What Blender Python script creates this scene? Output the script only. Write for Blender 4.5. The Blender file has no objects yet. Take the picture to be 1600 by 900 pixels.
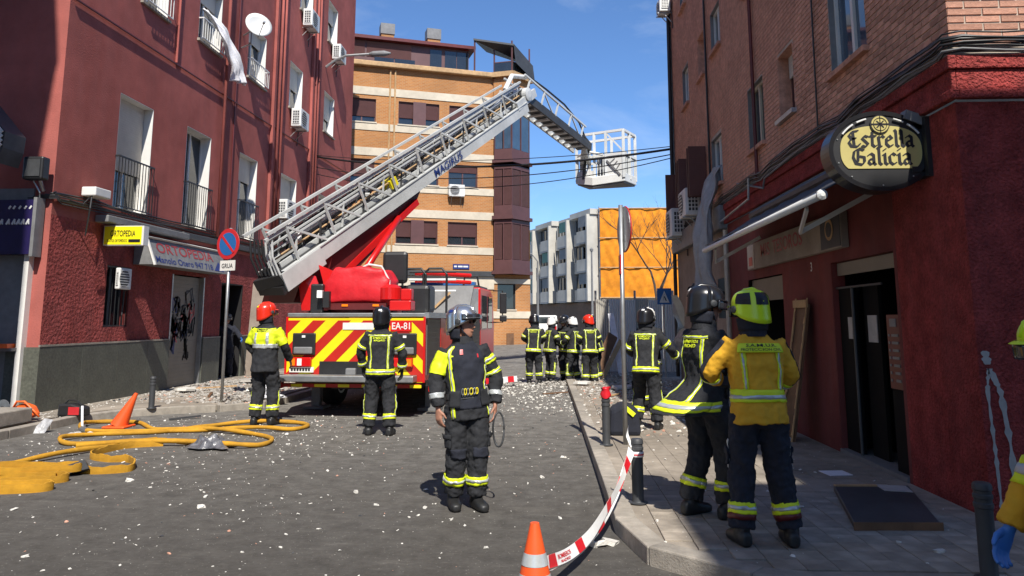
import bpy, math, random
from mathutils import Vector, Matrix, Euler
from math import radians, sin, cos, pi, tan, atan2, sqrt
random.seed(7)
scene = bpy.context.scene
col = scene.collection
# ------------------------------------------------------------ camera
cd = bpy.data.cameras.new('camera'); cam = bpy.data.objects.new('camera', cd); col.objects.link(cam)
cam.location = (0, 0, 1.667)
cam.rotation_euler = (radians(90 + 8.436), 0, radians(2.879))
cd.sensor_width = 36; cd.lens = 36 * 1180 / 1600; cd.shift_y = -125 / 1600
cd.clip_start = 0.1; cd.clip_end = 3000
scene.camera = cam
# ------------------------------------------------------------ sky, sun, exposure
SUN_EL, SUN_AZ = 49.0, 13.0          # sun stands behind the viewer, a little to the right
w = bpy.data.worlds.new('World'); scene.world = w; w.use_nodes = True
nt = w.node_tree; nt.nodes.clear()
sky = nt.nodes.new('ShaderNodeTexSky'); sky.sky_type = 'NISHITA'; sky.sun_disc = False
sky.sun_elevation = radians(SUN_EL); sky.sun_rotation = radians(180 - SUN_AZ)
sky.altitude = 650; sky.air_density = 1.0; sky.dust_density = 0.0; sky.ozone_density = 10.0
bg = nt.nodes.new('ShaderNodeBackground'); bg.inputs[1].default_value = 0.122
wo = nt.nodes.new('ShaderNodeOutputWorld')
_g = nt.nodes.new('ShaderNodeTexCoord'); _mp = nt.nodes.new('ShaderNodeMapping'); _mp.inputs['Scale'].default_value = (2.2, 2.2, 7.0); _mp.inputs['Rotation'].default_value = (.2, .3, .6)
_cn = nt.nodes.new('ShaderNodeTexNoise'); _cn.inputs['Scale'].default_value = 1.6; _cn.inputs['Detail'].default_value = 9; _cn.inputs['Roughness'].default_value = .6; _cn.inputs['Distortion'].default_value = .6
_cr = nt.nodes.new('ShaderNodeMapRange'); _cr.inputs[1].default_value = .5; _cr.inputs[2].default_value = .85; _cr.inputs[3].default_value = 0; _cr.inputs[4].default_value = .22     # thin high cirrus over the whole sky
_cm = nt.nodes.new('ShaderNodeMix'); _cm.data_type = 'RGBA'; _cm.inputs[7].default_value = (6.5, 7.0, 7.6, 1)
nt.links.new(_g.outputs['Generated'], _mp.inputs[0]); nt.links.new(_mp.outputs[0], _cn.inputs['Vector']); nt.links.new(_cn.outputs[0], _cr.inputs[0]); nt.links.new(_cr.outputs[0], _cm.inputs[0]); nt.links.new(sky.outputs[0], _cm.inputs[6])
nt.links.new(_cm.outputs[2], bg.inputs[0]); nt.links.new(bg.outputs[0], wo.inputs[0])
sd = bpy.data.lights.new('sun', 'SUN'); sd.energy = 4.8; sd.angle = radians(0.53); sd.color = (1.0, 0.95, 0.87)
sun = bpy.data.objects.new('sun', sd); col.objects.link(sun); sun.location = (5, -20, 30)
_d = Vector((-sin(radians(SUN_AZ)) * cos(radians(SUN_EL)), cos(radians(SUN_AZ)) * cos(radians(SUN_EL)), -sin(radians(SUN_EL))))
sun.rotation_euler = _d.to_track_quat('-Z', 'Y').to_euler()
scene.view_settings.view_transform = 'Standard'; scene.view_settings.look = 'None'
scene.view_settings.exposure = 0.5; scene.view_settings.gamma = 1
# ------------------------------------------------------------ materials
M = {}
def mat(name, c, rough=.6, metal=0., var=.15, scale=6., bump=0., bscale=None, c2=None, spec=.5, detail=6, voro=False, rnd=0., grime=0., streak=0.):
    m = bpy.data.materials.new(name); m.use_nodes = True; n = m.node_tree; b = n.nodes['Principled BSDF']
    b.inputs['Roughness'].default_value = rough; b.inputs['Metallic'].default_value = metal
    b.inputs['Specular IOR Level'].default_value = spec
    tc = n.nodes.new('ShaderNodeTexCoord')
    no = n.nodes.new('ShaderNodeTexNoise'); no.inputs['Scale'].default_value = scale; no.inputs['Detail'].default_value = detail
    no.inputs['Roughness'].default_value = .62
    n.links.new(tc.outputs['Object'], no.inputs['Vector'])
    r = n.nodes.new('ShaderNodeValToRGB'); r.color_ramp.elements[0].position = .3; r.color_ramp.elements[1].position = .72
    lo = [x * (1 - var) for x in c]; hi = [min(1, x * (1 + var)) for x in c] if c2 is None else c2
    r.color_ramp.elements[0].color = (*lo, 1); r.color_ramp.elements[1].color = (*hi, 1)
    n.links.new(no.outputs[0], r.inputs[0]); out = r.outputs[0]
    if grime:
        n2 = n.nodes.new('ShaderNodeTexNoise'); n2.inputs['Scale'].default_value = scale * .17; n2.inputs['Detail'].default_value = 8
        n.links.new(tc.outputs['Object'], n2.inputs['Vector'])
        mr = n.nodes.new('ShaderNodeMapRange'); mr.inputs[1].default_value = .38; mr.inputs[2].default_value = .68; mr.inputs[3].default_value = 1 - grime; mr.inputs[4].default_value = 1.0
        n.links.new(n2.outputs[0], mr.inputs[0])
        mx = n.nodes.new('ShaderNodeMix'); mx.data_type = 'RGBA'; mx.blend_type = 'MULTIPLY'; mx.inputs[0].default_value = 1
        n.links.new(out, mx.inputs[6]); n.links.new(mr.outputs[0], mx.inputs[7]); out = mx.outputs[2]
    if streak:
        mpn = n.nodes.new('ShaderNodeMapping'); mpn.inputs['Scale'].default_value = (1.6, 1.6, .22); n.links.new(tc.outputs['Object'], mpn.inputs['Vector'])
        n3 = n.nodes.new('ShaderNodeTexNoise'); n3.inputs['Scale'].default_value = 2.2; n3.inputs['Detail'].default_value = 9; n3.inputs['Roughness'].default_value = .68; n.links.new(mpn.outputs[0], n3.inputs['Vector'])
        r3 = n.nodes.new('ShaderNodeMapRange'); r3.inputs[1].default_value = .35; r3.inputs[2].default_value = .72; r3.inputs[3].default_value = 0; r3.inputs[4].default_value = streak; n.links.new(n3.outputs[0], r3.inputs[0])
        mx3 = n.nodes.new('ShaderNodeMix'); mx3.data_type = 'RGBA'; n.links.new(r3.outputs[0], mx3.inputs[0]); n.links.new(out, mx3.inputs[6]); mx3.inputs[7].default_value = (*[.55 * x + .05 for x in c], 1); out = mx3.outputs[2]
    if rnd:
        oi = n.nodes.new('ShaderNodeObjectInfo'); hs = n.nodes.new('ShaderNodeHueSaturation')
        mp = n.nodes.new('ShaderNodeMapRange'); mp.inputs[3].default_value = 1 - rnd; mp.inputs[4].default_value = 1 + rnd
        n.links.new(oi.outputs['Random'], mp.inputs[0]); n.links.new(mp.outputs[0], hs.inputs['Value']); n.links.new(out, hs.inputs['Color']); out = hs.outputs[0]
    n.links.new(out, b.inputs['Base Color'])
    if bump:
        bp = n.nodes.new('ShaderNodeBump'); bp.inputs['Strength'].default_value = min(1, bump); bp.inputs['Distance'].default_value = .02 * max(1, bump)
        if voro:
            vn = n.nodes.new('ShaderNodeTexVoronoi'); vn.inputs['Scale'].default_value = bscale or scale * 4; n.links.new(tc.outputs['Object'], vn.inputs['Vector']); src = vn.outputs[0]
        else:
            vn = n.nodes.new('ShaderNodeTexNoise'); vn.inputs['Scale'].default_value = bscale or scale * 4; vn.inputs['Detail'].default_value = 5; n.links.new(tc.outputs['Object'], vn.inputs['Vector']); src = vn.outputs[0]
        n.links.new(src, bp.inputs['Height']); n.links.new(bp.outputs[0], b.inputs['Normal'])
    M[name] = m; return m
def glass(name, c=(.02, .025, .03), rough=.04):
    m = mat(name, c, rough, 0, .2, 2, spec=.9); return m
mat('asphalt', (.056, .051, .045), .92, var=.22, scale=24, bump=.4, bscale=150, grime=.1, spec=.2)
mat('pavement', (.36, .31, .25), .9, var=.22, scale=5, bump=.25, bscale=60, grime=.35, rnd=.1, spec=.25)
mat('kerb', (.36, .32, .265), .85, var=.22, scale=9, bump=.3, bscale=70, grime=.25, rnd=.12)
mat('red_paint', (.48, .135, .11), .88, var=.16, scale=2.2, bump=.3, bscale=35, grime=.35, spec=.2, streak=.35)
mat('red_rough', (.36, .075, .066), .9, var=.3, scale=16, bump=3.0, bscale=17, grime=.35, spec=.2, streak=.3)
mat('maroon_rough', (.42, .07, .062), .95, var=.35, scale=30, bump=2.6, bscale=42, grime=.4, spec=.12, streak=.35)
mat('maroon_smooth', (.20, .038, .034), .8, var=.2, scale=4, bump=.3, bscale=40, grime=.35, spec=.25, streak=.4)
mat('granite', (.10, .104, .082), .6, var=.35, scale=22, bump=.15, bscale=80, grime=.2, rnd=.08)
mat('brick', (.58, .305, .215), .88, var=.28, scale=9, bump=.3, bscale=60, rnd=.22, grime=.2, spec=.25)
mat('mortar', (.55, .47, .39), .95, var=.2, scale=8, grime=.3, spec=.2)
mat('white_paint', (.78, .76, .71), .6, var=.06, scale=4, grime=.15)
mat('cream', (.62, .55, .43), .8, var=.1, scale=4, grime=.15)
mat('beige_wall', (.38, .31, .25), .9, var=.18, scale=3, bump=.3, bscale=30, grime=.4)
mat('white_metal', (.72, .72, .69), .45, var=.05, scale=3, grime=.12)
mat('black_metal', (.018, .018, .019), .45, var=.2, scale=8)
mat('dark_grey', (.05, .052, .055), .55, var=.2, scale=8, grime=.2)
mat('mid_grey', (.2, .2, .2), .6, var=.15, scale=8, grime=.2)
mat('steel', (.45, .46, .46), .42, .75, var=.15, scale=10, grime=.25)
mat('ladder_grey', (.62, .63, .61), .42, .12, var=.08, scale=6, grime=.22)
mat('ladder_dark', (.07, .07, .072), .5, .3, var=.2, scale=7, grime=.3)
mat('truck_red', (.62, .012, .012), .3, var=.08, scale=4, grime=.15)
mat('dark_red', (.12, .012, .012), .45, var=.2, scale=4, grime=.2)
mat('tarp_red', (.58, .01, .018), .55, var=.15, scale=5, bump=.5, bscale=8)
mat('hv_yellow', (.74, .86, .015), .55, var=.08, scale=7, grime=.12)
mat('chevron_yellow', (.85, .70, .01), .4, var=.05, scale=5, grime=.15)
mat('chevron_red', (.50, .02, .012), .4, var=.08, scale=5, grime=.15)
mat('silver_tape', (.52, .54, .53), .35, .35, var=.1, scale=20)
mat('lamp_red', (.55, .01, .01), .15, var=.1, scale=9)
mat('lamp_orange', (.85, .2, .01), .15, var=.1, scale=9)
mat('lamp_white', (.8, .8, .78), .15, var=.1, scale=9)
mat('rubber', (.02, .02, .02), .9, var=.2, scale=9)
mat('wood', (.17, .085, .04), .65, var=.35, scale=5, bump=.2, grime=.3)
mat('pale_wood', (.52, .33, .16), .7, var=.2, scale=8, grime=.25)
mat('maroon_metal', (.115, .05, .05), .5, var=.12, scale=3, grime=.15)
mat('shutter_maroon', (.135, .062, .06), .55, var=.1, scale=3, bump=.0)
mat('plaster_white', (.60, .575, .52), .95, var=.18, scale=30, bump=.3, rnd=.1)
mat('rubble', (.36, .335, .30), .95, var=.3, scale=20, bump=.4)
mat('hose', (.58, .29, .015), .85, var=.15, scale=12, bump=.4, bscale=140, grime=.3)
mat('cone_orange', (.85, .10, .015), .5, var=.08, scale=6, grime=.15)
mat('tape_white', (.80, .79, .77), .4, var=.06, scale=9)
mat('tape_red', (.62, .015, .025), .4, var=.08, scale=9)
mat('sign_yellow', (.88, .78, .01), .4, var=.03, scale=4)
mat('sign_blue', (.02, .12, .34), .4, var=.08, scale=6)
mat('sign_red', (.50, .025, .03), .4, var=.1, scale=6)
mat('sign_gold', (.66, .57, .22), .35, .35, var=.12, scale=3)
mat('ink', (.008, .008, .012), .5, var=.2, scale=9)
mat('ink_red', (.33, .035, .035), .5, var=.2, scale=9)
mat('ink_blue', (.012, .03, .16), .5, var=.2, scale=9)
mat('navy_sign', (.018, .012, .07), .35, var=.3, scale=3)
mat('net_orange', (.80, .27, .01), .9, var=.3, scale=1.6, bump=.5, bscale=4, grime=.25)
mat('far_white', (.58, .55, .48), .85, var=.12, scale=1.2, grime=.25)
mat('far_grey', (.30, .31, .31), .85, var=.12, scale=1.2, grime=.25)
mat('far_green', (.10, .30, .24), .8, var=.2, scale=1)
mat('bark', (.085, .06, .045), .95, var=.3, scale=8)
mat('cloth_grey', (.40, .385, .36), .95, var=.15, scale=9, bump=.3)
mat('cloth_white', (.74, .74, .77), .95, var=.12, scale=9, bump=.3)
mat('plastic_grey', (.36, .36, .37), .3, var=.4, scale=12, bump=.5, bscale=20)
mat('turnout_black', (.021, .022, .026), .85, var=.25, scale=14, bump=.3, bscale=320, grime=.3)
mat('navy_cloth', (.014, .016, .026), .9, var=.25, scale=10, bump=.3, bscale=300)
mat('orange_cloth', (.76, .40, .02), .85, var=.1, scale=9, bump=.2, bscale=300, grime=.12)
mat('skin', (.46, .24, .16), .55, var=.1, scale=18)
mat('skin_tan', (.36, .17, .11), .55, var=.1, scale=18)
mat('hair', (.03, .02, .015), .8, var=.3, scale=60)
mat('boot', (.016, .016, .016), .5, var=.3, scale=12)
mat('helmet_silver', (.60, .61, .63), .22, .85, var=.05, scale=5, grime=.12)
mat('helmet_black', (.012, .012, .014), .28, var=.2, scale=6)
mat('helmet_white', (.78, .77, .74), .3, var=.04, scale=6, grime=.1)
mat('helmet_red', (.68, .03, .012), .28, var=.08, scale=6)
mat('helmet_lime', (.62, .85, .02), .3, var=.05, scale=6)
mat('visor', (.03, .03, .035), .08, var=.1, scale=5, spec=.9)
mat('wrap_grey', (.13, .13, .14), .28, var=.6, scale=14, bump=.6, bscale=16)
mat('glove_blue', (.05, .19, .55), .45, var=.1, scale=9)
mat('glove_black', (.02, .02, .02), .8, var=.1, scale=9)
mat('tool_orange', (.80, .13, .02), .4, var=.15, scale=12)
mat('door_black', (.006, .006, .006), .85, var=.2, scale=6, spec=.15)
glass('glass_dark'); glass('glass_blue', (.05, .09, .14), .03)
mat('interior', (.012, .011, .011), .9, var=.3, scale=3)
def brick_mat(name, c1, c2, cm, bw, bh, mort, axis='XZ', bump=.3):
    m = bpy.data.materials.new(name); m.use_nodes = True; n = m.node_tree; b = n.nodes['Principled BSDF']; b.inputs['Roughness'].default_value = .9
    b.inputs['Specular IOR Level'].default_value = .25
    tc = n.nodes.new('ShaderNodeTexCoord'); sx = n.nodes.new('ShaderNodeSeparateXYZ'); cx = n.nodes.new('ShaderNodeCombineXYZ')
    n.links.new(tc.outputs['Object'], sx.inputs[0])
    if axis == 'XZ':
        ad = n.nodes.new('ShaderNodeMath'); ad.operation = 'ADD'; n.links.new(sx.outputs[0], ad.inputs[0]); n.links.new(sx.outputs[1], ad.inputs[1]); n.links.new(ad.outputs[0], cx.inputs[0])
    n.links.new(sx.outputs[2], cx.inputs[1])
    bt = n.nodes.new('ShaderNodeTexBrick'); bt.inputs['Scale'].default_value = 1; bt.inputs['Brick Width'].default_value = bw; bt.inputs['Row Height'].default_value = bh
    bt.inputs['Mortar Size'].default_value = mort; bt.inputs['Color1'].default_value = (*c1, 1); bt.inputs['Color2'].default_value = (*c2, 1); bt.inputs['Mortar'].default_value = (*cm, 1)
    n.links.new(cx.outputs[0], bt.inputs['Vector'])
    no = n.nodes.new('ShaderNodeTexNoise'); no.inputs['Scale'].default_value = .5; no.inputs['Detail'].default_value = 8; n.links.new(tc.outputs['Object'], no.inputs['Vector'])
    mr = n.nodes.new('ShaderNodeMapRange'); mr.inputs[1].default_value = .35; mr.inputs[2].default_value = .7; mr.inputs[3].default_value = .8; mr.inputs[4].default_value = 1.08
    n.links.new(no.outputs[0], mr.inputs[0])
    mx = n.nodes.new('ShaderNodeMix'); mx.data_type = 'RGBA'; mx.blend_type = 'MULTIPLY'; mx.inputs[0].default_value = 1
    n.links.new(bt.outputs[0], mx.inputs[6]); n.links.new(mr.outputs[0], mx.inputs[7]); n.links.new(mx.outputs[2], b.inputs['Base Color'])
    M[name] = m
brick_mat('orange_brick', (.49, .205, .062), (.40, .155, .045), (.42, .27, .15), .25, .075, .012)
brick_mat('dull_brick', (.33, .14, .08), (.26, .11, .065), (.3, .22, .16), .3, .0675, .012)
def slat_mat(name, c, pitch, depth=.5):
    m = mat(name, c, .55, var=.1, scale=3); n = m.node_tree; b = n.nodes['Principled BSDF']
    tc = n.nodes.new('ShaderNodeTexCoord'); sx = n.nodes.new('ShaderNodeSeparateXYZ'); n.links.new(tc.outputs['Object'], sx.inputs[0])
    mu = n.nodes.new('ShaderNodeMath'); mu.operation = 'MULTIPLY'; mu.inputs[1].default_value = 1 / pitch; n.links.new(sx.outputs[2], mu.inputs[0])
    fr = n.nodes.new('ShaderNodeMath'); fr.operation = 'FRACT'; n.links.new(mu.outputs[0], fr.inputs[0])
    bp = n.nodes.new('ShaderNodeBump'); bp.inputs['Strength'].default_value = depth; bp.inputs['Distance'].default_value = .03
    n.links.new(fr.outputs[0], bp.inputs['Height']); n.links.new(bp.outputs[0], b.inputs['Normal'])
slat_mat('shutter_white', (.62, .60, .56), .05, .8); slat_mat('shutter_brown', (.125, .055, .052), .055, .7); slat_mat('roller_steel', (.20, .195, .185), .09, .9)
slat_mat('roller_rust', (.20, .165, .13), .09, .9); slat_mat('blind_green', (.08, .22, .18), .06, .5)
# ------------------------------------------------------------ mesh helpers
V = Vector; Z = V((0, 0, 1))
class MB:
    def __init__(s): s.v = []; s.f = []
    def add(s, vs, fs):
        o = len(s.v); s.v += [V(p) for p in vs]; s.f += [tuple(i + o for i in f) for f in fs]; return s
    def box8(s, P):
        return s.add(P, [(0, 3, 2, 1), (4, 5, 6, 7), (0, 1, 5, 4), (1, 2, 6, 5), (2, 3, 7, 6), (3, 0, 4, 7)])
    def box(s, x0, x1, y0, y1, z0, z1):
        return s.box8([(x0, y0, z0), (x1, y0, z0), (x1, y1, z0), (x0, y1, z0), (x0, y0, z1), (x1, y0, z1), (x1, y1, z1), (x0, y1, z1)])
    def fbox(s, fr, u0, u1, v0, v1, n0, n1):
        O, U, N = fr
        q = lambda u, v, n: O + U * u + Z * v + N * n
        return s.box8([q(u0, v0, n1), q(u1, v0, n1), q(u1, v0, n0), q(u0, v0, n0), q(u0, v1, n1), q(u1, v1, n1), q(u1, v1, n0), q(u0, v1, n0)])
    def bar(s, a, b, w, h=None, up=Z):
        a = V(a); b = V(b); h = h or w; d = (b - a).normalized()
        if abs(d.dot(up)) > .98: up = V((0, 1, 0))
        r = d.cross(up).normalized(); u = r.cross(d)
        r = r * w / 2; u = u * h / 2
        return s.box8([a - r - u, a + r - u, b + r - u, b - r - u, a - r + u, a + r + u, b + r + u, b - r + u])
    def tube(s, path, r, n=8, cap=True):
        path = [V(p) for p in path]; m = len(path); o = len(s.v); pr = None
        rs = r if isinstance(r, (list, tuple)) else [r] * m
        for i, p in enumerate(path):
            d = (path[min(i + 1, m - 1)] - path[max(i - 1, 0)])
            d = d.normalized() if d.length > 1e-9 else Z
            if pr is None:
                a = V((1, 0, 0)) if abs(d.x) < .8 else V((0, 1, 0)); pr = d.cross(a).normalized()
            pr = (pr - d * pr.dot(d)).normalized(); q = d.cross(pr)
            for k in range(n):
                t = 2 * pi * k / n; s.v.append(p + (pr * cos(t) + q * sin(t)) * rs[i])
        for i in range(m - 1):
            for k in range(n):
                k2 = (k + 1) % n; s.f.append((o + i * n + k, o + i * n + k2, o + (i + 1) * n + k2, o + (i + 1) * n + k))
        if cap: s.f.append(tuple(o + k for k in range(n))[::-1]); s.f.append(tuple(o + (m - 1) * n + k for k in range(n)))
        return s
    def lathe(s, c, prof, n=20, ax=None):
        c = V(c); o = len(s.v); m = len(prof)
        A = (V(ax).normalized() if ax is not None else Z); e = V((1, 0, 0)) if abs(A.x) < .8 else V((0, 1, 0)); e1 = A.cross(e).normalized(); e2 = A.cross(e1)
        for (r, z) in prof:
            for k in range(n):
                t = 2 * pi * k / n; s.v.append(c + A * z + (e1 * cos(t) + e2 * sin(t)) * max(r, 1e-4))
        for i in range(m - 1):
            for k in range(n):
                k2 = (k + 1) % n; s.f.append((o + i * n + k, o + i * n + k2, o + (i + 1) * n + k2, o + (i + 1) * n + k))
        s.f.append(tuple(o + k for k in range(n))[::-1]); s.f.append(tuple(o + (m - 1) * n + k for k in range(n)))
        return s
    def prism(s, pts, ext):
        ext = V(ext); n = len(pts); o = len(s.v); s.v += [V(p) for p in pts] + [V(p) + ext for p in pts]
        s.f.append(tuple(o + i for i in range(n))[::-1]); s.f.append(tuple(o + n + i for i in range(n)))
        for i in range(n):
            j = (i + 1) % n; s.f.append((o + i, o + j, o + n + j, o + n + i))
        return s
    def grid(s, fn, nu, nv, thick=None):
        o = len(s.v); L = [[V(fn(i / nu, j / nv)) for j in range(nv + 1)] for i in range(nu + 1)]
        for r in L: s.v += r
        ix = lambda i, j: o + i * (nv + 1) + j
        for i in range(nu):
            for j in range(nv): s.f.append((ix(i, j), ix(i + 1, j), ix(i + 1, j + 1), ix(i, j + 1)))
        return s
    def chunk(s, c, sx, sy, sz):
        R = Euler((random.uniform(-.5, .5), random.uniform(-.5, .5), random.uniform(0, 6.3))).to_matrix()
        vs = []
        for k in range(5):
            a = 2 * pi * k / 5 + random.uniform(-.3, .3); q = random.uniform(.6, 1)
            vs.append(V((sx * cos(a) * q, sy * sin(a) * q, -sz * .5)))
        for k in range(5):
            a = 2 * pi * k / 5 + random.uniform(-.3, .3); q = random.uniform(.4, .9)
            vs.append(V((sx * cos(a) * q, sy * sin(a) * q, sz * random.uniform(.3, .6))))
        vs = [V(c) + R @ p for p in vs]
        fs = [(4, 3, 2, 1, 0), (5, 6, 7, 8, 9)] + [(k, (k + 1) % 5, 5 + (k + 1) % 5, 5 + k) for k in range(5)]
        return s.add(vs, fs)
    def build(s, name, m, parent=None, smooth=False, local=False, bevel=0, auto=None):
        me = bpy.data.meshes.new(name)
        off = V((0, 0, 0))
        if parent is not None and not local: off = wloc(parent)
        me.from_pydata([tuple(p - off) for p in s.v], [], s.f); me.validate(); me.update()
        if smooth: me.polygons.foreach_set('use_smooth', [True] * len(me.polygons))
        o = bpy.data.objects.new(name, me); col.objects.link(o)
        me.materials.append(M[m] if isinstance(m, str) else m)
        if parent is not None: o.parent = parent
        if bevel:
            b = o.modifiers.new('bevel', 'BEVEL'); b.width = bevel; b.segments = 2; b.limit_method = 'ANGLE'
        if auto:
            e = o.modifiers.new('split', 'EDGE_SPLIT'); e.split_angle = radians(auto)
        return o
def wloc(o):
    p = V((0, 0, 0))
    while o is not None: p = p + o.location; o = o.parent
    return p
def empty(name, loc=(0, 0, 0), rz=0):
    o = bpy.data.objects.new(name, None); o.location = loc; o.rotation_euler = (0, 0, rz); o.empty_display_size = .2; col.objects.link(o); return o
def tag(o, label=None, cat=None, group=None, kind=None):
    if label: o['label'] = label
    if cat: o['category'] = cat
    if group: o['group'] = group
    if kind: o['kind'] = kind
    return o
def B(*a): return MB().box(*a)
def copy_tree(o, parent=None):
    c = o.copy(); col.objects.link(c)
    if parent is not None: c.parent = parent
    for ch in list(o.children): copy_tree(ch, c)
    return c
_fc = {}
def text2d(body, bold=False, shear=0, space=1.0):
    k = (body, shear, space)
    if k not in _fc:
        c = bpy.data.curves.new('letters', 'FONT'); c.body = body; c.shear = shear; c.space_character = space; c.resolution_u = 3
        if bold: c.offset = .012
        o = bpy.data.objects.new('letters', c); col.objects.link(o)
        me = bpy.data.meshes.new_from_object(o)
        vs = [v.co.copy() for v in me.vertices]; fs = [tuple(p.vertices) for p in me.polygons]
        bpy.data.objects.remove(o); bpy.data.curves.remove(c); bpy.data.meshes.remove(me)
        x0 = min(v.x for v in vs); x1 = max(v.x for v in vs); y0 = min(v.y for v in vs); y1 = max(v.y for v in vs)
        _fc[k] = ([((v.x - x0) / (x1 - x0), (v.y - y0) / (y1 - y0)) for v in vs], fs)
    return _fc[k]
def text(body, m, parent, O, ex, ey, w, h, local=False, name='lettering', bold=True, fn=None, shear=0, space=1.0):
    """flat letters filling the rectangle w x h from corner O along ex / ey"""
    vs, fs = text2d(body, bold, shear, space); O = V(O); ex = V(ex).normalized(); ey = V(ey).normalized()
    mb = MB(); mb.add([O + ex * (x * w) + ey * (y * h) for x, y in vs] if fn is None else [fn(x, y) for x, y in vs], fs)
    return mb.build(name, m, parent, local=local)
# ============================================================ GROUND
def gz(y): return 0 if y < 22 else (.025 * (y - 22) if y < 40 else .45)
mb = MB(); ys = [-400, -60, -10, 4, 10, 16, 22, 28, 34, 40, 60, 120, 400, 1500]; xs = [-600, -100, -30, -12, -4, 2, 8, 30, 100, 600]
for y in ys:
    for x in xs: mb.v.append(V((x, y, gz(y))))
n = len(xs)
for j in range(len(ys) - 1):
    for i in range(n - 1): mb.f.append((j * n + i, j * n + i + 1, (j + 1) * n + i + 1, (j + 1) * n + i))
tag(mb.build('road', 'asphalt'), kind='structure')
# speckled dusty asphalt: pale plaster dust in the road material, thicker towards the wrecked doorways
_n = M['asphalt'].node_tree; _b = _n.nodes['Principled BSDF']; _src = _b.inputs['Base Color'].links[0].from_socket
_tc = _n.nodes.new('ShaderNodeTexCoord'); _vn = _n.nodes.new('ShaderNodeTexVoronoi'); _vn.inputs['Scale'].default_value = 26; _vn.inputs['Randomness'].default_value = 1
_n.links.new(_tc.outputs['Object'], _vn.inputs['Vector'])
_m1 = _n.nodes.new('ShaderNodeMapRange'); _m1.inputs[1].default_value = .04; _m1.inputs[2].default_value = .17; _m1.inputs[3].default_value = 1; _m1.inputs[4].default_value = 0
_n.links.new(_vn.outputs[0], _m1.inputs[0])
_n2 = _n.nodes.new('ShaderNodeTexNoise'); _n2.inputs['Scale'].default_value = 4.5; _n2.inputs['Detail'].default_value = 12; _n2.inputs['Roughness'].default_value = .78; _n.links.new(_tc.outputs['Object'], _n2.inputs['Vector'])
_m2 = _n.nodes.new('ShaderNodeMapRange'); _m2.inputs[1].default_value = .28; _m2.inputs[2].default_value = .82; _n.links.new(_n2.outputs[0], _m2.inputs[0])
_sx = _n.nodes.new('ShaderNodeSeparateXYZ'); _n.links.new(_tc.outputs['Object'], _sx.inputs[0])
_m3 = _n.nodes.new('ShaderNodeMapRange'); _m3.inputs[1].default_value = 5; _m3.inputs[2].default_value = 15; _m3.inputs[3].default_value = .16; _m3.inputs[4].default_value = 1.0; _n.links.new(_sx.outputs[1], _m3.inputs[0])
_a = _n.nodes.new('ShaderNodeMath'); _a.operation = 'MULTIPLY'; _n.links.new(_m1.outputs[0], _a.inputs[0]); _n.links.new(_m2.outputs[0], _a.inputs[1])
_c = _n.nodes.new('ShaderNodeMath'); _c.operation = 'MULTIPLY'; _n.links.new(_m2.outputs[0], _c.inputs[0]); _n.links.new(_m3.outputs[0], _c.inputs[1])
_d2 = _n.nodes.new('ShaderNodeMath'); _d2.operation = 'ADD'; _d2.use_clamp = True; _n.links.new(_a.outputs[0], _d2.inputs[0]); _n.links.new(_c.outputs[0], _d2.inputs[1])
_mx = _n.nodes.new('ShaderNodeMix'); _mx.data_type = 'RGBA'; _n.links.new(_d2.outputs[0], _mx.inputs[0]); _n.links.new(_src, _mx.inputs[6]); _mx.inputs[7].default_value = (.34, .32, .285, 1)
_mpn = _n.nodes.new('ShaderNodeMapping'); _mpn.inputs['Scale'].default_value = (.7, 3.2, 1); _mpn.inputs['Rotation'].default_value = (0, 0, .35); _n.links.new(_tc.outputs['Object'], _mpn.inputs['Vector'])
_n4 = _n.nodes.new('ShaderNodeTexNoise'); _n4.inputs['Scale'].default_value = 2.6; _n4.inputs['Detail'].default_value = 12; _n4.inputs['Roughness'].default_value = .72; _n.links.new(_mpn.outputs[0], _n4.inputs['Vector'])
_m4 = _n.nodes.new('ShaderNodeMapRange'); _m4.inputs[1].default_value = .56; _m4.inputs[2].default_value = .80; _m4.inputs[3].default_value = 0; _m4.inputs[4].default_value = .4; _n.links.new(_n4.outputs[0], _m4.inputs[0])
_mx2 = _n.nodes.new('ShaderNodeMix'); _mx2.data_type = 'RGBA'; _n.links.new(_m4.outputs[0], _mx2.inputs[0]); _n.links.new(_mx.outputs[2], _mx2.inputs[6]); _mx2.inputs[7].default_value = (.26, .24, .21, 1)     # scuffed dust
_n.links.new(_mx2.outputs[2], _b.inputs['Base Color'])

def polyline(pts, step):
    out = [V(pts[0])]; acc = 0
    for a, b in zip(pts[:-1], pts[1:]):
        a = V(a); b = V(b); L = (b - a).length; t = 0
        while t + (step - acc) <= L + 1e-9:
            t += step - acc; acc = 0; out.append(a.lerp(b, t / L))
        acc += L - t
    out.append(V(pts[-1])); return out
def kerb(parent, pts, side, step, h=.125, wd=.17):
    P = polyline([(x, y, 0) for x, y in pts], step)
    for a, b in zip(P[:-1], P[1:]):
        d = (b - a)
        if d.length < .05: continue
        d.normalize(); r = V((d.y, -d.x, 0)) * side * wd; g = d * .005; zz = V((0, 0, h + random.uniform(-.004, .004)))
        lo = V((0, 0, -.05))
        m = MB().box8([a + g + lo, a + g + r + lo, b - g + r + lo, b - g + lo, a + g + zz, a + g + r + zz, b - g + r + zz, b - g + zz])
        m.build('kerb_stone', 'kerb', parent, bevel=.012)
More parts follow.
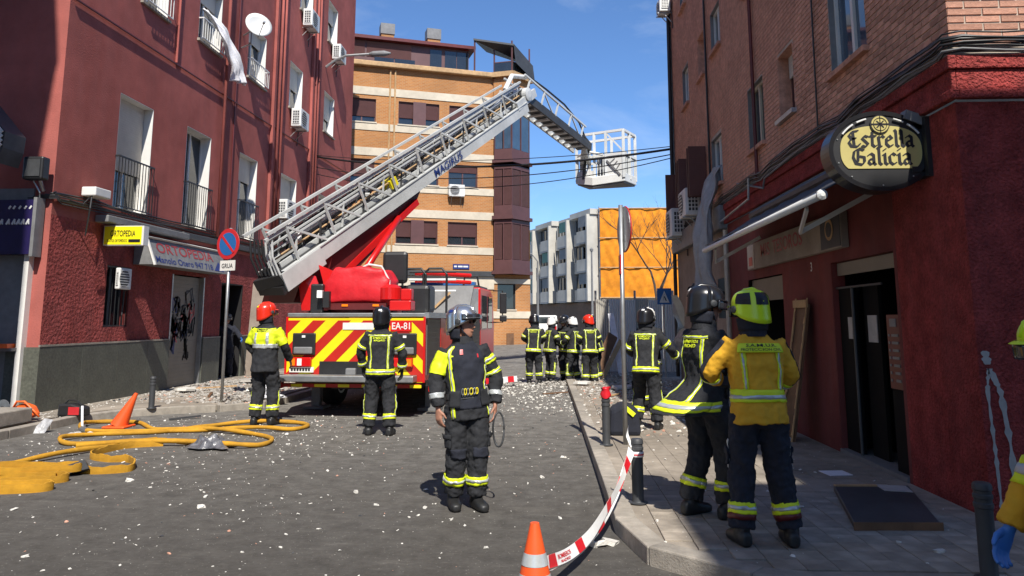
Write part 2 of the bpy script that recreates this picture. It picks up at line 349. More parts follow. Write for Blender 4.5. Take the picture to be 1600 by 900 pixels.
# right pavement: slab, kerb stones, paving tiles
KR = [(.40, 21.5), (.46, 14), (.5, 8), (.5, 6.15), (.56, 5.74), (.70, 5.43), (.95, 5.14), (1.4, 4.9), (2.2, 4.76), (3.4, 4.7), (12, 4.66)]
pr = empty('pavement', (2, 8, 0)); tag(pr, kind='structure')
off = [(.55, 21.5), (.60, 14), (.64, 8), (.64, 6.2), (.70, 5.82), (.83, 5.54), (1.05, 5.28), (1.47, 5.05), (2.24, 4.92), (3.4, 4.86), (12, 4.82), (12, 6.4), (3.47, 6.4), (3.47, 21.5)]
MB().prism([(x, y, -.05) for x, y in off][::-1], (0, 0, .16)).build('slab', 'pavement', pr)
kerb(pr, KR, -1, .8)
def inside(x, y, poly):
    c = False; j = len(poly) - 1
    for i in range(len(poly)):
        xi, yi = poly[i]; xj, yj = poly[j]
        if (yi > y) != (yj > y) and x < (xj - xi) * (y - yi) / (yj - yi) + xi: c = not c
        j = i
    return c
T = .2; tiles = []
for j in range(90):
    for i in range(60):
        x = .6 + i * T + T / 2; y = 4.7 + j * T + T / 2
        if x > 3.42 and y > 6.35: continue
        if all(inside(x + a * T * .5, y + b * T * .5, off) for a in (-1, 1) for b in (-1, 1)): tiles.append((x, y))
tiles.sort(key=lambda p: p[0] ** 2 * .3 + p[1] ** 2)
g = T / 2 - .0022; tm = None; mb = MB()
for k, (x, y) in enumerate(tiles):
    if k < 290:
        if tm is None:
            o = B(-g, g, -g, g, -.012, .009).build('paving_tile', 'pavement', pr, local=True, bevel=.004); tm = o
        else:
            o = tm.copy(); col.objects.link(o)
        o.location = V((x, y, .113 + random.uniform(-.0015, .0025))) - pr.location; o.rotation_euler = (random.uniform(-.006, .006), random.uniform(-.006, .006), random.choice((0, pi / 2, pi, -pi / 2)))
    else:
        zz = .122 + random.uniform(-.003, .002); mb.box(x - g, x + g, y - g, y + g, .10, zz)
tag(mb.build('paving_tile', 'pavement', pr), kind='stuff')
# left pavement with bulb-out
pl = empty('pavement', (-8, 14, 0)); tag(pl, kind='structure')
KL = [(-7.85, -2), (-7.86, 12.5), (-7.6, 13.15), (-6.9, 13.75), (-6.0, 14.15), (-5.6, 14.7), (-5.5, 15.5), (-5.4, 34)]
offl = [(-8.0, -2), (-8.0, 12.58), (-7.7, 13.28), (-6.96, 13.9), (-6.12, 14.27), (-5.75, 14.78), (-5.65, 15.5), (-5.55, 34), (-30, 34), (-30, -2)]
MB().prism([(x, y, -.05) for x, y in offl], (0, 0, .165)).build('slab', 'pavement', pl)
kerb(pl, KL[1:], 1, .8); kerb(pl, [(-7.85, 8), (-7.86, 12.5)], 1, .9)
o = B(-8.75, -7.95, 10.2, 11.55, .12, .34).build('stone_step', 'kerb', bevel=.02); tag(o, 'low grey stone step at the left edge of the street', 'step')
# ============================================================ FACADES
def fwall(mb, fr, w, v0, v1, holes, u0=0):
    O, U, N = fr
    us = sorted({u0, w, *[h[0] for h in holes], *[h[1] for h in holes]}); vs = sorted({v0, v1, *[h[2] for h in holes], *[h[3] for h in holes]})
    us = [u for u in us if u0 <= u <= w]; vs = [v for v in vs if v0 <= v <= v1]
    for a, b in zip(us[:-1], us[1:]):
        run = None
        for c, d in list(zip(vs[:-1], vs[1:])) + [(None, None)]:
            solid = c is not None and not any(h[0] <= (a + b) / 2 <= h[1] and h[2] <= (c + d) / 2 <= h[3] for h in holes)
            if solid: run = (run[0], d) if run else (c, d)
            elif run:
                q = lambda u, v: O + U * u + Z * v
                mb.add([q(a, run[0]), q(b, run[0]), q(b, run[1]), q(a, run[1])], [(0, 1, 2, 3)]); run = None
            if not solid: run = None
def window(parent, fr, u0, u1, v0, v1, depth=.22, frame='white_paint', pane='glass_dark', reveal='white_paint', shutter=0, smat='shutter_white', leaves=2, sill=None, fw=.055):
    mb = MB(); n0, n1 = -depth - .03, -depth + .03
    mb.fbox(fr, u0 + .012, u0 + fw, v0, v1, n0, n1).fbox(fr, u1 - fw, u1 - .012, v0, v1, n0, n1).fbox(fr, u0 + fw, u1 - fw, v0 + .012, v0 + fw, n0, n1).fbox(fr, u0 + fw, u1 - fw, v1 - fw, v1 - .012, n0, n1)
    for k in range(1, leaves):
        c = u0 + (u1 - u0) * k / leaves; mb.fbox(fr, c - fw * .6, c + fw * .6, v0 + fw, v1 - fw, n0, n1)
    win = mb.build('window', frame, parent)
    mb = MB(); e = .012
    mb.fbox(fr, u0, u0 + e, v0, v1, -depth - .1, -.002).fbox(fr, u1 - e, u1, v0, v1, -depth - .1, -.002).fbox(fr, u0 + e, u1 - e, v1 - e, v1, -depth - .1, -.002).fbox(fr, u0 + e, u1 - e, v0, v0 + e, -depth - .1, -.002)
    mb.build('reveal', reveal, win)
    if leaves == 1: MB().fbox(fr, u0 + fw, u1 - fw, v0 + fw, v1 - fw, -depth - .02, -depth - .005).build('pane', pane, win)
    else:
        for k in range(leaves):
            a = u0 + (u1 - u0) * k / leaves + fw * .62; b = u0 + (u1 - u0) * (k + 1) / leaves - fw * .62
            MB().fbox(fr, max(a, u0 + fw), min(b, u1 - fw), v0 + fw, v1 - fw, -depth - .02, -depth - .005).build('pane', pane, win)
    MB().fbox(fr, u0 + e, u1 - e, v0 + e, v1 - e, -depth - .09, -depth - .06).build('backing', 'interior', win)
    if shutter: MB().fbox(fr, u0 + .03, u1 - .03, v1 - (v1 - v0) * shutter, v1 - e, -depth + .035, -depth + .06).build('shutter', smat, win)
    if sill: MB().fbox(fr, u0 - .05, u1 + .05, v0 - .06, v0 + .003, -.05, .07).build('sill', sill, win)
    return win
def railing(parent, fr, u0, u1, v0, v1, n, m, gap=.11, r=.009, belly=0):
    mb = MB(); mb.fbox(fr, u0, u1, v1 - .03, v1, n - .015, n + .015)
    if n > .02:
        for u in (u0, u1 - .02): mb.fbox(fr, u, u + .02, v1 - .03, v1, -.02, n - .015)
    ra = mb.build('balcony_railing', m, parent); MB().fbox(fr, u0, u1, v0, v0 + .02, n - .012, n + .012).build('bottom_rail', m, ra); O, U, N = fr; k = int((u1 - u0) / gap); first = None
    for i in range(k + 1):
        u = u0 + .01 + (u1 - u0 - .02) * i / k
        if first is None:
            first = MB().tube([(0, 0, v0 + .02), (0, 0, v1 - .03)], r, 5).build('bar', m, ra, local=True); o = first
        else: o = first.copy(); col.objects.link(o)
        p = O + U * u + N * n - wloc(ra); o.location = (p.x, p.y, p.z)
    return ra
# ------------------------------------------------------------ left red building
rb = empty('red_building', (-8.7, 12.65, 0)); tag(rb, 'red painted apartment building with white window reveals on the left', 'building')
FL = (V((-8.7, 12.65, 0)), V((0, 1, 0)), V((1, 0, 0))); y0 = 12.65
W1 = [(14.45, 15.75, 3.9, 6.25), (17.3, 18.6, 3.9, 6.3), (20.4, 21.7, 3.95, 6.35), (23.7, 25.2, 4.7, 6.4), (27.7, 29.2, 4.7, 6.4)]
W2 = [(14.95, 16.05, 8.45, 10.15), (17.55, 18.8, 8.6, 10.2), (20.6, 21.95, 8.65, 10.25), (24.1, 25.4, 8.75, 10.35), (27.95, 29.3, 8.9, 10.5)]
W3 = [(14.95, 16.05, 12.4, 14.1), (17.55, 18.8, 12.4, 14.1), (20.6, 21.95, 12.4, 14.1), (24.8, 26.2, 12.5, 14.2), (28.1, 29.4, 12.6, 14.3)]
G = [(14.45, 15.3, 1.52, 2.75), (17.05, 18.7, .1, 2.72), (19.7, 21.1, .1, 2.65)]
hl = [(a - y0, b - y0, c, d) for a, b, c, d in W1 + W2 + W3 + G]
mb = MB(); fwall(mb, FL, 19.45, 3.5, 17, hl); mb.build('upper_wall', 'red_paint', rb)
mb = MB(); fwall(mb, FL, 19.45, 1.22, 3.5, hl); mb.build('ground_floor_wall', 'red_rough', rb)
mb = MB(); FN = (V((-22, 12.65, 0)), V((1, 0, 0)), V((0, -1, 0)))
fwall(mb, FN, 13.3, 0, 17, [(0, 12.72, 0, 3.95)]); mb.build('end_wall', 'red_paint', rb); mb = MB(); mb.add([(-8.7, 32.1, 0), (-22, 32.1, 0), (-22, 32.1, 17), (-8.7, 32.1, 17)], [(0, 1, 2, 3)]); mb.build('end_wall', 'red_paint', rb)
B(-22, -8.55, 12.5, 32.2, 17, 17.3).build('roof', 'mid_grey', rb)
B(-22, -9.3, 13, 31.8, .2, 16.9).build('core', 'interior', rb)
u = 0
while u < 19.4:                                     # granite plinth, slab by slab
    wd = min(1.15, 19.45 - u); a, b = y0 + u, y0 + u + wd
    segs = [(a, b)]
    for h in G:
        if h[2] < 1.2:
            ns = []
            for s_, e_ in segs:
                if h[1] <= s_ or h[0] >= e_: ns.append((s_, e_))
                else:
                    if s_ < h[0]: ns.append((s_, h[0]))
                    if e_ > h[1]: ns.append((h[1], e_))
            segs = ns
    for s_, e_ in segs:
        if e_ - s_ > .05: MB().box(-8.75, -8.655, s_ + .003, e_ - .003, .1, 1.21 + random.uniform(-.003, .003)).build('plinth_panel', 'granite', rb, bevel=.006)
    u += wd
B(-9.25, -8.655, 12.6, 12.652, .1, 1.208).build('plinth_panel', 'granite', rb)
for a_, b_ in ((12.6, 17.04), (18.71, 19.69), (21.11, 29)): MB().box(-8.68, -8.648, a_, b_, 1.213, 1.245).build('plinth_cap', 'kerb', rb)
MB().box(-8.69, -8.42, 13.9, 17.2, 3.52, 3.66).build('ledge', 'mid_grey', rb, bevel=.02)
MB().box(-8.69, -8.56, 17.2, 32.0, 3.58, 3.72).build('ledge', 'dark_grey', rb, bevel=.02)
mb = MB()
for yy in (22.55, 26.25): mb.box(-8.69, -8.6, yy, yy + .16, 3.8, 17)
mb.build('pilaster', 'red_paint', rb)
for yy, m in ((22.95, 'red_paint'), (23.25, 'red_paint'), (26.6, 'red_paint'), (26.9, 'red_paint'), (19.05, 'red_paint')):
    MB().tube([(-8.6, yy, 3.8), (-8.6, yy, 17)], .045, 8).build('drainpipe', m, rb, smooth=True)
MB().tube([(-8.66, 12.7, 7.5), (-8.66, 22, 7.66), (-8.66, 32, 7.9)], .022, 6).build('facade_cable', 'dark_red', rb)
MB().tube([(-8.66, 16.5, 7.6), (-8.66, 16.52, 17)], .03, 6).build('facade_cable', 'red_paint', rb)
MB().tube([(-8.66, 19.8, 3.9), (-8.66, 19.85, 17)], .02, 6).build('facade_cable', 'dark_red', rb)
sh1 = [.65, 0, .3, .5, 0]; sh2 = [.5, .3, .25, .5, .6]
for k, (a, b, c, d) in enumerate(W1):
    window(rb, FL, a - y0, b - y0, c, d, .26, pane='glass_dark', shutter=sh1[k], sill=None if k < 3 else 'kerb')
    if k < 3: railing(rb, FL, a - y0 - .03, b - y0 + .03, c + .02, c + 1.05, .09, 'black_metal')
for k, (a, b, c, d) in enumerate(W2):
    window(rb, FL, a - y0, b - y0, c, d, .24, shutter=sh2[k], sill='kerb')
    if k < 3: railing(rb, FL, a - y0 - .02, b - y0 + .02, c + .02, c + .55, .12, 'white_metal', .12)
for k, (a, b, c, d) in enumerate(W3): window(rb, FL, a - y0, b - y0, c, d, .24, shutter=.4, sill='kerb')
# ground floor openings
wn = window(rb, FL, 14.45 - y0, 15.3 - y0, 1.52, 2.75, .2, 'dark_grey', reveal='maroon_smooth')
railing(rb, FL, 14.46 - y0, 15.29 - y0, 1.54, 2.74, -.04, 'black_metal', .12)
rs = MB().fbox(FL, 17.07 - y0, 18.68 - y0, .12, 2.7, -.12, -.09).build('roller_shutter', 'roller_steel', rb)
for a_ in (17.05, 18.65): MB().fbox(FL, a_ - y0, a_ + .05 - y0, .1, 2.72, -.13, .01).build('guide_rail', 'steel', rs)
random.seed(3)
for k in range(30):                                 # sprayed scribbles on the shutter
    uu = 17.2 + random.random() * 1.2; vv = .9 + random.random() * 1.3; pts = []
    for q in range(9): pts.append(V((-8.786, uu + random.uniform(-.14, .14), vv + random.uniform(-.28, .28))))
    P = []
    for i in range(len(pts) - 1):
        for t in range(4): P.append(pts[i].lerp(pts[i + 1], t / 4))
    mb = MB()
    for a, b in zip(P[:-1], P[1:]):
        d = (b - a); s_ = V((0, -d.z, d.y))
        if s_.length < 1e-5: continue
        s_ = s_.normalized() * .022; mb.add([a - s_, b - s_, b + s_, a + s_], [(0, 1, 2, 3)])
    mb.build('graffiti', 'ink' if k < 22 else ('ink_blue' if k % 2 else 'sign_red'), rs)
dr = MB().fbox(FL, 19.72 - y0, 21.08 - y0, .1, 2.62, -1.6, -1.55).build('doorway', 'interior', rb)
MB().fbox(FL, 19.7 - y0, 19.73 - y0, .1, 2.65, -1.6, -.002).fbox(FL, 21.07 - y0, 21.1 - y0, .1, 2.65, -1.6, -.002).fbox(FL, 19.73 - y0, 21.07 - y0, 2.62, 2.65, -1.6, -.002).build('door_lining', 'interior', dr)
MB().prism([(-8.62, 21.3, .12), (-8.28, 21.5, .12), (-8.18, 21.4, 2.7), (-8.45, 21.2, 2.7)], (.0, .12, 0)).build('bent_door_panel', 'beige_wall', rb)
# near end: shop front in the side face
sf = empty('shop_front', (-9.6, 12.6, 0)); tag(sf, 'shaded grey shop front with dark blue sign board at the left edge', 'shop front')
B(-12, -9.02, 12.62, 12.7, .12, 3.95).build('panel', 'mid_grey', sf)
B(-9.02, -8.93, 12.52, 12.7, .1, 3.0).build('jamb', 'white_paint', sf)
B(-12, -8.86, 12.42, 12.6, 2.78, 3.72).build('sign_board', 'navy_sign', sf)
B(-8.86, -8.8, 12.4, 12.62, 2.74, 3.76).build('sign_edge', 'mid_grey', sf)
B(-12, -9.0, 12.40, 12.62, 1.15, 1.2).build('ledge', 'mid_grey', sf)
B(-9.4, -9.05, 12.35, 12.6, 1.2, 1.27).build('red_box', 'tool_orange', sf)
random.seed(5)
for x in [-9.42, -9.30, -9.2, -9.12, -9.04, -8.95]: MB().bar((x - .02, 12.412, 3.29), (x + .03, 12.412, 3.38), .012, .03).bar((x + .035, 12.412, 3.29), (x + .03, 12.412, 3.38), .012, .03).build('worn_letter', 'white_metal', sf)
for x in [-9.3, -9.22, -9.12, -9.02, -8.93]: MB().bar((x, 12.412, 3.56), (x + .035, 12.412, 3.61), .01, .03).build('worn_letter', 'white_metal', sf)
# ------------------------------------------------------------ right brick building with the bar
bb = empty('brick_building', (3.45, 6.4, 0)); tag(bb, 'brick apartment building with dark red ground floor bar on the right', 'building')
FR = (V((3.45, 6.4, 0)), V((0, 1, 0)), V((-1, 0, 0))); r0 = 6.4
RW = [(8.02, 9.05, 4.6, 6.35), (10.45, 11.15, 4.6, 5.58), (11.95, 12.9, 4.5, 5.6), (14.95, 15.9, 4.4, 5.42), (16.7, 17.6, 4.3, 5.45), (18.4, 19.6, 4.3, 5.5),
      (14.7, 15.55, 7.2, 8.1), (16.25, 17.0, 7.1, 8.1), (18.2, 19.0, 7.0, 8.0), (11.9, 12.8, 7.3, 8.3), (9.4, 10.2, 7.5, 8.6), (18.2, 19.0, 9.6, 10.5), (15.5, 16.3, 9.6, 10.5)]
hr = [(a - r0, b - r0, c, d) for a, b, c, d in RW]
FRm = (V((3.458, 6.408, 0)), V((0, 1, 0)), V((-1, 0, 0)))
mb = MB(); fwall(mb, FRm, 14.2, 3.9, 10.9, [(a - .008, b - .008, c, d) for a, b, c, d in hr]); bw = mb.build('brick_wall', 'mortar', bb)
mb = MB(); mb.add([(3.458, 6.408, 3.9), (14, 6.408, 3.9), (14, 6.408, 10.9), (3.458, 6.408, 10.9)], [(0, 1, 2, 3)]); bw2 = mb.build('brick_wall', 'mortar', bb)
MB().add([(3.458, 20.6, 0), (14, 20.6, 0), (14, 20.6, 10.9), (3.458, 20.6, 10.9)], [(0, 1, 2, 3)]).build('end_wall', 'beige_wall', bb)
B(3.47, 14.2, 6.42, 20.6, 10.85, 11.0).build('roof', 'mid_grey', bb)
BL, BH = .298, .0675
def brick_rows(fr, width, zmin, zfun, holes):
    out = []
    r = 0; v = zmin
    while v < 10.8:
        segs = [(0, width)]
        for h in holes:
            if h[2] < v + BH and h[3] > v:
                ns = []
                for s_, e_ in segs:
                    if h[1] <= s_ or h[0] >= e_: ns.append((s_, e_))
                    else:
                        if s_ < h[0]: ns.append((s_, h[0]))
                        if e_ > h[1]: ns.append((h[1], e_))
                segs = ns
        for s_, e_ in segs:
            k = math.floor(s_ / BL) - 1
            while True:
                a = k * BL + (BL / 2 if r % 2 else 0); b = a + BL - .011; k += 1
                if a >= e_: break
                a2, b2 = max(a, s_), min(b, e_)
                if b2 - a2 > .03 and v < zfun((a2 + b2) / 2): out.append((a2, b2, v + .0055, v + BH - .0055))
        v += BH; r += 1
    return out
bs = [('s', FR, bw, q) for q in brick_rows(FR, 14.18, 4.0, lambda u: 4.95 + u * .5, hr)]
FE = (V((3.45, 6.4, 0)), V((1, 0, 0)), V((0, -1, 0)))
be = [('e', FE, bw2, q) for q in brick_rows(FE, 2.4, 4.0, lambda u: 5.3, [])]
allb = bs + be
def bd(q):
    t, fr, p, (a, b, c, d) = q; P = fr[0] + fr[1] * ((a + b) / 2) + Z * ((c + d) / 2)
    return P.x ** 2 + P.y ** 2 + (P.z - 1.667) ** 2 * 2 + (0 if t == 's' else (1.5 if P.x < 4.3 else 400))
allb.sort(key=bd); bcache = {}; rest = {'s': MB(), 'e': MB()}; random.seed(11)
def brick_into(mb, fr, a, b, c, d, n1):
    O, U, N = fr; q = lambda u, v, n: O + U * u + Z * v + N * n; e = .003
    mb.add([q(a, c, -.012), q(b, c, -.012), q(b, d, -.012), q(a, d, -.012), q(a + e, c + e, n1), q(b - e, c + e, n1), q(b - e, d - e, n1), q(a + e, d - e, n1)], [(4, 5, 6, 7), (0, 1, 5, 4), (1, 2, 6, 5), (2, 3, 7, 6), (3, 0, 4, 7)])
for k, (t, fr, par, (a, b, c, d)) in enumerate(allb):
    n1 = random.uniform(-.001, .003)
    if k < 300:
        key = (t, round(b - a, 3))
        if key not in bcache:
            m_ = MB(); brick_into(m_, (V((0, 0, 0)), fr[1], fr[2]), -(b - a) / 2, (b - a) / 2, -(d - c) / 2, (d - c) / 2, .001); o = m_.build('brick', 'brick', par, local=True); bcache[key] = o
        else: o = bcache[key].copy(); col.objects.link(o)
        o.parent = par; o.location = fr[0] + fr[1] * ((a + b) / 2) + Z * ((c + d) / 2) + fr[2] * n1 - wloc(par)
    else: brick_into(rest[t], fr, a, b, c, d, n1)
for t, par in (('s', bw), ('e', bw2)):
    if rest[t].v: tag(rest[t].build('brick', 'brick', par), kind='stuff')
for k, (a, b, c, d) in enumerate(RW):
    dark = k in (1,); wh = k in (3, 6)
    window(bb, FR, a - r0, b - r0, c, d, .1 if k not in (1, 7) else .22, 'cream' if k in (2,) else 'white_metal' if not dark else 'maroon_metal', 'glass_blue' if k in (0, 3, 7, 8) else 'glass_dark', 'brick' if k in (1, 7) else 'mid_grey', shutter=.35 if k in (1,) else 0, smat='shutter_white', leaves=1 if k in (1, 7) else 2, sill='brick' if k != 1 else 'steel')
for k, u_ in enumerate((16.42, 16.62, 17.72, 17.92, 18.15, 19.72)):   # open wooden shutter leaves
    MB().box(3.05, 3.43, u_, u_ + .035, 4.35, 5.45).build('shutter_leaf', 'shutter_brown', bb)
# ground floor of the bar
OG = [(7.75, 9.5, .1, 2.38), (11.45, 13.4, .1, 2.35)]
hg = [(a - r0, b - r0, c, d) for a, b, c, d in OG]
mb = MB(); fwall(mb, FR, 14.75 - r0, .1, 3.5, hg, 7.7 - r0); mb.build('bar_wall', 'maroon_smooth', bb)
mb = MB(); fwall(mb, FR, 7.7 - r0, .1, 3.5, []); mb.add([(3.45, 6.4, .1), (14, 6.4, .1), (14, 6.4, 3.5), (3.45, 6.4, 3.5)], [(0, 1, 2, 3)]); mb.build('rough_wall', 'maroon_rough', bb)
mb = MB(); mb.box(3.385, 3.46, 6.335, 14.8, 3.52, 3.60).box(3.42, 3.46, 6.37, 14.8, 3.60, 3.78).box(3.39, 3.46, 6.34, 14.8, 3.78, 3.9)
mb.box(3.46, 14, 6.335, 6.41, 3.52, 3.60).box(3.46, 14, 6.37, 6.41, 3.6, 3.78).box(3.46, 14, 6.34, 6.41, 3.78, 3.9); mb.build('cornice', 'maroon_rough', bb, bevel=.012)
B(3.3, 3.46, 14.8, 20.6, 3.42, 3.9).build('cornice', 'mid_grey', bb, bevel=.03)
def bar_room(u0, u1, v1, dep):
    mb = MB(); mb.fbox(FR, u0 - r0 - .4, u1 - r0 + .4, .1, v1 + .3, -dep - .05, -dep)
    mb.fbox(FR, u0 - r0 - .45, u0 - r0 - .4, .1, v1 + .3, -dep, -.16).fbox(FR, u1 - r0 + .4, u1 - r0 + .45, .1, v1 + .3, -dep, -.16).fbox(FR, u0 - r0 - .4, u1 - r0 + .4, v1 + .25, v1 + .3, -dep, -.16)
    mb.fbox(FR, u0 - r0 - .4, u1 - r0 + .4, .08, .118, -dep, -.16); return mb
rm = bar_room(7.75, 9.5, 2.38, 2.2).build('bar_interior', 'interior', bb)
mb = MB().fbox(FR, 7.75 - r0, 7.77 - r0, .1, 2.38, -.16, -.002).fbox(FR, 9.48 - r0, 9.5 - r0, .1, 2.38, -.16, -.002).fbox(FR, 7.77 - r0, 9.48 - r0, 2.36, 2.38, -.16, -.002).build('door_jamb', 'maroon_smooth', bb)
MB().fbox(FR, 7.77 - r0, 9.48 - r0, .1, .16, -.5, .02).build('threshold', 'mid_grey', bb)
ss = MB().fbox(FR, 7.78 - r0, 9.47 - r0, 2.2, 2.35, -.1, -.07).build('raised_shutter', 'roller_rust', bb)
dl = MB().box(3.52, 3.57, 9.05, 9.47, .14, 2.05).build('door_leaf', 'door_black', bb)
B(3.515, 3.522, 9.1, 9.22, 1.45, 1.7).build('paper_notice', 'cloth_grey', dl)
dl2 = MB().box(3.62, 3.66, 8.6, 9.0, .14, 2.05).build('door_leaf', 'door_black', bb)
B(3.612, 3.62, 8.66, 8.9, 1.42, 1.72).build('paper_notice', 'cloth_grey', dl2)
MB().tube([(3.5, 9.0, .14), (3.5, 9.0, 2.05)], .018, 6).tube([(3.5, 8.2, 2.05), (3.5, 9.47, 2.05)], .015, 6).build('door_frame', 'dark_grey', bb)
po = B(3.47, 3.49, 7.79, 8.08, .98, 1.72).build('poster', 'dark_red', bb)
for k in range(7): B(3.462, 3.469, 7.83, 7.83 + random.uniform(.1, .16), 1.05 + k * .075, 1.075 + k * .075).build('printed_line', 'mid_grey', po); B(3.462, 3.469, 8.02, 8.05, 1.05 + k * .075, 1.075 + k * .075).build('printed_line', 'mid_grey', po)
B(3.462, 3.469, 7.86, 8.0, 1.6, 1.68).build('printed_line', 'mid_grey', po)
B(3.50, 3.56, 7.77, 8.12, .14, .97).build('lower_panel', 'door_black', bb)
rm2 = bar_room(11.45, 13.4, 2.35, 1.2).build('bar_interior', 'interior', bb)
MB().fbox(FR, 11.47 - r0, 13.38 - r0, 1.98, 2.34, -.1, -.06).build('raised_shutter', 'roller_rust', bb)
# sign board over the bar
sb = B(3.36, 3.44, 8.85, 13.05, 2.5, 2.92).build('fascia_sign', 'beige_wall', bb)
text('MIS', 'ink_red', sb, (3.355, 12.2, 2.66), (0, -1, 0), (0, 0, 1), .5, .2); text('TESOROS', 'ink_red', sb, (3.355, 11.55, 2.66), (0, -1, 0), (0, 0, 1), 1.35, .2)
B(3.352, 3.358, 8.87, 9.5, 2.52, 2.9).build('logo_panel', 'dark_grey', sb)
MB().lathe((3.35, 9.2, 2.74), [(.13, 0), (.13, .004)], 20, (-1, 0, 0)).build('logo_disc', 'pale_wood', sb)
MB().lathe((3.345, 9.2, 2.74), [(.09, 0), (.09, .004)], 20, (-1, 0, 0)).build('logo_ring', 'dark_grey', sb)
B(3.352, 3.358, 12.6, 13.0, 2.52, 2.9).build('logo_panel', 'cream', sb)
MB().box(3.346, 3.352, 12.7, 12.9, 2.56, 2.7).build('logo_patch', 'sign_red', sb)
text('3', 'white_metal', bb, (3.44, 10.18, 2.3), (0, -1, 0), (0, 0, 1), .06, .12)
# plaster scrapes on the near wall
random.seed(21)
def streak(pts, w0, name='plaster_streak'):
    mb = MB(); L = []; 
    P = []
    for a, b in zip(pts[:-1], pts[1:]):
        for t in range(10): P.append(V(a).lerp(V(b), t / 10))
    for p in P:
        l = w0 * random.uniform(.4, 1.5); L.append((p + V((-l, 0, 0)), p + V((l, 0, 0))))
    for (a, b), (c, d) in zip(L[:-1], L[1:]): mb.add([a, b, d, c], [(0, 1, 2, 3)])
    mb.build(name, 'cloth_grey', bb)
streak([(3.505, 6.394, 1.42), (3.52, 6.394, 1.3)], .03); streak([(3.52, 6.394, 1.28), (3.50, 6.394, 1.1), (3.52, 6.394, .6), (3.53, 6.394, .13)], .014); streak([(3.53, 6.394, 1.28), (3.60, 6.394, 1.1), (3.64, 6.394, .7), (3.66, 6.394, .13)], .021)
# beige ground floor further on
OB = [(16.05, 16.5, 1.0, 2.5), (17.4, 18.9, .1, 2.35), (15.2, 15.8, 1.7, 2.5)]
mb = MB(); fwall(mb, FR, 14.2, .1, 3.45, [(a - r0, b - r0, c, d) for a, b, c, d in OB], 14.75 - r0); mb.build('beige_wall', 'beige_wall', bb)
mb = MB().fbox(FR, 14.9 - r0, 20.4 - r0, .1, 3.4, -1.25, -1.2); mb.build('back_room', 'interior', bb)
railing(bb, FR, 16.06 - r0, 16.49 - r0, 1.02, 2.48, .03, 'black_metal', .09)
MB().fbox(FR, 17.42 - r0, 18.0 - r0, .1, 1.75, -.15, -.1).build('door_panel', 'mid_grey', bb)
for (a, c) in ((15.35, 2.2), (15.5, 1.9), (17.6, 2.45), (18.2, 2.5), (18.6, 2.42)):
    mb = MB(); mb.chunk((3.44, a, c), .16, .12, .05); mb.build('plaster_damage', 'dark_grey', bb)
MB().tube([(3.4, 14.78, .12), (3.4, 14.78, 3.4)], .04, 8).build('drainpipe', 'cream', bb)
MB().tube([(3.4, 12.35, 3.9), (3.4, 12.35, 9.5)], .03, 8).build('drainpipe', 'dark_red', bb)
MB().tube([(3.41, 15.95, 3.9), (3.41, 15.95, 10.8)], .025, 6).build('facade_cable', 'black_metal', bb)
MB().tube([(3.42, 9.55, 4.0), (3.42, 9.5, 6.4)], .012, 6).build('facade_cable', 'black_metal', bb)
MB().tube([(3.35, 20.5, .2), (3.36, 20.5, 6), (3.38, 20.5, 10.8)], .05, 8).build('facade_cable', 'black_metal', bb)
MB().tube([(3.43, 20.58, 4.0), (3.43, 20.58, 10.8)], .05, 8).build('drainpipe', 'steel', bb)
# cable bundle along the cornice, wrapping the corner
cb = empty('cable_bundle', (3.4, 6.3, 3.9)); tag(cb, 'bundle of black cables running along the brick building above the bar', 'cables')
random.seed(9)
for k in range(11):
    zz = 3.92 + .034 * (k % 6) + random.uniform(-.015, .015); dx = .03 + .03 * (k // 6) + random.uniform(0, .02); P = []
    for q in range(26):
        y = 20.4 - q * (20.4 - 6.5) / 25; P.append((3.44 - dx - random.uniform(0, .02), y, zz + random.uniform(-.025, .02) - (.06 if q % 6 == 3 else 0)))
    P += [(3.42 - dx, 6.40 - dx * .6, zz), (3.5, 6.37 - dx, zz + .01)]
    for q in range(1, 8): P.append((3.5 + q * .35, 6.37 - dx, zz + random.uniform(-.02, .02)))
    MB().tube(P, random.choice((.008, .011, .014)), 6).build('cable', 'mid_grey' if k % 5 == 1 else 'black_metal', cb, smooth=True)
MB().tube([(3.38, 13.6, 4.1), (3.36, 11.9, 3.72), (3.36, 11.8, 3.86), (3.38, 9.4, 3.98)], .016, 6).build('cable', 'mid_grey', cb)
MB().tube([(3.33, 15, 3.55), (3.31, 12.6, 3.66), (3.31, 12.55, 4.0)], .02, 6).build('cable', 'steel', cb)
# ------------------------------------------------------------ orange brick block beyond the truck
c20, s20 = cos(radians(20)), sin(radians(20))
OO = V((-9.67, 36, 0)); UO = V((c20, s20, 0)); NO = V((s20, -c20, 0)); FO = (OO, UO, NO)
ob = empty('apartment_building', (-6, 38, .3)); tag(ob, 'orange brick apartment building with white bands and brown shutters behind the fire engine', 'building')
rows = [(11.45, 12.65), (8.4, 9.55), (5.4, 6.58)]; cols_ = [(-5.2, -3.4), (-.3, 1.07), (2.2, 4.3), (4.82, 6.35)]
ho = [(a, b, c, d) for c, d in rows for a, b in cols_]
mb = MB(); fwall(mb, FO, 7.2, -.3, 14.3, ho, -8); mb.build('front_wall', 'orange_brick', ob)
for zt in (12.85, 9.75, 6.73):
    a = MB().fbox(FO, -8, 7.22, zt, zt + .40, -.02, .035).build('white_band', 'cream', ob)
for zb in (11.03, 8.0, 4.95): MB().fbox(FO, -8, 7.22, zb, zb + .36, -.02, .035).build('white_band', 'cream', ob)
MB().fbox(FO, -8, 7.3, 14.3, 14.56, -.3, .28).build('parapet', 'pale_wood', ob, bevel=.04)
MB().fbox(FO, -8, 7.25, 3.85, 4.1, -.02, .18).build('shop_cornice', 'dark_grey', ob)
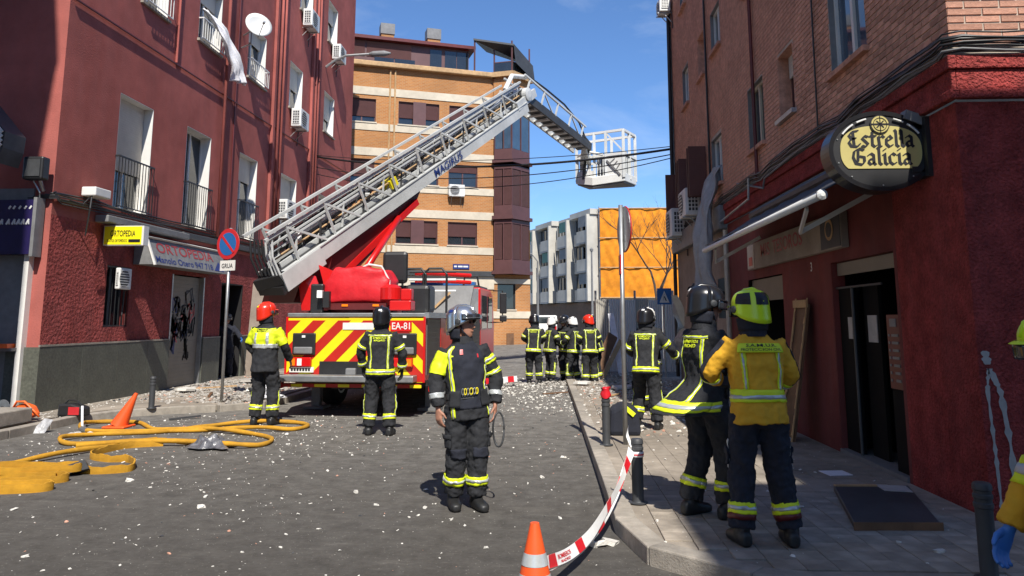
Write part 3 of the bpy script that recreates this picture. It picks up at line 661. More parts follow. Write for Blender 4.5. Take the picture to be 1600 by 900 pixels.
MB().fbox(FO, -8, 7.25, 3.2, 3.84, -.02, .05).build('white_band', 'cream', ob)
k = 0
for c, d in rows:
    for a, b in cols_:
        w_ = window(ob, FO, a, b, c, d, .15, 'maroon_metal', 'glass_dark', 'maroon_metal', shutter=(.62, .75, .7, .62)[k % 4] if not (c > 8 and c < 9 and a > 4) else .35, smat='shutter_brown', leaves=2, sill='cream')
        if a == 2.2: MB().fbox(FO, a + .75, a + 1.4, c - .02, d + .02, -.1, .02).build('middle_panel', 'maroon_metal', w_)
        k += 1
for t in (1.75, 2.0): MB().tube([OO + UO * t + NO * .06 + Z * 4, OO + UO * t + NO * .06 + Z * 14.2], .045, 6).build('drainpipe', 'pale_wood', ob)
MB().fbox(FO, 5.1, 5.95, 4.2, 4.45, .01, .04).build('street_name_plate', 'ink_blue', ob)
for a_, b_ in ((5.16, 5.3), (5.36, 5.6), (5.63, 5.88)): MB().fbox(FO, a_, b_, 4.29, 4.37, .04, .045).build('worn_letter', 'white_metal', ob)
# penthouse, terrace awnings, chimneys
FP = (OO - NO * .7, UO, NO)
mb = MB().fbox(FP, -8, 6.0, 14.5, 15.95, -3, 0); mb.build('penthouse', 'maroon_metal', ob)
MB().fbox(FP, -8.2, 6.3, 15.95, 16.12, -3, .35).build('penthouse_roof', 'dark_red', ob)
for a, b in ((1.0, 2.0), (2.05, 3.1)): MB().fbox(FP, a, b, 14.7, 15.1, .0, .03).build('penthouse_window', 'glass_dark', ob)
for a in (3.9, 4.7, 5.35): MB().fbox(FP, a, a + .62, 14.6, 15.8, .0, .03).build('penthouse_window', 'glass_dark', ob)
for a, b in ((-1.6, .5), (.6, 2.9)): MB().fbox(FP, a, b, 15.1, 15.9, .0, .03).build('penthouse_shutter', 'shutter_brown', ob)
for a, b in ((1.42, 2.09), (3.91, 4.6)):
    ch = MB().fbox(FP, a, b, 16.1, 16.72, -1.4, -.8).build('chimney', 'orange_brick', ob); MB().fbox(FP, a - .04, b + .04, 16.72, 17.3, -1.45, -.75).build('chimney_cap', 'mid_grey', ch)
CO = OO + UO * 7.2; P1 = V((-1.92, 38.1, 0)); P2 = V((-1.04, 39.4, 0)); P3 = V((-2.6, 43, 0))
for p in (OO + UO * 6.1 + NO * .2, CO + NO * .1, P1, P2): MB().tube([p + Z * 14.5, p + Z * 16.25], .05, 6).build('terrace_post', 'maroon_metal', ob)
mb = MB(); A, B_, C_, D_ = OO + UO * 6 + NO * .3, P1 + V((.1, -.1, 0)), P2 + V((.2, 0, 0)), CO - NO * 1.5
mb.add([A + Z * 16.3, B_ + Z * 16.05, B_ + Z * 15.95, A + Z * 16.2, D_ + Z * 16.4, C_ + Z * 15.3, C_ + Z * 15.2, D_ + Z * 16.3], [(0, 1, 5, 4), (3, 7, 6, 2), (0, 3, 2, 1), (1, 2, 6, 5), (4, 5, 6, 7), (0, 4, 7, 3)]); mb.build('terrace_awning', 'dark_grey', ob)
mb = MB(); mb.add([B_ + Z * 16, C_ + Z * 15.25, C_ + V((.1, 0, 0)) + Z * 14.4, B_ + V((.1, -.1, 0)) + Z * 15.0], [(0, 1, 2, 3)]); mb.build('awning_flap', 'dark_grey', ob)
for a, b in ((CO + NO * .15, P1), (P1, P2)):
    d = (b - a); fr = (a, d.normalized(), V((d.y, -d.x, 0)).normalized())
    MB().fbox(fr, 0, d.length, 14.5, 15.1, -.02, .01).build('terrace_glass', 'glass_dark', ob); MB().fbox(fr, 0, d.length, 15.1, 15.15, -.03, .02).build('terrace_rail', 'maroon_metal', ob)
    MB().fbox(fr, -.05, d.length + .05, 13.0, 14.5, -.4, 0).build('terrace_base', 'orange_brick', ob)
    MB().fbox(fr, -.1, d.length + .1, 14.3, 14.56, -.3, .2).build('parapet', 'pale_wood', ob)
    # glazed corner bay
    for (z0, z1, gl) in ((4.15, 6.75, 'shutter_brown'), (6.95, 9.6, 'shutter_brown'), (9.9, 13.0, 'glass_blue')):
        by = MB().fbox(fr, 0, d.length, z0, z0 + .55, -.5, .0).build('bay', 'maroon_metal', ob); MB().fbox(fr, 0, d.length, z1 - .2, z1, -.5, 0).build('bay_head', 'maroon_metal', by)
        nn = 2
        for q in range(nn):
            u0_, u1_ = d.length * q / nn + .05, d.length * (q + 1) / nn - .05
            MB().fbox(fr, u0_, u1_, z0 + .57, z1 - .22, -.06, -.03).build('pane', gl, by)
            MB().fbox(fr, u0_ - .05, u0_, z0 + .55, z1 - .2, -.08, .0).build('mullion', 'maroon_metal', by)
        MB().fbox(fr, -.08, d.length + .08, z0 - .18, z0, -.5, .12).build('ledge', 'maroon_metal', by)
        MB().fbox(fr, .05, d.length - .05, z0 + .56, z1 - .2, -.5, -.4).build('backing', 'interior', by)
d = (P2 - CO); fr = (CO, d.normalized(), V((d.y, -d.x, 0)).normalized())
mb = MB(); fwall(mb, fr, d.length, -.3, 4.0, [(.25, 1.25, 2.2, 3.5)]); mb.build('corner_wall', 'orange_brick', ob)
window(ob, fr, .25, 1.25, 2.2, 3.5, .12, 'dark_grey', 'glass_dark', 'dark_grey', leaves=1, sill='cream'); MB().fbox(fr, 0, d.length, 3.5, 3.75, 0, .05).build('white_band', 'cream', ob); MB().fbox(fr, 0, d.length, 1.75, 2.1, 0, .05).build('white_band', 'cream', ob)
MB().fbox(fr, .75, 1.15, .35, 1.0, 0, .03).build('meter_box', 'wood', ob)
mb = MB(); mb.add([P2 + Z * -.3, P3 + Z * -.3, P3 + Z * 14.5, P2 + Z * 14.5], [(0, 1, 2, 3)]); mb.build('side_wall', 'orange_brick', ob)
MB().prism([OO - UO * 7.9 - NO * .4, CO - NO * .4 - UO * .3, P2 - V((.4, -.3, 0)), P3 - V((.4, 0, 0)), OO - UO * 7 - NO * 8], (0, 0, 14.2)).build('core', 'interior', ob)
# ------------------------------------------------------------ far white balcony block with orange netting on its end
fb = empty('balcony_building', (4.15, 62, .45)); tag(fb, 'far white apartment block with balconies, left of the orange netting', 'building')
A0 = V((4.15, 62, 0)); UF = V((-.374, .927, 0)); NF = V((-.927, -.374, 0)); FF = (A0, UF, NF)
mb = MB(); fwall(mb, FF, 17, .3, 10.4, []); mb.build('wall', 'far_white', fb)
B(4.15, 11, 62, 62.3, .3, 10.5).build('end_wall', 'far_white', fb)
random.seed(4)
for m_ in range(4):
    u0 = m_ * 4.2 + .15; top = 10.75 - .0 * m_
    MB().fbox(FF, u0 - .15, u0 + 4.05, 10.3, 10.75, -4, .9 if m_ % 2 == 0 else .2).build('roof_slab', 'far_white', fb)
    MB().fbox(FF, u0, u0 + .25, 3.2, 10.3, -.1, 1.15).build('pier', 'far_white', fb)
    for fl in range(3):
        z0 = 3.3 + fl * 2.38
        MB().fbox(FF, u0 + .25, u0 + 2.2, z0, z0 + .95, .9, 1.1).build('balcony_parapet', 'far_white', fb)
        MB().fbox(FF, u0 + .25, u0 + 2.2, z0 - .15, z0, .0, 1.1).build('balcony_slab', 'far_grey', fb)
        MB().fbox(FF, u0 + .3, u0 + 2.1, z0 + .1, z0 + 2.1, .01, .06).build('balcony_door', 'glass_dark', fb)
        if (fl + m_) % 3 != 1: MB().fbox(FF, u0 + .35, u0 + 2.1, z0 + 1.3, z0 + 2.2, .92, .98).build('blind', 'blind_green' if (m_ + fl) % 2 else 'mid_grey', fb)
        MB().fbox(FF, u0 + 2.2, u0 + 4.05, z0 - .1, z0 + .9, .3, .5).build('balcony_parapet', 'far_white', fb)
        MB().fbox(FF, u0 + 2.3, u0 + 3.95, z0 + .95, z0 + 2.1, .05, .4).build('enclosed_window', 'glass_dark', fb)
        for q in range(3): MB().fbox(FF, u0 + 2.3 + q * .75, u0 + 2.36 + q * .75, z0 + .9, z0 + 2.15, .4, .46).build('mullion', 'far_grey', fb)
MB().fbox(FF, -.2, 17.2, .3, 3.1, .1, .5).build('dark_ground_floor', 'wood', fb)
nb = empty('scaffold_netting', (7.4, 61.5, 3.4)); tag(nb, 'bright orange scaffold netting covering the end wall of the far block', 'netting')
def netf(i, j, k0):
    x = 4.1 + i * 6.9; z = 3.45 + (k0 + j) * 2.42
    return (x, 61.6 + .06 * sin(i * 21 + k0) + .03 * sin(i * 57 + j * 9) - .05 * sin(pi * j), z)
for k0 in range(3):
    MB().grid(lambda i, j: netf(i, j, k0), 60, 8).build('net_sheet', 'net_orange', nb, smooth=True)
for z in (3.45, 5.87, 8.29, 10.71): MB().tube([(4.0, 61.5, z), (11.1, 61.5, z)], .05, 6).build('scaffold_pole', 'pale_wood', nb)
for x in (4.05, 10.9): MB().tube([(x, 61.75, .4), (x, 61.75, 10.9)], .05, 6).build('scaffold_pole', 'steel', nb)
mb = MB(); mb.box(-3.4, -2.3, 80, 86, .4, 10.2).box(-6, -3.4, 84, 90, .4, 9); o = mb.build('far_house', 'far_white'); tag(o, 'plain pale building at the very end of the street', 'building')
# street furniture far away
for nm, x, y, h, arm, lb in (('street_lamp', 2.75, 50, 6.2, 0, 'tall thin post in front of the far balcony block'), ('street_lamp', -.75, 46, 5.2, -1.2, 'curved arm street lamp beside the brown corner bay')):
    r = empty(nm, (x, y, .45)); tag(r, lb, 'street lamp')
    MB().tube([(x, y, .4), (x, y, h)], [.09, .05], 8).build('pole', 'mid_grey', r)
    if arm: MB().tube([(x, y, h), (x + arm * .3, y, h + .45), (x + arm, y, h + .5)], .04, 6).build('arm', 'mid_grey', r); MB().lathe((x + arm, y, h + .38), [(.02, .12), (.16, .1), (.2, 0), (.05, -.06)], 10).build('lamp_head', 'white_metal', r)
    else: MB().lathe((x, y, h), [(.1, -.05), (.12, .1), (.03, .2)], 8).build('pole_cap', 'mid_grey', r)
# bare tree before the netting
def tree(loc, h, seed, label):
    random.seed(seed); r = empty('bare_tree', loc); tag(r, label, 'tree'); tr = MB(); br = MB(); L = V(loc)
    def grow(mb, p, d, ln, rad, dep):
        n_ = 5; P = [p]; 
        for i in range(n_):
            d = (d + V((random.uniform(-.18, .18), random.uniform(-.18, .18), random.uniform(-.06, .12)))).normalized(); P.append(P[-1] + d * ln / n_)
        mb.tube(P, [rad * (1 - .45 * i / n_) for i in range(n_ + 1)], 6 if dep < 2 else 4)
        if dep < 5:
            for _ in range(3 if dep < 4 else 2):
                i = random.randint(2, n_); a = random.uniform(0, 2 * pi); s = random.uniform(.45, .9); e = V((cos(a) * s, sin(a) * s, random.uniform(.1, .7)))
                grow(br, P[i], (d * .6 + e).normalized(), ln * random.uniform(.55, .75), rad * .5, dep + 1)
    grow(tr, L, V((.05, 0, 1)), h * .42, .13, 0)
    tr.build('trunk', 'bark', r); br.build('branches', 'bark', r)
tree((7.1, 50, .45), 10.5, 12, 'bare leafless tree in front of the orange netting')
# corrugated hoarding behind the rescuers
hd = empty('corrugated_hoarding', (2.6, 24.4, .05)); tag(hd, 'grey corrugated metal hoarding behind the group of firefighters', 'hoarding')
for k in range(6):
    x0 = 1.45 + k * .42; mb = MB()
    mb.grid(lambda i, j: (x0 + i * .41, 24.4 + .02 * (1 if int(i * 12) % 2 else -1) + .03 * sin(k * 2.3), .02 + j * (2.3 + .05 * sin(k * 3))), 12, 1); mb.build('sheet', 'white_metal' if k % 3 else 'far_white', hd)
for x in (1.45, 2.7, 3.9): MB().tube([(x, 24.5, 0), (x, 24.5, 2.6)], .04, 6).build('post', 'steel', hd)
# ------------------------------------------------------------ houses behind the viewer, whose shade falls into the picture
oc = empty('corner_building', (8, -4, 0)); tag(oc, 'tall building behind the viewer shading the right pavement', 'building')
B(3.46, 5.2, -15, -3, 0, 12.7).build('wall', 'dull_brick', oc); B(5.2, 16, -15, -3, 0, 14.5).build('taller_wing', 'dull_brick', oc); B(5.2, 16.0, -15, -3, 14.5, 14.65).build('roof', 'mid_grey', oc)
for k in range(3):
    for z in (4.5, 7.5, 10.5): B(4 + k * 3.5, 5.2 + k * 3.5, -3.02, -2.97, z, z + 1.5).build('window', 'glass_dark', oc)
ol = empty('side_building', (-14, 0, 0)); tag(ol, 'tall building left of the viewer shading the shop front', 'building')
B(-22, -7.03, -12, 4, 0, 21).build('wall', 'cream', ol); B(-22.2, -7.0, -12, 4.1, 21, 21.3).build('roof', 'mid_grey', ol)
for k in range(3):
    for z in (4.5, 7.5, 10.5): B(-7.05, -7.0, -9 + k * 4, -7.8 + k * 4, z, z + 1.5).build('window', 'glass_dark', ol)
mb = MB(); mb.prism([(-7.03, 4, 16.3), (-6.82, 4, 16.5), (-6.95, 4, 17.5), (-7.03, 4, 18.2)], (0, -1.2, 0))
for k in range(12):
    z = 16.5 - k * .17; e = .20 - k * .015; mb.prism([(-7.03, 4, z), (-7.03 + e, 4, z), (-7.03 + e - .05, 4, z - .10), (-7.03, 4, z - .15)], (0, -.5, 0))
mb.build('tiled_eave', 'brick', ol)
# ============================================================ STREET THINGS ON THE FACADES
def ac_unit(label, loc, rz, w_=.85, h=.62, dp=.34, bracket=True):
    """outdoor unit, local: back at y=0, front at -y, hung on a bracket"""
    r = empty('air_conditioner', loc, rz); tag(r, label, 'air conditioner', 'air conditioners hung on the facades')
    MB().box(-w_ / 2, w_ / 2, -dp - .06, -.06, 0, h).build('casing', 'white_metal', r, local=True, bevel=.02)
    fan = MB().lathe((-w_ * .14, -dp - .062, h / 2), [(h * .4, 0), (h * .4, .012), (h * .3, .016)], 20, (0, -1, 0)).build('fan_opening', 'dark_grey', r, local=True)
    mb = MB()
    for k in range(7): mb.box(-w_ * .14 - h * .4, -w_ * .14 + h * .4, -dp - .085, -dp - .076, h * .14 + k * h * .12, h * .14 + k * h * .12 + .012)
    mb.build('fan_grille', 'white_metal', r, local=True)
    for s in (-1, 1):
        mb = MB().box(s * (w_ / 2 + .003), s * (w_ / 2 + .006), -dp, -.12, .08, h - .08); mb.build('coil', 'dark_grey', r, local=True)
        mb = MB(); x = s * (w_ / 2 + .012)
        for k in range(6): mb.bar((x, -dp, .09 + k * (h - .18) / 5), (x, -.12, .09 + k * (h - .18) / 5), .02, .02)
        for k in range(4): mb.bar((x, -dp + k * (dp - .12) / 3, .08), (x, -dp + k * (dp - .12) / 3, h - .08), .018, .018)
        mb.build('coil_guard', 'white_metal', r, local=True)
    if bracket:
        for s in (-.3, .3): MB().bar((s * w_, 0, -.02), (s * w_, -dp - .1, -.02), .03, .03).bar((s * w_, 0, -.32), (s * w_, -dp * .8, -.03), .02, .02).build('bracket', 'steel', r, local=True)
    MB().tube([(w_ * .4, -.1, .1), (w_ * .5, -.03, -.05), (w_ * .45, -.02, -.5)], .015, 6).build('hose', 'dark_grey', r, local=True)
    return r
ac_unit('white air conditioner on the red wall just above the foot of the ladder', (-8.7, 23.7, 4.85), pi / 2)
ac_unit('white air conditioner at mid height on the red wall, below the second floor window', (-8.7, 24.65, 8.1), pi / 2)
ac_unit('highest white air conditioner on the red building, left of its neighbour', (-8.7, 25.4, 11.95), pi / 2)
ac_unit('white air conditioner near the far edge of the red building beside the lamp arm', (-8.7, 29.0, 12.0), pi / 2)
ac_unit('air conditioner under a window of the orange brick building', OO + UO * 5.2 + Z * 7.85, radians(20), .8, .6, .3)
ac_unit('white air conditioner on the right brick building below the wooden shutters', (3.45, 17.4, 4.0), -pi / 2, .9, .62)
ac_unit('dusty air conditioner at the far end of the right brick building', (3.45, 19.4, 3.75), -pi / 2, .9, .7)
ac_unit('white box high on the far corner of the right brick building', (3.45, 20.35, 10.15), -pi / 2, .5, .4, .3)
ac_unit('air conditioner set into the barred window under the yellow sign', (-8.62, 14.72, 2.27), pi / 2, .42, .42, .1, False)
# black floodlight and small junction box at the near corner
r = empty('wall_floodlight', (-8.85, 12.5, 4.1)); tag(r, 'black box lamp on the near corner of the red building', 'floodlight')
B(-9.02, -8.66, 12.26, 12.46, 4.05, 4.45).build('housing', 'black_metal', r, bevel=.03); B(-8.98, -8.7, 12.245, 12.26, 4.1, 4.4).build('lens', 'dark_grey', r); MB().tube([(-8.84, 12.46, 4.1), (-8.84, 12.6, 3.9)], .03, 6).tube([(-8.9, 12.4, 4.05), (-8.8, 12.45, 3.85), (-8.86, 12.55, 3.7)], .012, 6).build('bracket', 'steel', r)
r = empty('junction_box', (-8.6, 13.6, 4.0)); tag(r, 'small white box with loose wires on the ledge of the red building', 'box')
B(-8.68, -8.4, 13.4, 13.9, 3.95, 4.12).build('casing', 'white_metal', r, bevel=.02); MB().tube([(-8.5, 13.45, 3.95), (-8.42, 13.3, 3.7), (-8.5, 13.35, 3.2)], .014, 6).tube([(-8.55, 13.5, 3.95), (-8.5, 13.2, 3.75), (-8.62, 13.0, 3.8)], .012, 6).build('wire', 'black_metal', r)
# cable bundle along left ledge
lc = empty('cable_bundle', (-8.6, 13, 3.8)); tag(lc, 'black cables along the ledge of the red building', 'cables'); random.seed(31)
for k in range(6):
    P = [(-9.1 + .1 * k, 12.58, 3.78 + .02 * k)] + [(-8.6 - .012 * k, 12.6, 3.77 + .02 * k)]
    for q in range(20): P.append((-8.63 - .008 * k, 12.8 + q, 3.74 + .03 * k - .006 * q + random.uniform(-.04, .04) + .008 * q))
    MB().tube(P, random.choice((.012, .016, .02)), 5).build('cable', 'black_metal' if k % 3 else 'dark_grey', lc)
# yellow projecting sign
r = empty('projecting_sign', (-8.25, 14.2, 3.1)); tag(r, 'yellow projecting sign lettered ORTOPEDIA on the red wall', 'sign')
sg = B(-8.66, -7.86, 14.18, 14.36, 3.10, 3.48).build('sign_box', 'white_metal', r); B(-8.645, -7.9, 14.172, 14.182, 3.115, 3.465).build('sign_face', 'sign_yellow', r)
text('ORTOPEDIA', 'ink', r, (-8.52, 14.167, 3.27), (1, 0, 0), Z, .50, .12); text('SANTOS ORTOPEDICO', 'ink', r, (-8.58, 14.167, 3.16), (1, 0, 0), Z, .40, .055); B(-8.15, -7.92, 14.164, 14.172, 3.16, 3.215).build('black_patch', 'ink', r)
for z_ in (3.4, 3.17): MB().bar((-8.7, 14.27, z_), (-8.6, 14.27, z_), .03).build('bracket', 'steel', r)
# canopy sign over the shop
r = empty('canopy_sign', (-8.4, 17.2, 2.8)); tag(r, 'grey shop canopy sign lettered ORTOPEDIA with white top edge', 'sign')
mb = MB(); mb.prism([(-8.69, 15.35, 2.82), (-8.22, 15.35, 2.82), (-8.42, 15.35, 3.36), (-8.69, 15.35, 3.42)], (0, 3.6, 0)); mb.build('canopy', 'mid_grey', r)
MB().prism([(-8.69, 15.3, 3.425), (-8.41, 15.3, 3.365), (-8.37, 15.3, 3.40), (-8.69, 15.3, 3.48)], (0, 3.7, 0)).build('top_edge', 'white_paint', r)
MB().prism([(-8.225, 15.3, 2.80), (-8.19, 15.3, 2.81), (-8.40, 15.3, 3.37), (-8.43, 15.3, 3.36)], (0, .05, 0)).build('end_trim', 'white_paint', r)
ey = V((-.2, 0, .54)).normalized(); nn = V((.54, 0, .2)).normalized() * .006
text('ORTOPEDIA', 'ink_red', r, V((-8.22, 15.6, 2.82)) + ey * .28 + nn, (0, 1, 0), ey, 2.7, .24); text('Manolo Otero 947 718', 'ink_blue', r, V((-8.22, 15.45, 2.82)) + ey * .05 + nn, (0, 1, 0), ey, 2.7, .15)
mb = MB(); mb.prism([V((-8.22, 18.2, 2.82)) + ey * .05 + nn, V((-8.22, 18.75, 2.82)) + ey * .05 + nn, V((-8.22, 18.55, 2.82)) + ey * .3 + nn], nn * .2); mb.build('logo', 'ink_blue', r)
# satellite dish
r = empty('satellite_dish', (-8.6, 20.0, 9.4)); tag(r, 'white satellite dish on the red wall', 'satellite dish')
ax = V((.62, -.74, .26)).normalized(); c0 = V((-8.1, 19.8, 9.85))
MB().lathe(c0, [(.001, -.10), (.15, -.085), (.28, -.045), (.37, 0), (.375, .008), (.27, -.03), (.14, -.07), (.001, -.085)], 28, ax).build('dish', 'white_metal', r, smooth=True)
MB().tube([c0 - ax * .1, V((-8.69, 20.2, 9.7))], .025, 6).tube([V((-8.4, 20.05, 9.78)), V((-8.4, 20.05, 9.4)), V((-8.69, 20.1, 9.3))], .02, 6).build('mount', 'steel', r); MB().tube([c0 + V((0, 0, -.37)), c0 + ax * .45 + V((0, 0, -.2))], .012, 6).lathe(c0 + ax * .42 + V((0, 0, -.2)), [(.035, 0), (.03, .09)], 8, ax).build('receiver_arm', 'steel', r)
# lamp arm on the red building
r = empty('wall_street_lamp', (-8.7, 28.2, 11.4)); tag(r, 'street lamp on a bracket arm reaching out from the red building', 'street lamp')
MB().tube([(-8.7, 28.0, 11.45), (-8.3, 28, 11.75), (-7.9, 28, 11.9), (-6.9, 28, 11.95)], .05, 8).build('arm', 'steel', r); MB().lathe((-6.9, 28, 11.95), [(.05, -.1), (.11, .05), (.12, .5), (.04, .75)], 12, (1, 0, .02)).build('lamp_head', 'mid_grey', r)
# hanging cloths
def cloth(name, m, label, path, w0, w1, seed, nrm):
    random.seed(seed); P = [V(p) for p in path]; n_ = 24
    def at(t):
        t *= len(P) - 1; i = min(int(t), len(P) - 2); return P[i].lerp(P[i + 1], t - i)
    side = V((-.3 if nrm[0] < 0 else .3, .95, 0)); nrm = V(nrm)
    def f(i, j):
        c = at(i); ww = w0 + (w1 - w0) * i; return c + side * (j - .5) * ww + nrm * (.075 * sin(j * 15 + i * 4) * (.5 + i * .6) + .04 * sin(j * 31 + i * 11) + .03 * sin(i * 17 + j * 5))
    mb = MB().grid(f, 30, 20); o = mb.build(name, m, smooth=True); s = o.modifiers.new('thick', 'SOLIDIFY'); s.thickness = .006
    tag(o, label, 'curtain'); return o
cloth('curtain', 'cloth_white', 'white curtain blown out of an upper window of the red building', [(-8.75, 17.95, 9.5), (-8.45, 18.25, 9.15), (-8.3, 18.55, 8.7), (-8.2, 18.85, 8.25), (-8.2, 19.0, 7.9)], .3, .5, 2, (1, -.3, 0))
cloth('curtain', 'cloth_grey', 'grey curtain hanging from a broken window over the bar', [(3.42, 15.3, 4.75), (3.3, 15.3, 4.4), (3.12, 15.2, 3.9), (3.02, 15.1, 3.3), (3.0, 15.1, 2.6), (3.02, 15.0, 2.2)], .4, .6, 3, (-1, 0, 0))
# overhead wires across the street
for k, (zl, zr, sag, rr, lb) in enumerate(((7.7, 6.35, .45, .035, 'thick black cable crossing the street behind the ladder'), (7.3, 6.2, .55, .016, 'thin wire just below the thick cable across the street'), (7.05, 6.1, .7, .014, 'lowest thin wire crossing the street'), (7.75, 6.42, .3, .012, 'uppermost thin wire crossing the street'))):
    a = V((-8.7, 27.2, zl)); b = V((3.42, 20.6, zr)); P = []
    for q in range(31): t = q / 30; P.append(a.lerp(b, t) - Z * sag * 4 * t * (1 - t))
    tag(MB().tube(P, rr, 6).build('overhead_cable', 'black_metal', smooth=True), lb, 'cable', 'wires across the street')
# awning over the bar
r = empty('awning', (2.9, 9.8, 3.2)); tag(r, 'partly rolled dark awning with pale front bar over the bar door', 'awning')
MB().tube([(2.55, 7.15, 2.83), (2.55, 12.6, 2.80)], .04, 12).build('front_bar', 'white_metal', r, smooth=True)
MB().lathe((2.55, 7.14, 2.83), [(.05, 0), (.05, -.03), (.02, -.05)], 12, (0, 1, 0)).build('end_cap', 'white_metal', r)
mb = MB(); mb.grid(lambda i, j: (2.55 + j * .85, 7.2 + i * 5.35, 2.86 + j * .5 - .03 * sin(pi * j) + .01 * sin(i * 40)), 30, 6); o = mb.build('canvas', 'dark_grey', r, smooth=True); o.modifiers.new('thick', 'SOLIDIFY').thickness = .008
MB().tube([(3.4, 7.1, 3.38), (3.4, 12.65, 3.38)], .09, 10).build('roller', 'dark_grey', r)
for y in (7.9, 12.2): MB().bar((2.6, y - .2, 2.78), (2.75, y + .5, 2.62), .03, .05).bar((2.75, y + .5, 2.62), (3.42, y + .2, 3.0), .03, .05).build('folding_arm', 'white_metal', r)
# oval projecting bar sign
def blackletter(word, scale):
    """broad-nib strokes in a 1-high em, returns list of polylines and the advance"""
    G_ = {'E': ([[(.55, .95), (.25, .9), (.1, .7), (.22, .5), (.42, .52)], [(.22, .5), (.08, .3), (.2, .08), (.5, .05), (.62, .2)], [(.3, .9), (.34, .1)]], .68),
          'G': ([[(.6, .85), (.4, .95), (.15, .8), (.08, .45), (.2, .1), (.5, .03), (.62, .2)], [(.62, .2), (.62, .45), (.38, .5)], [(.34, .85), (.3, .2)]], .74),
          's': ([[(.36, .6), (.2, .66), (.08, .52), (.36, .2), (.22, .03), (.06, .1)]], .42), 't': ([[(.18, .9), (.16, .15), (.28, .04), (.36, .1)], [(.04, .64), (.34, .64)]], .38),
          'r': ([[(.1, .62), (.14, .04)], [(.14, .5), (.28, .66), (.38, .56)], [(.06, .04), (.22, .04)]], .40), 'e': ([[(.38, .12), (.22, .03), (.08, .2), (.1, .5), (.26, .66), (.38, .5), (.1, .34)]], .45),
          'l': ([[(.08, .98), (.14, .9), (.14, .12), (.24, .03)]], .28), 'a': ([[(.08, .56), (.22, .66), (.34, .56), (.34, .12), (.42, .03)], [(.34, .36), (.14, .32), (.08, .16), (.18, .04), (.34, .14)]], .47),
          'i': ([[(.06, .58), (.14, .64), (.14, .12), (.24, .03)], [(.1, .84), (.18, .9)]], .28), 'c': ([[(.36, .56), (.24, .66), (.08, .5), (.1, .16), (.24, .03), (.38, .12)]], .42)}
    x = 0; out = []
    for ch in word:
        ls, ad = G_[ch]
        for l in ls: out.append([((x + a) * scale, b * scale) for a, b in l])
        x += ad
    return out, x * scale
def nib(mb, line, O, ex, ey, nw, nt=.3):
    nx, nyv = cos(radians(38)) * nw / 2, sin(radians(38)) * nw / 2; qx, qy = -sin(radians(38)) * nw * nt / 2, cos(radians(38)) * nw * nt / 2
    for (x0, y0_), (x1, y1) in zip(line[:-1], line[1:]):
        pts = []
        for (x, y) in ((x0, y0_), (x1, y1)):
            for s, t in ((1, 1), (1, -1), (-1, -1), (-1, 1)): pts.append((x + s * nx + t * qx, y + s * nyv + t * qy))
        pts = sorted(set(pts)); lo = []; up = []
        cr = lambda o, a, b: (a[0] - o[0]) * (b[1] - o[1]) - (a[1] - o[1]) * (b[0] - o[0])
        for p in pts:
            while len(lo) > 1 and cr(lo[-2], lo[-1], p) <= 0: lo.pop()
            lo.append(p)
        for p in reversed(pts):
            while len(up) > 1 and cr(up[-2], up[-1], p) <= 0: up.pop()
            up.append(p)
        hull = lo[:-1] + up[:-1]; nib.k = (nib.k + 1) % 5
        mb.add([O + ex * x + ey * y + V((0, -.0003 * nib.k, 0)) for x, y in hull], [tuple(range(len(hull)))])
nib.k = 0
r = empty('projecting_sign', (3.0, 6.98, 3.2)); tag(r, 'oval black and gold beer sign projecting from the red wall', 'sign')
EX, EZ = V((1, 0, 0)), Z; c0 = V((3.035, 6.98, 3.20))
def oval(a, b, zlo=-9, zhi=9, n_=56, p=2.0, cz=0):
    pts = []
    for k in range(n_):
        t = 2 * pi * k / n_; x = a * abs(cos(t)) ** (2 / p) * (1 if cos(t) >= 0 else -1); z = b * abs(sin(t)) ** (2 / p) * (1 if sin(t) >= 0 else -1); pts.append((x, min(max(z + cz, zlo), zhi)))
    return pts
MB().prism([c0 + EX * x + EZ * z + V((0, -.05, 0)) for x, z in oval(.445, .345)], (0, .2, 0)).build('sign_body', 'black_metal', r, bevel=.012)
mb = MB(); o_, i_ = oval(.47, .375), oval(.43, .335); n_ = len(o_)
mb.v = [c0 + EX * x + EZ * z + V((0, -.06, 0)) for x, z in o_] + [c0 + EX * x + EZ * z + V((0, -.06, 0)) for x, z in i_] + [c0 + EX * x + EZ * z + V((0, .16, 0)) for x, z in o_]
for k in range(n_): j = (k + 1) % n_; mb.f += [(k, j, n_ + j, n_ + k), (k, 2 * n_ + k, 2 * n_ + j, j)]
mb.build('rim', 'helmet_black', r)
MB().prism([c0 + EX * x + EZ * z + V((0, -.058, 0)) for x, z in oval(.365, .235, -.165, 9, p=2.6)], (0, .006, 0)).build('sign_face', 'sign_gold', r)
MB().lathe(c0 + V((0, -.066, .245)), [(.088, 0), (.088, .004)], 28, (0, -1, 0)).build('emblem_ring', 'ink', r); MB().lathe(c0 + V((0, -.071, .245)), [(.078, 0), (.078, .004)], 28, (0, -1, 0)).build('emblem', 'sign_gold', r)
mb = MB()
for k in range(4):
    a = k * pi / 2; mb.bar(c0 + V((0, -.077, .245)), c0 + V((.078 * cos(a), -.077, .245 + .078 * sin(a))), .004, .014)
for k in range(4):
    a = k * pi / 2 + pi / 4; mb.bar(c0 + V((0, -.077, .245)), c0 + V((.045 * cos(a), -.077, .245 + .045 * sin(a))), .004, .01)
mb.build('emblem_star', 'ink', r)
MB().tube([c0 + V((.06 * cos(2 * pi * k / 24), -.078, .245 + .06 * sin(2 * pi * k / 24))) for k in range(25)], .003, 5).build('emblem_circle', 'ink', r)
mb = MB()
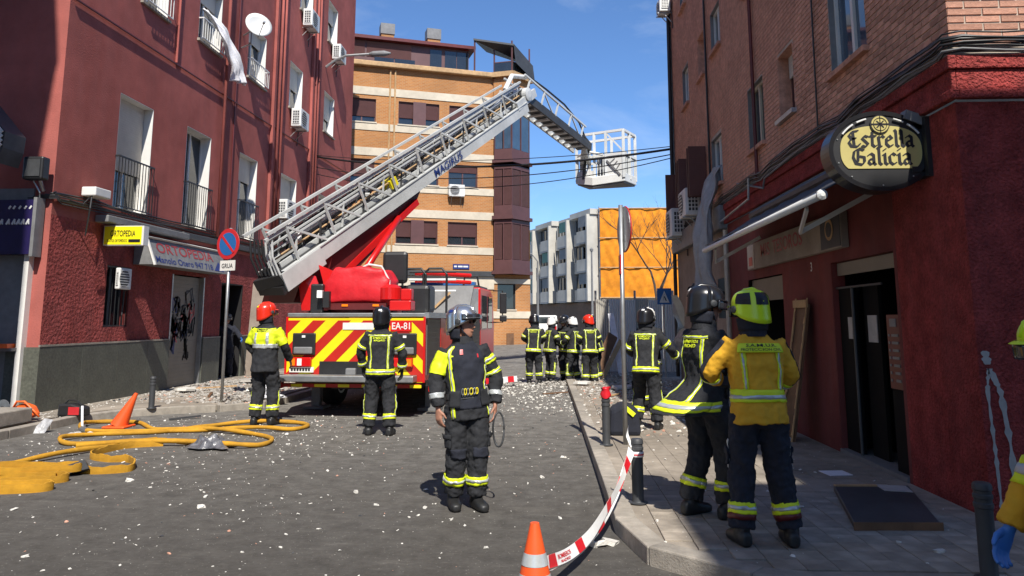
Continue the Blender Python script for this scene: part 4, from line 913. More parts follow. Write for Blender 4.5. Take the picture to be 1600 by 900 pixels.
for a0, a1 in ((108, 122), (128, 150), (58, 72), (30, 52)):
    P = [c0 + V((.395 * cos(radians(a)), -.07, .31 * sin(radians(a)))) for a in range(a0, a1 + 1, 2)]; MB().tube(P, .009, 6).build('chrome_trim', 'white_metal', r)
for wd_, z0_, sc in (('Estrella', .03, .165), ('Galicia', -.135, .165)):
    ls, ad = blackletter(wd_, sc); wt = .60 if wd_ == 'Estrella' else .54; mb = MB()
    for l in ls: nib(mb, [(x * wt / ad, y) for x, y in l], c0 + V((-wt / 2 + .0, -.0605, z0_)), EX, EZ, .028)
    mb.build('lettering', 'ink', r)
mb = MB(); mb.box(3.3, 3.44, 6.92, 7.04, 3.0, 3.05).box(3.3, 3.44, 6.92, 7.04, 3.4, 3.45).box(3.41, 3.45, 6.85, 7.1, 2.95, 3.5); mb.build('bracket', 'black_metal', r)
MB().prism([(3.25, 6.9, 3.5), (3.44, 6.9, 3.42), (3.44, 6.9, 3.52), (3.28, 6.9, 3.58)], (0, .12, 0)).build('bracket_cover', 'mid_grey', r)
for a in (200, 340, 270, 20, 160, 228, 312): MB().lathe(c0 + V((.41 * cos(radians(a)), -.052, .32 * sin(radians(a)))), [(.008, 0), (.006, .006)], 8, (0, -1, 0)).build('bolt', 'steel', r)
# striped awning corner at the left edge
r = empty('striped_awning', (-9.2, 11.6, 4.9)); tag(r, 'white striped awning corner at the upper left edge', 'awning')
MB().prism([(-9.8, 11.6, 5.25), (-8.9, 11.6, 4.45), (-8.88, 11.6, 4.72), (-9.8, 11.6, 5.75)], (0, .5, 0)).build('canvas', 'dark_grey', r)
for k in range(4): MB().bar((-9.8, 11.585, 5.70 - k * .12), (-8.92 - .0 * k, 11.585, 4.70 - k * .075), .012, .055).build('stripe', 'white_paint', r)
MB().prism([(-8.9, 11.6, 4.46), (-8.97, 11.6, 4.2), (-9.15, 11.6, 4.25), (-9.25, 11.6, 4.74)], (0, .5, 0)).build('valance', 'dark_grey', r)
# ------------------------------------------------------------ road signs
def sign_post(x, y, h, rz, label, plate):
    r = empty('road_sign', (x, y, .12)); tag(r, label, 'road sign')
    MB().tube([(x, y, .1), (x, y, h)], .03, 10).build('pole', 'steel', r, smooth=True)
    n_ = V((sin(rz), -cos(rz), 0)); c = V((x, y, h - .32)) + n_ * .04; e1 = V((cos(rz), sin(rz), 0))
    MB().lathe(c, [(.30, 0), (.305, .012), (.30, .016)], 36, n_).build('disc', 'sign_red', r)
    MB().lathe(c + n_ * .018, [(.225, 0), (.225, .003)], 36, n_).build('blue_field', 'sign_blue', r)
    MB().bar(c + n_ * .025 + (e1 * -.17 + Z * .17), c + n_ * .025 + (e1 * .17 - Z * .17), .004, .05, up=n_.cross((e1 - Z).normalized())).build('diagonal_bar', 'sign_red', r)
    MB().lathe(c - n_ * .004, [(.295, 0), (.295, -.004)], 36, n_).build('disc_back', 'steel', r)
    if plate:
        a = c - Z * .42; MB().box8([a - e1 * .2 - Z * .1, a + e1 * .2 - Z * .1, a + e1 * .2 - Z * .1 - n_ * .012, a - e1 * .2 - Z * .1 - n_ * .012, a - e1 * .2 + Z * .1, a + e1 * .2 + Z * .1, a + e1 * .2 + Z * .1 - n_ * .012, a - e1 * .2 + Z * .1 - n_ * .012]).build('plate', 'white_paint', r)
        text('GRUA', 'ink', r, a - e1 * .15 - Z * .05 + n_ * .004, e1, Z, .3, .09)
    return r
sign_post(-6.28, 14.5, 3.46, radians(-24), 'round blue and red no parking sign on the left pavement', True)
sp = sign_post(.93, 9.86, 3.16, radians(101), 'tall grey sign post with edge-on red disc on the right pavement', False)
B(.9, .92, 9.75, 9.97, 2.25, 2.5).build('plate', 'sign_red', sp)
r = empty('crossing_sign', (3.25, 21.6, .1)); tag(r, 'small blue pedestrian crossing sign beside the far end of the bar building', 'road sign')
MB().tube([(3.2, 21.6, 0), (3.2, 21.6, 2.5)], .03, 8).build('pole', 'steel', r); B(3.0, 3.4, 21.53, 21.56, 2.1, 2.55).build('plate', 'sign_blue', r); MB().prism([(3.06, 21.525, 2.15), (3.34, 21.525, 2.15), (3.2, 21.525, 2.48)], (0, .003, 0)).build('triangle', 'white_paint', r); MB().bar((3.2, 21.52, 2.4), (3.16, 21.52, 2.2), .004, .03).bar((3.2, 21.52, 2.32), (3.25, 21.52, 2.2), .004, .03).build('figure', 'ink', r)
# ------------------------------------------------------------ bollards
def bollard(x, y, h, label):
    r = empty('bollard', (x, y, .12)); tag(r, label, 'bollard', 'cast iron bollards on the kerb')
    pr = [(.06, 0), (.052, .012), (.05, .02), (.05, h - .15), (.056, h - .145), (.056, h - .12), (.05, h - .115), (.05, h - .095), (.056, h - .09), (.056, h - .07), (.05, h - .065), (.05, h - .045), (.056, h - .04), (.054, h - .012), (.045, h), (.0, h + .004)]
    MB().lathe((x, y, .12), pr, 24).build('post', 'dark_grey', r, smooth=True, auto=35); MB().lathe((x, y, .12), [(.085, 0), (.085, .006), (.06, .01)], 20).build('base_flange', 'dark_grey', r); return r
bo = bollard(.69, 9.84, .62, 'dark bollard with a red plastic strip on top, beside the sign post')
b1 = bollard(.74, 6.82, .53, 'dark bollard wrapped with red and white tape at the kerb')
bollard(2.64, 4.98, .56, 'dark bollard in front of the red corner wall at bottom right'); bollard(-7.07, 13.41, .55, 'grey bollard on the left pavement by the shop')
random.seed(2); mb = MB()
mb.grid(lambda i, j: (.69 + (.06 + .012 * sin(j * 7)) * cos(i * 2 * pi), 9.84 + (.06 + .012 * sin(i * 9)) * sin(i * 2 * pi), .70 + j * .12 + .012 * sin(i * 15)), 16, 4); mb.lathe((.69, 9.84, .80), [(.06, 0), (.03, .03)], 12); o = mb.build('plastic_strip', 'tape_red', smooth=True); tag(o, 'crumpled red plastic strip on top of a bollard', 'plastic strip')
# ------------------------------------------------------------ cones
def cone(x, y, label, lean=(0, 0), bands=True, h=.5):
    r = empty('traffic_cone', (x, y, 0)); tag(r, label, 'traffic cone', 'orange traffic cones')
    b = .13; q = lambda t: V((x + lean[0] * t * h, y + lean[1] * t * h, 0))
    MB().box(x - .18, x + .18, y - .18, y + .18, .0, .035).build('base', 'cone_orange', r, bevel=.02)
    mb = MB(); pts = [q(t) + Z * (.03 + t * (h - .03)) for t in [i / 12 for i in range(13)]]; mb.tube(pts, [b - t * (b - .026) for t in [i / 12 for i in range(13)]], 24); mb.build('shell', 'cone_orange', r, smooth=True, auto=50)
    if bands:
        for a, c in ((.52, .66), (.28, .42)):
            T_ = [a + (c - a) * i / 3 for i in range(4)]; MB().tube([q(t) + Z * (.03 + t * (h - .03)) for t in T_], [b - t * (b - .026) + .003 for t in T_], 24, cap=False).build('reflective_band', 'silver_tape', r, smooth=True)
    return r
cone(-.10, 4.62, 'orange traffic cone with silver bands at the bottom edge')
cone(-6.77, 11.89, 'bent orange traffic cone beside the yellow hose', (.42, .1), False, .52)
# ------------------------------------------------------------ barrier tape
def ribbon(path, wd, tw, name, label=None, parent=None, m='tape_white', reds=()):
    P = [V(p) for p in path]; n_ = 60
    def at(t):
        t = min(max(t, 0), .9999) * (len(P) - 1); i = int(t); f = t - i; p0, p1, p2, p3 = P[max(i - 1, 0)], P[i], P[i + 1], P[min(i + 2, len(P) - 1)]
        return .5 * ((2 * p1) + (p2 - p0) * f + (2 * p0 - 5 * p1 + 4 * p2 - p3) * f * f + (-p0 + 3 * p1 - 3 * p2 + p3) * f ** 3)
    def pt(t, s, o=0):
        d = (at(t + .01) - at(t - .01)).normalized(); sd = d.cross(Z).normalized(); a = tw(t); ax = sd * cos(a) + Z * sin(a); nr = d.cross(ax).normalized(); return at(t) + ax * s * wd / 2 + nr * o
    mb = MB().grid(lambda i, j: pt(i, j * 2 - 1), n_, 2); ob_ = mb.build(name, m, parent, smooth=True)
    for a, b in reds:
        for o in (.0025, -.0025): MB().grid(lambda i, j: pt(a + (b - a) * i, j * 2 - 1, o), 8, 2).build('red_block', 'tape_red', ob_)
    ob_['fn'] = 0; del ob_['fn']
    return ob_, pt
tp, pt = ribbon([(-.04, 4.75, .24), (.11, 5.18, .17), (.27, 5.62, .17), (.42, 6.05, .25), (.57, 6.45, .38), (.69, 6.79, .56)], .075, lambda t: .9 + .5 * sin(t * 6) + (1.6 * t if t > .4 else .64), 'barrier_tape', reds=[(.04, .10), (.27, .33), (.60, .65), (.86, .92)])
tag(tp, 'red and white barrier tape running from the cone to the bollard', 'tape')
for o in (.003, -.003):
    text('BOMBEROS', 'tape_red', tp, (0, 0, 0), (1, 0, 0), Z, 1, 1, fn=lambda x, y: pt(.115 + .1 * x, -.1 + y * .75, o)); text('MADRID', 'tape_red', tp, (0, 0, 0), (1, 0, 0), Z, 1, 1, fn=lambda x, y: pt(.13 + .07 * x, -.75 + y * .45, o))
tp2, _ = ribbon([(-.02, 4.8, .18), (.16, 5.35, .10), (.34, 5.85, .14), (.5, 6.3, .27), (.66, 6.74, .5)], .05, lambda t: .3 + 2.5 * t, 'barrier_tape', reds=[(.5, .58), (.8, .86)]); tag(tp2, 'second twisted strand of barrier tape lying under the first', 'tape')
mb = MB().lathe((.74, 6.82, .50), [(.0555, 0), (.0575, .004), (.0575, .04), (.0555, .044)], 24); o = mb.build('tape_wrap', 'tape_white', smooth=True); tag(o, 'ring of barrier tape wound around a bollard', 'tape')
MB().lathe((.74, 6.82, .515), [(.0585, 0), (.0585, .012)], 24).build('red_block', 'tape_red', o)
ribb, _ = ribbon([(.70, 6.8, .57), (.66, 6.82, .68), (.67, 6.85, .74)], .05, lambda t: 1.2, 'tape_end'); tag(ribb, 'loose white tape end sticking up from the bollard', 'tape')
# ============================================================ FIRE ENGINE
TK = V((-3.43, 13.3, 0)); TR = radians(-3.6)
tk = empty('fire_engine', TK, TR); tag(tk, 'red ladder fire engine with yellow and red chevron rear', 'fire engine')
_ti = Matrix.Rotation(-TR, 3, 'Z')
def tl(p): return _ti @ (V(p) - TK)          # world -> truck
def tb(name, m, *bx, parent=None, bevel=0): return MB().box(*bx).build(name, m, parent or tk, local=True, bevel=bevel)
body = tb('body', 'truck_red', -1.25, 1.25, .02, 6.1, .62, 1.70, bevel=.02)
tb('deck', 'steel', -1.25, 1.25, .0, 6.1, 1.72, 1.79, bevel=.01)
tb('chassis', 'black_metal', -.5, .5, .3, 8.8, .45, .75); tb('underbody', 'black_metal', -1.2, 1.2, .35, 5.8, .5, .62)
rear = tb('rear_panel', 'chevron_yellow', -1.235, 1.235, -.012, .015, .60, 1.70)
def clip_stripe(x0, x1, z0, z1, c, wv, sgn):
    """region of rectangle where c <= x*sgn + z <= c+wv (45 degree stripe)"""
    poly = [(x0, z0), (x1, z0), (x1, z1), (x0, z1)]
    for k, lim in ((1, c), (-1, c + wv)):
        out = []
        for i in range(len(poly)):
            a, b = poly[i], poly[(i + 1) % len(poly)]; fa = k * (a[0] * sgn + a[1] - lim); fb = k * (b[0] * sgn + b[1] - lim)
            if fa >= 0: out.append(a)
            if fa * fb < 0: t = fa / (fa - fb); out.append((a[0] + (b[0] - a[0]) * t, a[1] + (b[1] - a[1]) * t))
        poly = out
        if len(poly) < 3: return None
    return poly
for sgn, x0, x1 in ((-1, -1.23, .62), (1, .62, 1.23)):
    c = -2.4
    while c < 4:
        p = clip_stripe(x0, x1, .61, 1.66, c, .23, sgn)
        if p: MB().prism([(x, -.013, z) for x, z in p], (0, -.003, 0)).build('chevron', 'chevron_red', rear, local=True)
        c += .46
tb('red_edge', 'truck_red', 1.225, 1.262, -.02, .03, .6, 1.72); tb('red_edge', 'truck_red', -1.262, -1.225, -.02, .03, .6, 1.72)
for s in (-1, 1):
    x0 = -1.12 if s < 0 else .70
    rc = tb('stabiliser_housing', 'black_metal', x0, x0 + .42, -.06, -.014, 1.06, 1.44, bevel=.02)
    tb('control_box', 'mid_grey', x0 + .04, x0 + .38, -.10, -.06, 1.08, 1.2, parent=rc, bevel=.02); tb('lamp', 'lamp_white', x0 + .18, x0 + .24, -.075, -.06, 1.36, 1.4, parent=rc)
    lp = tb('tail_light', 'lamp_red', x0 - .02, x0 + .36, -.09, -.014, .86, 1.02, bevel=.015)
    tb('reversing_lens', 'lamp_white', x0 + .12, x0 + .2, -.1, -.09, .88, 1.0, parent=lp); tb('indicator_lens', 'lamp_orange', x0 + .26 if s > 0 else x0 - .0, x0 + .345 if s > 0 else x0 + .08, -.1, -.09, .88, 1.0, parent=lp)
pp_ = tb('number_plate', 'white_paint', -1.16, -.72, -.04, -.015, .76, .85); [tb('worn_letter', 'ink', -1.13 + q * .052, -1.095 + q * .052, -.043, -.04, .78, .83, parent=pp_) for q in range(7)]
tb('rear_recess', 'black_metal', -.62, .55, -.03, -.014, .64, .95); tb('tow_hook', 'mid_grey', -.12, .06, -.12, -.03, .72, .84, bevel=.02)
tb('bumper_step', 'steel', -1.3, 1.14, -.36, -.05, .62, .73, bevel=.015)
ub = tb('underrun_bar', 'chevron_red', -1.26, 1.2, -.2, -.06, .52, .58)
for k in range(6): tb('yellow_mark', 'chevron_yellow', -1.05 + k * .42, -.85 + k * .42, -.204, -.2, .525, .575, parent=ub)
tb('label_panel', 'white_metal', -.22, .34, -.025, -.014, 1.50, 1.62)
ep = tb('unit_number_plate', 'truck_red', .64, 1.02, -.03, -.016, 1.47, 1.66); text('EA-81', 'white_paint', ep, (.67, -.034, 1.505), (1, 0, 0), Z, .32, .12, local=True)
tb('roller_lamp', 'lamp_red', -1.4, -1.22, -.25, -.1, .5, .6); tb('roller_lamp', 'lamp_red', 1.26, 1.42, .3, .42, .42, .58)
# right side lockers
for k, (a, b) in enumerate(((.1, 1.2), (2.55, 3.7), (3.75, 4.9), (4.95, 6.05))):
    lk = tb('locker_shutter', 'roller_steel', 1.252, 1.27, a, b, .72, 1.68); tb('locker_handle', 'black_metal', 1.27, 1.29, a + .2, b - .2, .78, .81, parent=lk)
    tb('locker_shutter', 'roller_steel', -1.27, -1.252, a, b, .72, 1.68)
tb('red_post', 'truck_red', 1.25, 1.275, 1.22, 1.5, .62, 1.7); tb('side_rail', 'steel', 1.24, 1.32, .0, 6.1, 1.70, 1.80)
tb('mudguard', 'black_metal', 1.05, 1.28, 1.5, 2.5, .85, 1.1)
for x in (-1.05, 1.05):
    for y in (2.0, 7.3):
        wh = MB().lathe((x, y, .5), [(.30, -.15), (.47, -.15), (.5, -.11), (.5, .11), (.47, .15), (.30, .15)], 32, (1, 0, 0)).build('wheel', 'rubber', tk, local=True, smooth=True, auto=40)
        MB().lathe((x, y, .5), [(.29, -.16), (.28, .16), (.12, .12)], 20, (1, 0, 0)).build('rim', 'steel', wh, local=True)
for x in (-1.1, 1.1):                       # stabiliser legs
    for y in (1.2, 5.6): MB().box(x - .08, x + .08, y - .08, y + .08, .06, .6).box(x - .2, x + .2, y - .2, y + .2, .01, .06).build('stabiliser_leg', 'mid_grey', tk, local=True)
# cab
CY = 6.25
cab = MB().prism([(-1.25, CY, .7), (-1.25, CY + 2.55, .7), (-1.25, CY + 2.6, 1.5), (-1.25, CY + 2.3, 2.38), (-1.25, CY + 1.9, 2.5), (-1.25, CY, 2.5)], (2.5, 0, 0)).build('cab', 'truck_red', tk, local=True, bevel=.05)
tb('cab_back_panel', 'steel', -1.2, 1.2, CY - .03, CY - .004, 1.80, 2.47, parent=cab)
tb('reflection_bar', 'pale_wood', .2, .26, CY - .06, CY - .035, 1.8, 2.3, parent=cab)  # pale bar put in for the yellow reflection on the back panel
tb('cab_roof', 'dark_grey', -1.15, 1.15, CY + .1, CY + 1.9, 2.505, 2.56, parent=cab)
for a, b in ((CY + .2, CY + 1.1), (CY + 1.25, CY + 2.1)): tb('side_window', 'glass_dark', 1.252, 1.26, a, b, 1.45, 2.3, parent=cab)
tb('windscreen', 'glass_dark', -1.1, 1.1, CY + 2.56, CY + 2.62, 1.65, 2.35, parent=cab)
lb_ = tb('light_bar', 'sign_blue', -.9, .9, CY + 1.2, CY + 1.5, 2.57, 2.7, parent=cab)
for z0, z1 in ((1.85, 2.45), (1.62, 1.8)): tb('mirror', 'black_metal', 1.42, 1.62, CY + 2.5, CY + 2.6, z0, z1, parent=cab, bevel=.03)
MB().tube([(1.25, CY + 2.4, 2.5), (1.5, CY + 2.55, 2.5), (1.5, CY + 2.55, 1.6), (1.25, CY + 2.4, 1.6)], .02, 6).build('mirror_arm', 'black_metal', cab, local=True)
MB().tube([(.75, CY + .3, 2.5), (.78, CY + .3, 2.78), (1.1, CY + .4, 2.8), (1.15, CY + .4, 2.5)], .03, 6).build('roof_hoop', 'black_metal', cab, local=True)
# deck equipment: turntable, red cover, seat, rails
tc_ = V((-.75, 2.3, 0))
MB().lathe((tc_.x, tc_.y, 1.79), [(.95, 0), (.95, .12), (.8, .16), (.8, .3)], 36).build('turntable', 'dark_red', tk, local=True)
MB().prism([(-1.35, 1.6, 2.05), (-.2, 1.6, 2.05), (-.35, 1.6, 2.45), (-.95, 1.6, 2.62), (-1.25, 1.6, 2.5)], (0, .9, 0)).build('turntable_pedestal', 'dark_red', tk, local=True, bevel=.04)
random.seed(8)
cv = MB().prism([(-1.0, .95, 1.95), (.30, .95, 1.95), (.36, .95, 2.42), (.2, .95, 2.62), (-.3, .95, 2.68), (-.8, .95, 2.66), (-1.02, .95, 2.35)], (0, .8, 0)).build('control_stand_cover', 'tarp_red', tk, local=True, smooth=False)
for nm, ty, kw in (('s', 'SUBSURF', dict(levels=3, render_levels=3, subdivision_type='SIMPLE')), ('sm', 'SMOOTH', dict(factor=.6, iterations=6))):
    md = cv.modifiers.new(nm, ty)
    for a, b in kw.items(): setattr(md, a, b)
tx = bpy.data.textures.new('folds', 'CLOUDS'); tx.noise_scale = .36; md = cv.modifiers.new('d', 'DISPLACE'); md.texture = tx; md.strength = .15; cv.data.polygons.foreach_set('use_smooth', [True] * len(cv.data.polygons))
MB().tube([(-.35, 1.02, 2.6), (-.1, 1.0, 2.72), (.15, 1.02, 2.68), (.3, 1.05, 2.4), (.3, 1.05, 2.1)], .022, 8).build('guard_hoop', 'white_metal', tk, local=True)
tb('operator_seat', 'black_metal', -.1, .42, 1.9, 2.05, 2.4, 3.05, bevel=.07)
MB().prism([(-.95, 1.02, 2.0), (-.75, 1.02, 2.0), (-.70, 1.02, 2.55), (-1.1, 1.02, 2.72), (-1.0, 1.02, 2.4)], (0, .12, 0)).build('pedestal_plate', 'truck_red', tk, local=True)
tb('work_lamp', 'lamp_white', -1.0, -.9, .72, .8, 2.08, 2.22); tb('lamp_bracket', 'black_metal', -.88, -.76, .72, .82, 1.9, 2.2)
tb('turntable_rail', 'dark_red', -.9, .3, .85, .95, 1.86, 1.98)
for x in (-.55, .05): tb('marker_lamp', 'lamp_orange', x, x + .12, .83, .85, 1.92, 1.96)
tb('hydraulic_block', 'black_metal', -1.2, -.95, .9, 1.5, 1.8, 2.35, bevel=.03)
tb('red_locker', 'truck_red', .45, .85, .55, .9, 1.84, 2.02, bevel=.02); tb('red_locker', 'truck_red', .62, .82, .7, .9, 2.03, 2.24, bevel=.02)
MB().box8([(.2, 4.2, 1.82), (1.3, 4.2, 1.82), (1.3, 4.26, 1.82), (.2, 4.26, 1.82), (.22, 4.4, 2.46), (1.38, 4.4, 2.46), (1.38, 4.46, 2.46), (.22, 4.46, 2.46)]).build('raised_locker_lid', 'mid_grey', tk, local=True, bevel=.01); MB().bar((.5, 4.2, 1.95), (.85, 4.26, 2.3), .03, .05).build('reflection_bar', 'pale_wood', tk, local=True)  # pale bar repeats the yellow reflection on the lid
tb('pump_unit', 'black_metal', .5, 1.0, 1.4, 2.0, 1.8, 2.35, bevel=.08)
MB().lathe((.35, 1.0, 2.05), [(.2, 0), (.2, .22), (.12, .28)], 20).build('red_drum', 'truck_red', tk, local=True)
for x0 in (.15, .6): MB().tube([(x0, 2.6, 1.8), (x0, 2.6, 2.62), (x0 + .12, 2.6, 2.74), (x0 + .4, 2.6, 2.74), (x0 + .5, 2.6, 2.62), (x0 + .5, 2.6, 1.8)], .025, 8).build('deck_hoop', 'black_metal', tk, local=True)
for z in (2.3, 2.55, 2.72): MB().tube([(.1, 3.4, z), (1.15, 3.4, z)], .025, 8).build('deck_rail', 'white_metal' if z < 2.6 else 'black_metal', tk, local=True)
for z in (2.62, 2.80): MB().tube([(-.2, 5.2, z), (.2, 5.6, z + .02), (1.0, 6.2, z)], .05, 8).build('red_lift_rail', 'truck_red', tk, local=True)
# ------------------------------------------------------------ ladder (built in world space, converted to the truck's)
C0 = V((-5.22, 14.05, 2.46)); C1 = V((-.98, 22.0, 7.95)); LD = (C1 - C0).normalized(); LH = V((LD.x, LD.y, 0)).normalized(); LR = V((LH.y, -LH.x, 0)); LU = LR.cross(LD).normalized(); LL = (C1 - C0).length
def lp(t, r, u): return tl(C0 + LD * t + LR * (r * .66 + .13) + LU * u)
_up = _ti @ LU
ld = MB().bar(lp(-.1, 0, -.08), lp(LL, 0, -.08), .5, .03, _up).build('ladder_floor', 'ladder_dark', tk, local=True)
def lbar(name, m, t0, r0_, u0, t1, r1, u1, w_, h=None, parent=None): return MB().bar(lp(t0, r0_, u0), lp(t1, r1, u1), w_, h or w_, _up).build(name, m, parent or ld, local=True)
for s in (-1, 1):
    lbar('main_beam', 'ladder_grey', -.1, s * .47, .0, LL * .99, s * .47, .02, .06, .27)
    lbar('beam_flange', 'ladder_grey', -.1, s * .47, .165, LL * .99, s * .47, .165, .1, .025)
    lbar('top_rail', 'ladder_grey', -.12, s * .49, .93, LL * .985, s * .49, .80, .055, .055)
    if s > 0: lbar('second_rail', 'ladder_grey', -.2, s * .44, .84, LL * .98, s * .44, .72, .05, .05)
    n_ = 9
    for k in range(n_):
        t = .35 + k * (LL - .6) / n_; t2 = t + (LL - .6) / n_; m_ = 'ladder_grey'
        lbar('upright', m_, t, s * .47, .15, t, s * .48, .9 - .1 * k / n_, .045)
        lbar('diagonal', m_, t, s * .47, .86 - .1 * k / n_, t2 - .25, s * .47, .18, .042)
    lbar('inner_beam', 'ladder_dark', -.1, s * .36, .12, LL * 1.0, s * .36, .12, .05, .16); lbar('inner_rail', 'ladder_grey' if s > 0 else 'ladder_dark', .3, s * .36, .62, LL, s * .36, .58, .035)
    lbar('inner_beam', 'ladder_grey', 0, s * .27, .24, LL * 1.01, s * .27, .24, .04, .1); lbar('inner_rail', 'ladder_grey', .2, s * .27, .54, LL, s * .27, .52, .035)
    for k in range(14):
        t = .3 + k * (LL - .5) / 14; lbar('inner_strut', 'ladder_dark' if k % 2 else 'ladder_grey', t, s * .36, .14, t + .32, s * .36, .64, .03); lbar('inner_strut', 'ladder_dark', t + .32, s * .27, .26, t + .6, s * .27, .52, .025)
for k in range(30):
    t = .2 + k * (LL - .3) / 29; MB().tube([lp(t, -.44, .06), lp(t, .44, .06)], .02, 6).build('rung', 'ladder_grey', ld, local=True)
for k, (r_, u_) in enumerate(((.2, .3), (.05, .34), (-.12, .3), (.3, .42), (-.3, .4))): MB().tube([lp(.1, r_, u_), lp(LL * .5, r_, u_ - .06 + .02 * k), lp(LL, r_, u_)], .018, 6).build('cable_run', ('black_metal', 'pale_wood', 'black_metal', 'pale_wood', 'steel')[k], ld, local=True)
lbar('fall_arrest_box', 'dark_grey', 1.0, .0, .4, 2.0, .0, .42, .35, .12); lbar('yellow_winch', 'chevron_yellow', 3.6, .2, .35, 3.85, .2, .38, .25, .2)
random.seed(14)
for k in range(16): t = random.uniform(.1, LL * .95); lbar('clamp', random.choice(('white_metal', 'steel', 'dark_grey')), t, random.choice((-.2, .1, .28)), random.uniform(.2, .5), t + random.uniform(.1, .3), random.choice((-.15, .12, .3)), random.uniform(.25, .55), .07, .05)
# foot of the ladder: pulleys, hoses, end plate
MB().prism([lp(-.2, .52, -.2), lp(.9, .52, -.2), lp(.9, .52, .16), (lp(-.2, .52, .16))], _ti @ (LR * .03)).build('foot_plate', 'ladder_grey', ld, local=True)
for s in (-.45, -.3, -.15, 0, .15, .3, .42): MB().tube([lp(-.02, s, .8), lp(-.12 - .1 * abs(s), s, .5), lp(-.2, s + .08, .15), lp(-.12, s, -.12)], .022, 8).build('hydraulic_hose', 'ladder_grey' if s > 0 else 'black_metal', ld, local=True)
lbar('foot_crossbar', 'black_metal', -.2, -.5, -.15, -.2, .5, -.15, .16, .16); lbar('foot_block', 'black_metal', -.22, -.45, .0, -.1, .45, .05, .25, .2)
for u_ in (.2, .36, .52): lbar('dark_infill_bar', 'ladder_dark', .05, -.40, u_, LL * .97, -.40, u_ - .04, .02, .11)  # dark bars added so the inside of the ladder looks dark and closed
for k in range(8): t = .7 + k * LL / 8.6; lbar('infill_bracket', 'black_metal', t, -.38, .1, t, -.38, .62, .1, .03)  # brackets joining the added dark bars
# lettering on the near beam
text('MAGIRUS', 'ink_blue', ld, lp(LL * .485, .545, -.075), _ti @ LD, _ti @ LU, 1.32, .19, local=True)
# cradle, lifting arms under the ladder
MB().prism([lp(.6, .3, -.18), lp(4.6, .3, -.18), lp(4.2, .3, -.42), lp(.8, .3, -.95)], _ti @ (LR * -.6)).build('ladder_cradle', 'dark_red', tk, local=True)
MB().bar(tl((-4.35, 15.1, 2.45)), lp(4.3, .32, -.35), .12, .14, _up).build('lifting_arm', 'truck_red', tk, local=True); MB().bar(tl((-5.0, 15.5, 2.45)), lp(4.3, -.32, -.35), .12, .14, _up).build('lifting_arm', 'truck_red', tk, local=True)
MB().tube([tl((-3.85, 14.95, 2.4)), lp(3.5, .36, -.4)], .07, 12).build('hydraulic_ram', 'truck_red', tk, local=True, smooth=True)
MB().prism([lp(.3, .5, -.1), lp(1.2, .5, -.1), tl((-4.5, 14.9, 2.0)), tl((-5.0, 14.6, 2.0))], _ti @ (LR * -.9)).build('pivot_frame', 'dark_red', tk, local=True)
MB().prism([tl((-4.75, 14.35, 1.85)), tl((-4.25, 14.35, 1.85)), tl((-4.5, 14.35, 2.5)), tl((-4.85, 14.3, 2.6))], _ti @ V((-.05, .2, 0))).build('pivot_cheek', 'truck_red', tk, local=True)
# articulated end arm
E0 = C1 + LD * .1 + LU * .35; E1 = V((1.15, 25.7, 7.55)); AD = (E1 - E0).normalized(); AU = LR.cross(AD).normalized(); AL = (E1 - E0).length; _au = _ti @ AU
def ap(t, r, u): return tl(E0 + AD * t + LR * r + AU * u)
am = MB().bar(ap(-.2, 0, -.02), ap(AL, 0, -.02), .36, .05, _au).build('end_arm', 'ladder_dark', tk, local=True)
def abar(name, m, t0, r0_, u0, t1, r1, u1, w_, h=None): return MB().bar(ap(t0, r0_, u0), ap(t1, r1, u1), w_, h or w_, _au).build(name, m, am, local=True)
for s in (-1, 1):
    abar('arm_beam', 'ladder_dark' if s > 0 else 'ladder_grey', -.3, s * .33, 0, AL, s * .33, 0, .06, .26); abar('arm_rail', 'ladder_grey', -.1, s * .36, .62, AL * .88, s * .36, .55, .055)
    for k in range(5):
        t = .1 + k * AL * .2; abar('arm_upright', 'ladder_grey', t, s * .34, .1, t + .1, s * .36, .58, .045)
        if k in (1, 3): abar('arm_diagonal', 'ladder_grey', t + .1, s * .35, .55, t + .7, s * .34, .12, .035)
for k in range(11): t = .15 + k * AL / 11.5; MB().bar(ap(t, -.32, -.07), ap(t, .32, -.07), .1, .05, _au).build('arm_rung', 'white_metal', am, local=True)
MB().tube([ap(.6, .1, .9), ap(1.6, .1, .95), ap(2.8, .1, .95), ap(3.8, .15, .7), ap(4.5, .2, .1)], .03, 8).build('basket_hose', 'black_metal', am, local=True)
for s in (-.38, .38): MB().bar(lp(LL - .7, s * 1.25, .2), ap(.5, s, .3), .08, .25, _up).build('knuckle_link', 'ladder_grey', am, local=True)
MB().lathe(tl(E0 - LR * .5), [(.2, 0), (.2, 1.0), (.1, 1.02)], 20, _ti @ LR).build('knuckle_pin', 'ladder_grey', am, local=True)
MB().tube([lp(LL - .9, .3, .8), lp(LL - .3, .3, 1.05), ap(.2, .2, .7)], .07, 10).build('knuckle_cylinder', 'white_metal', am, local=True)
MB().tube([lp(LL - 1.6, .2, .5), lp(LL - .2, .25, .75)], .07, 10).build('knuckle_cylinder', 'steel', am, local=True)
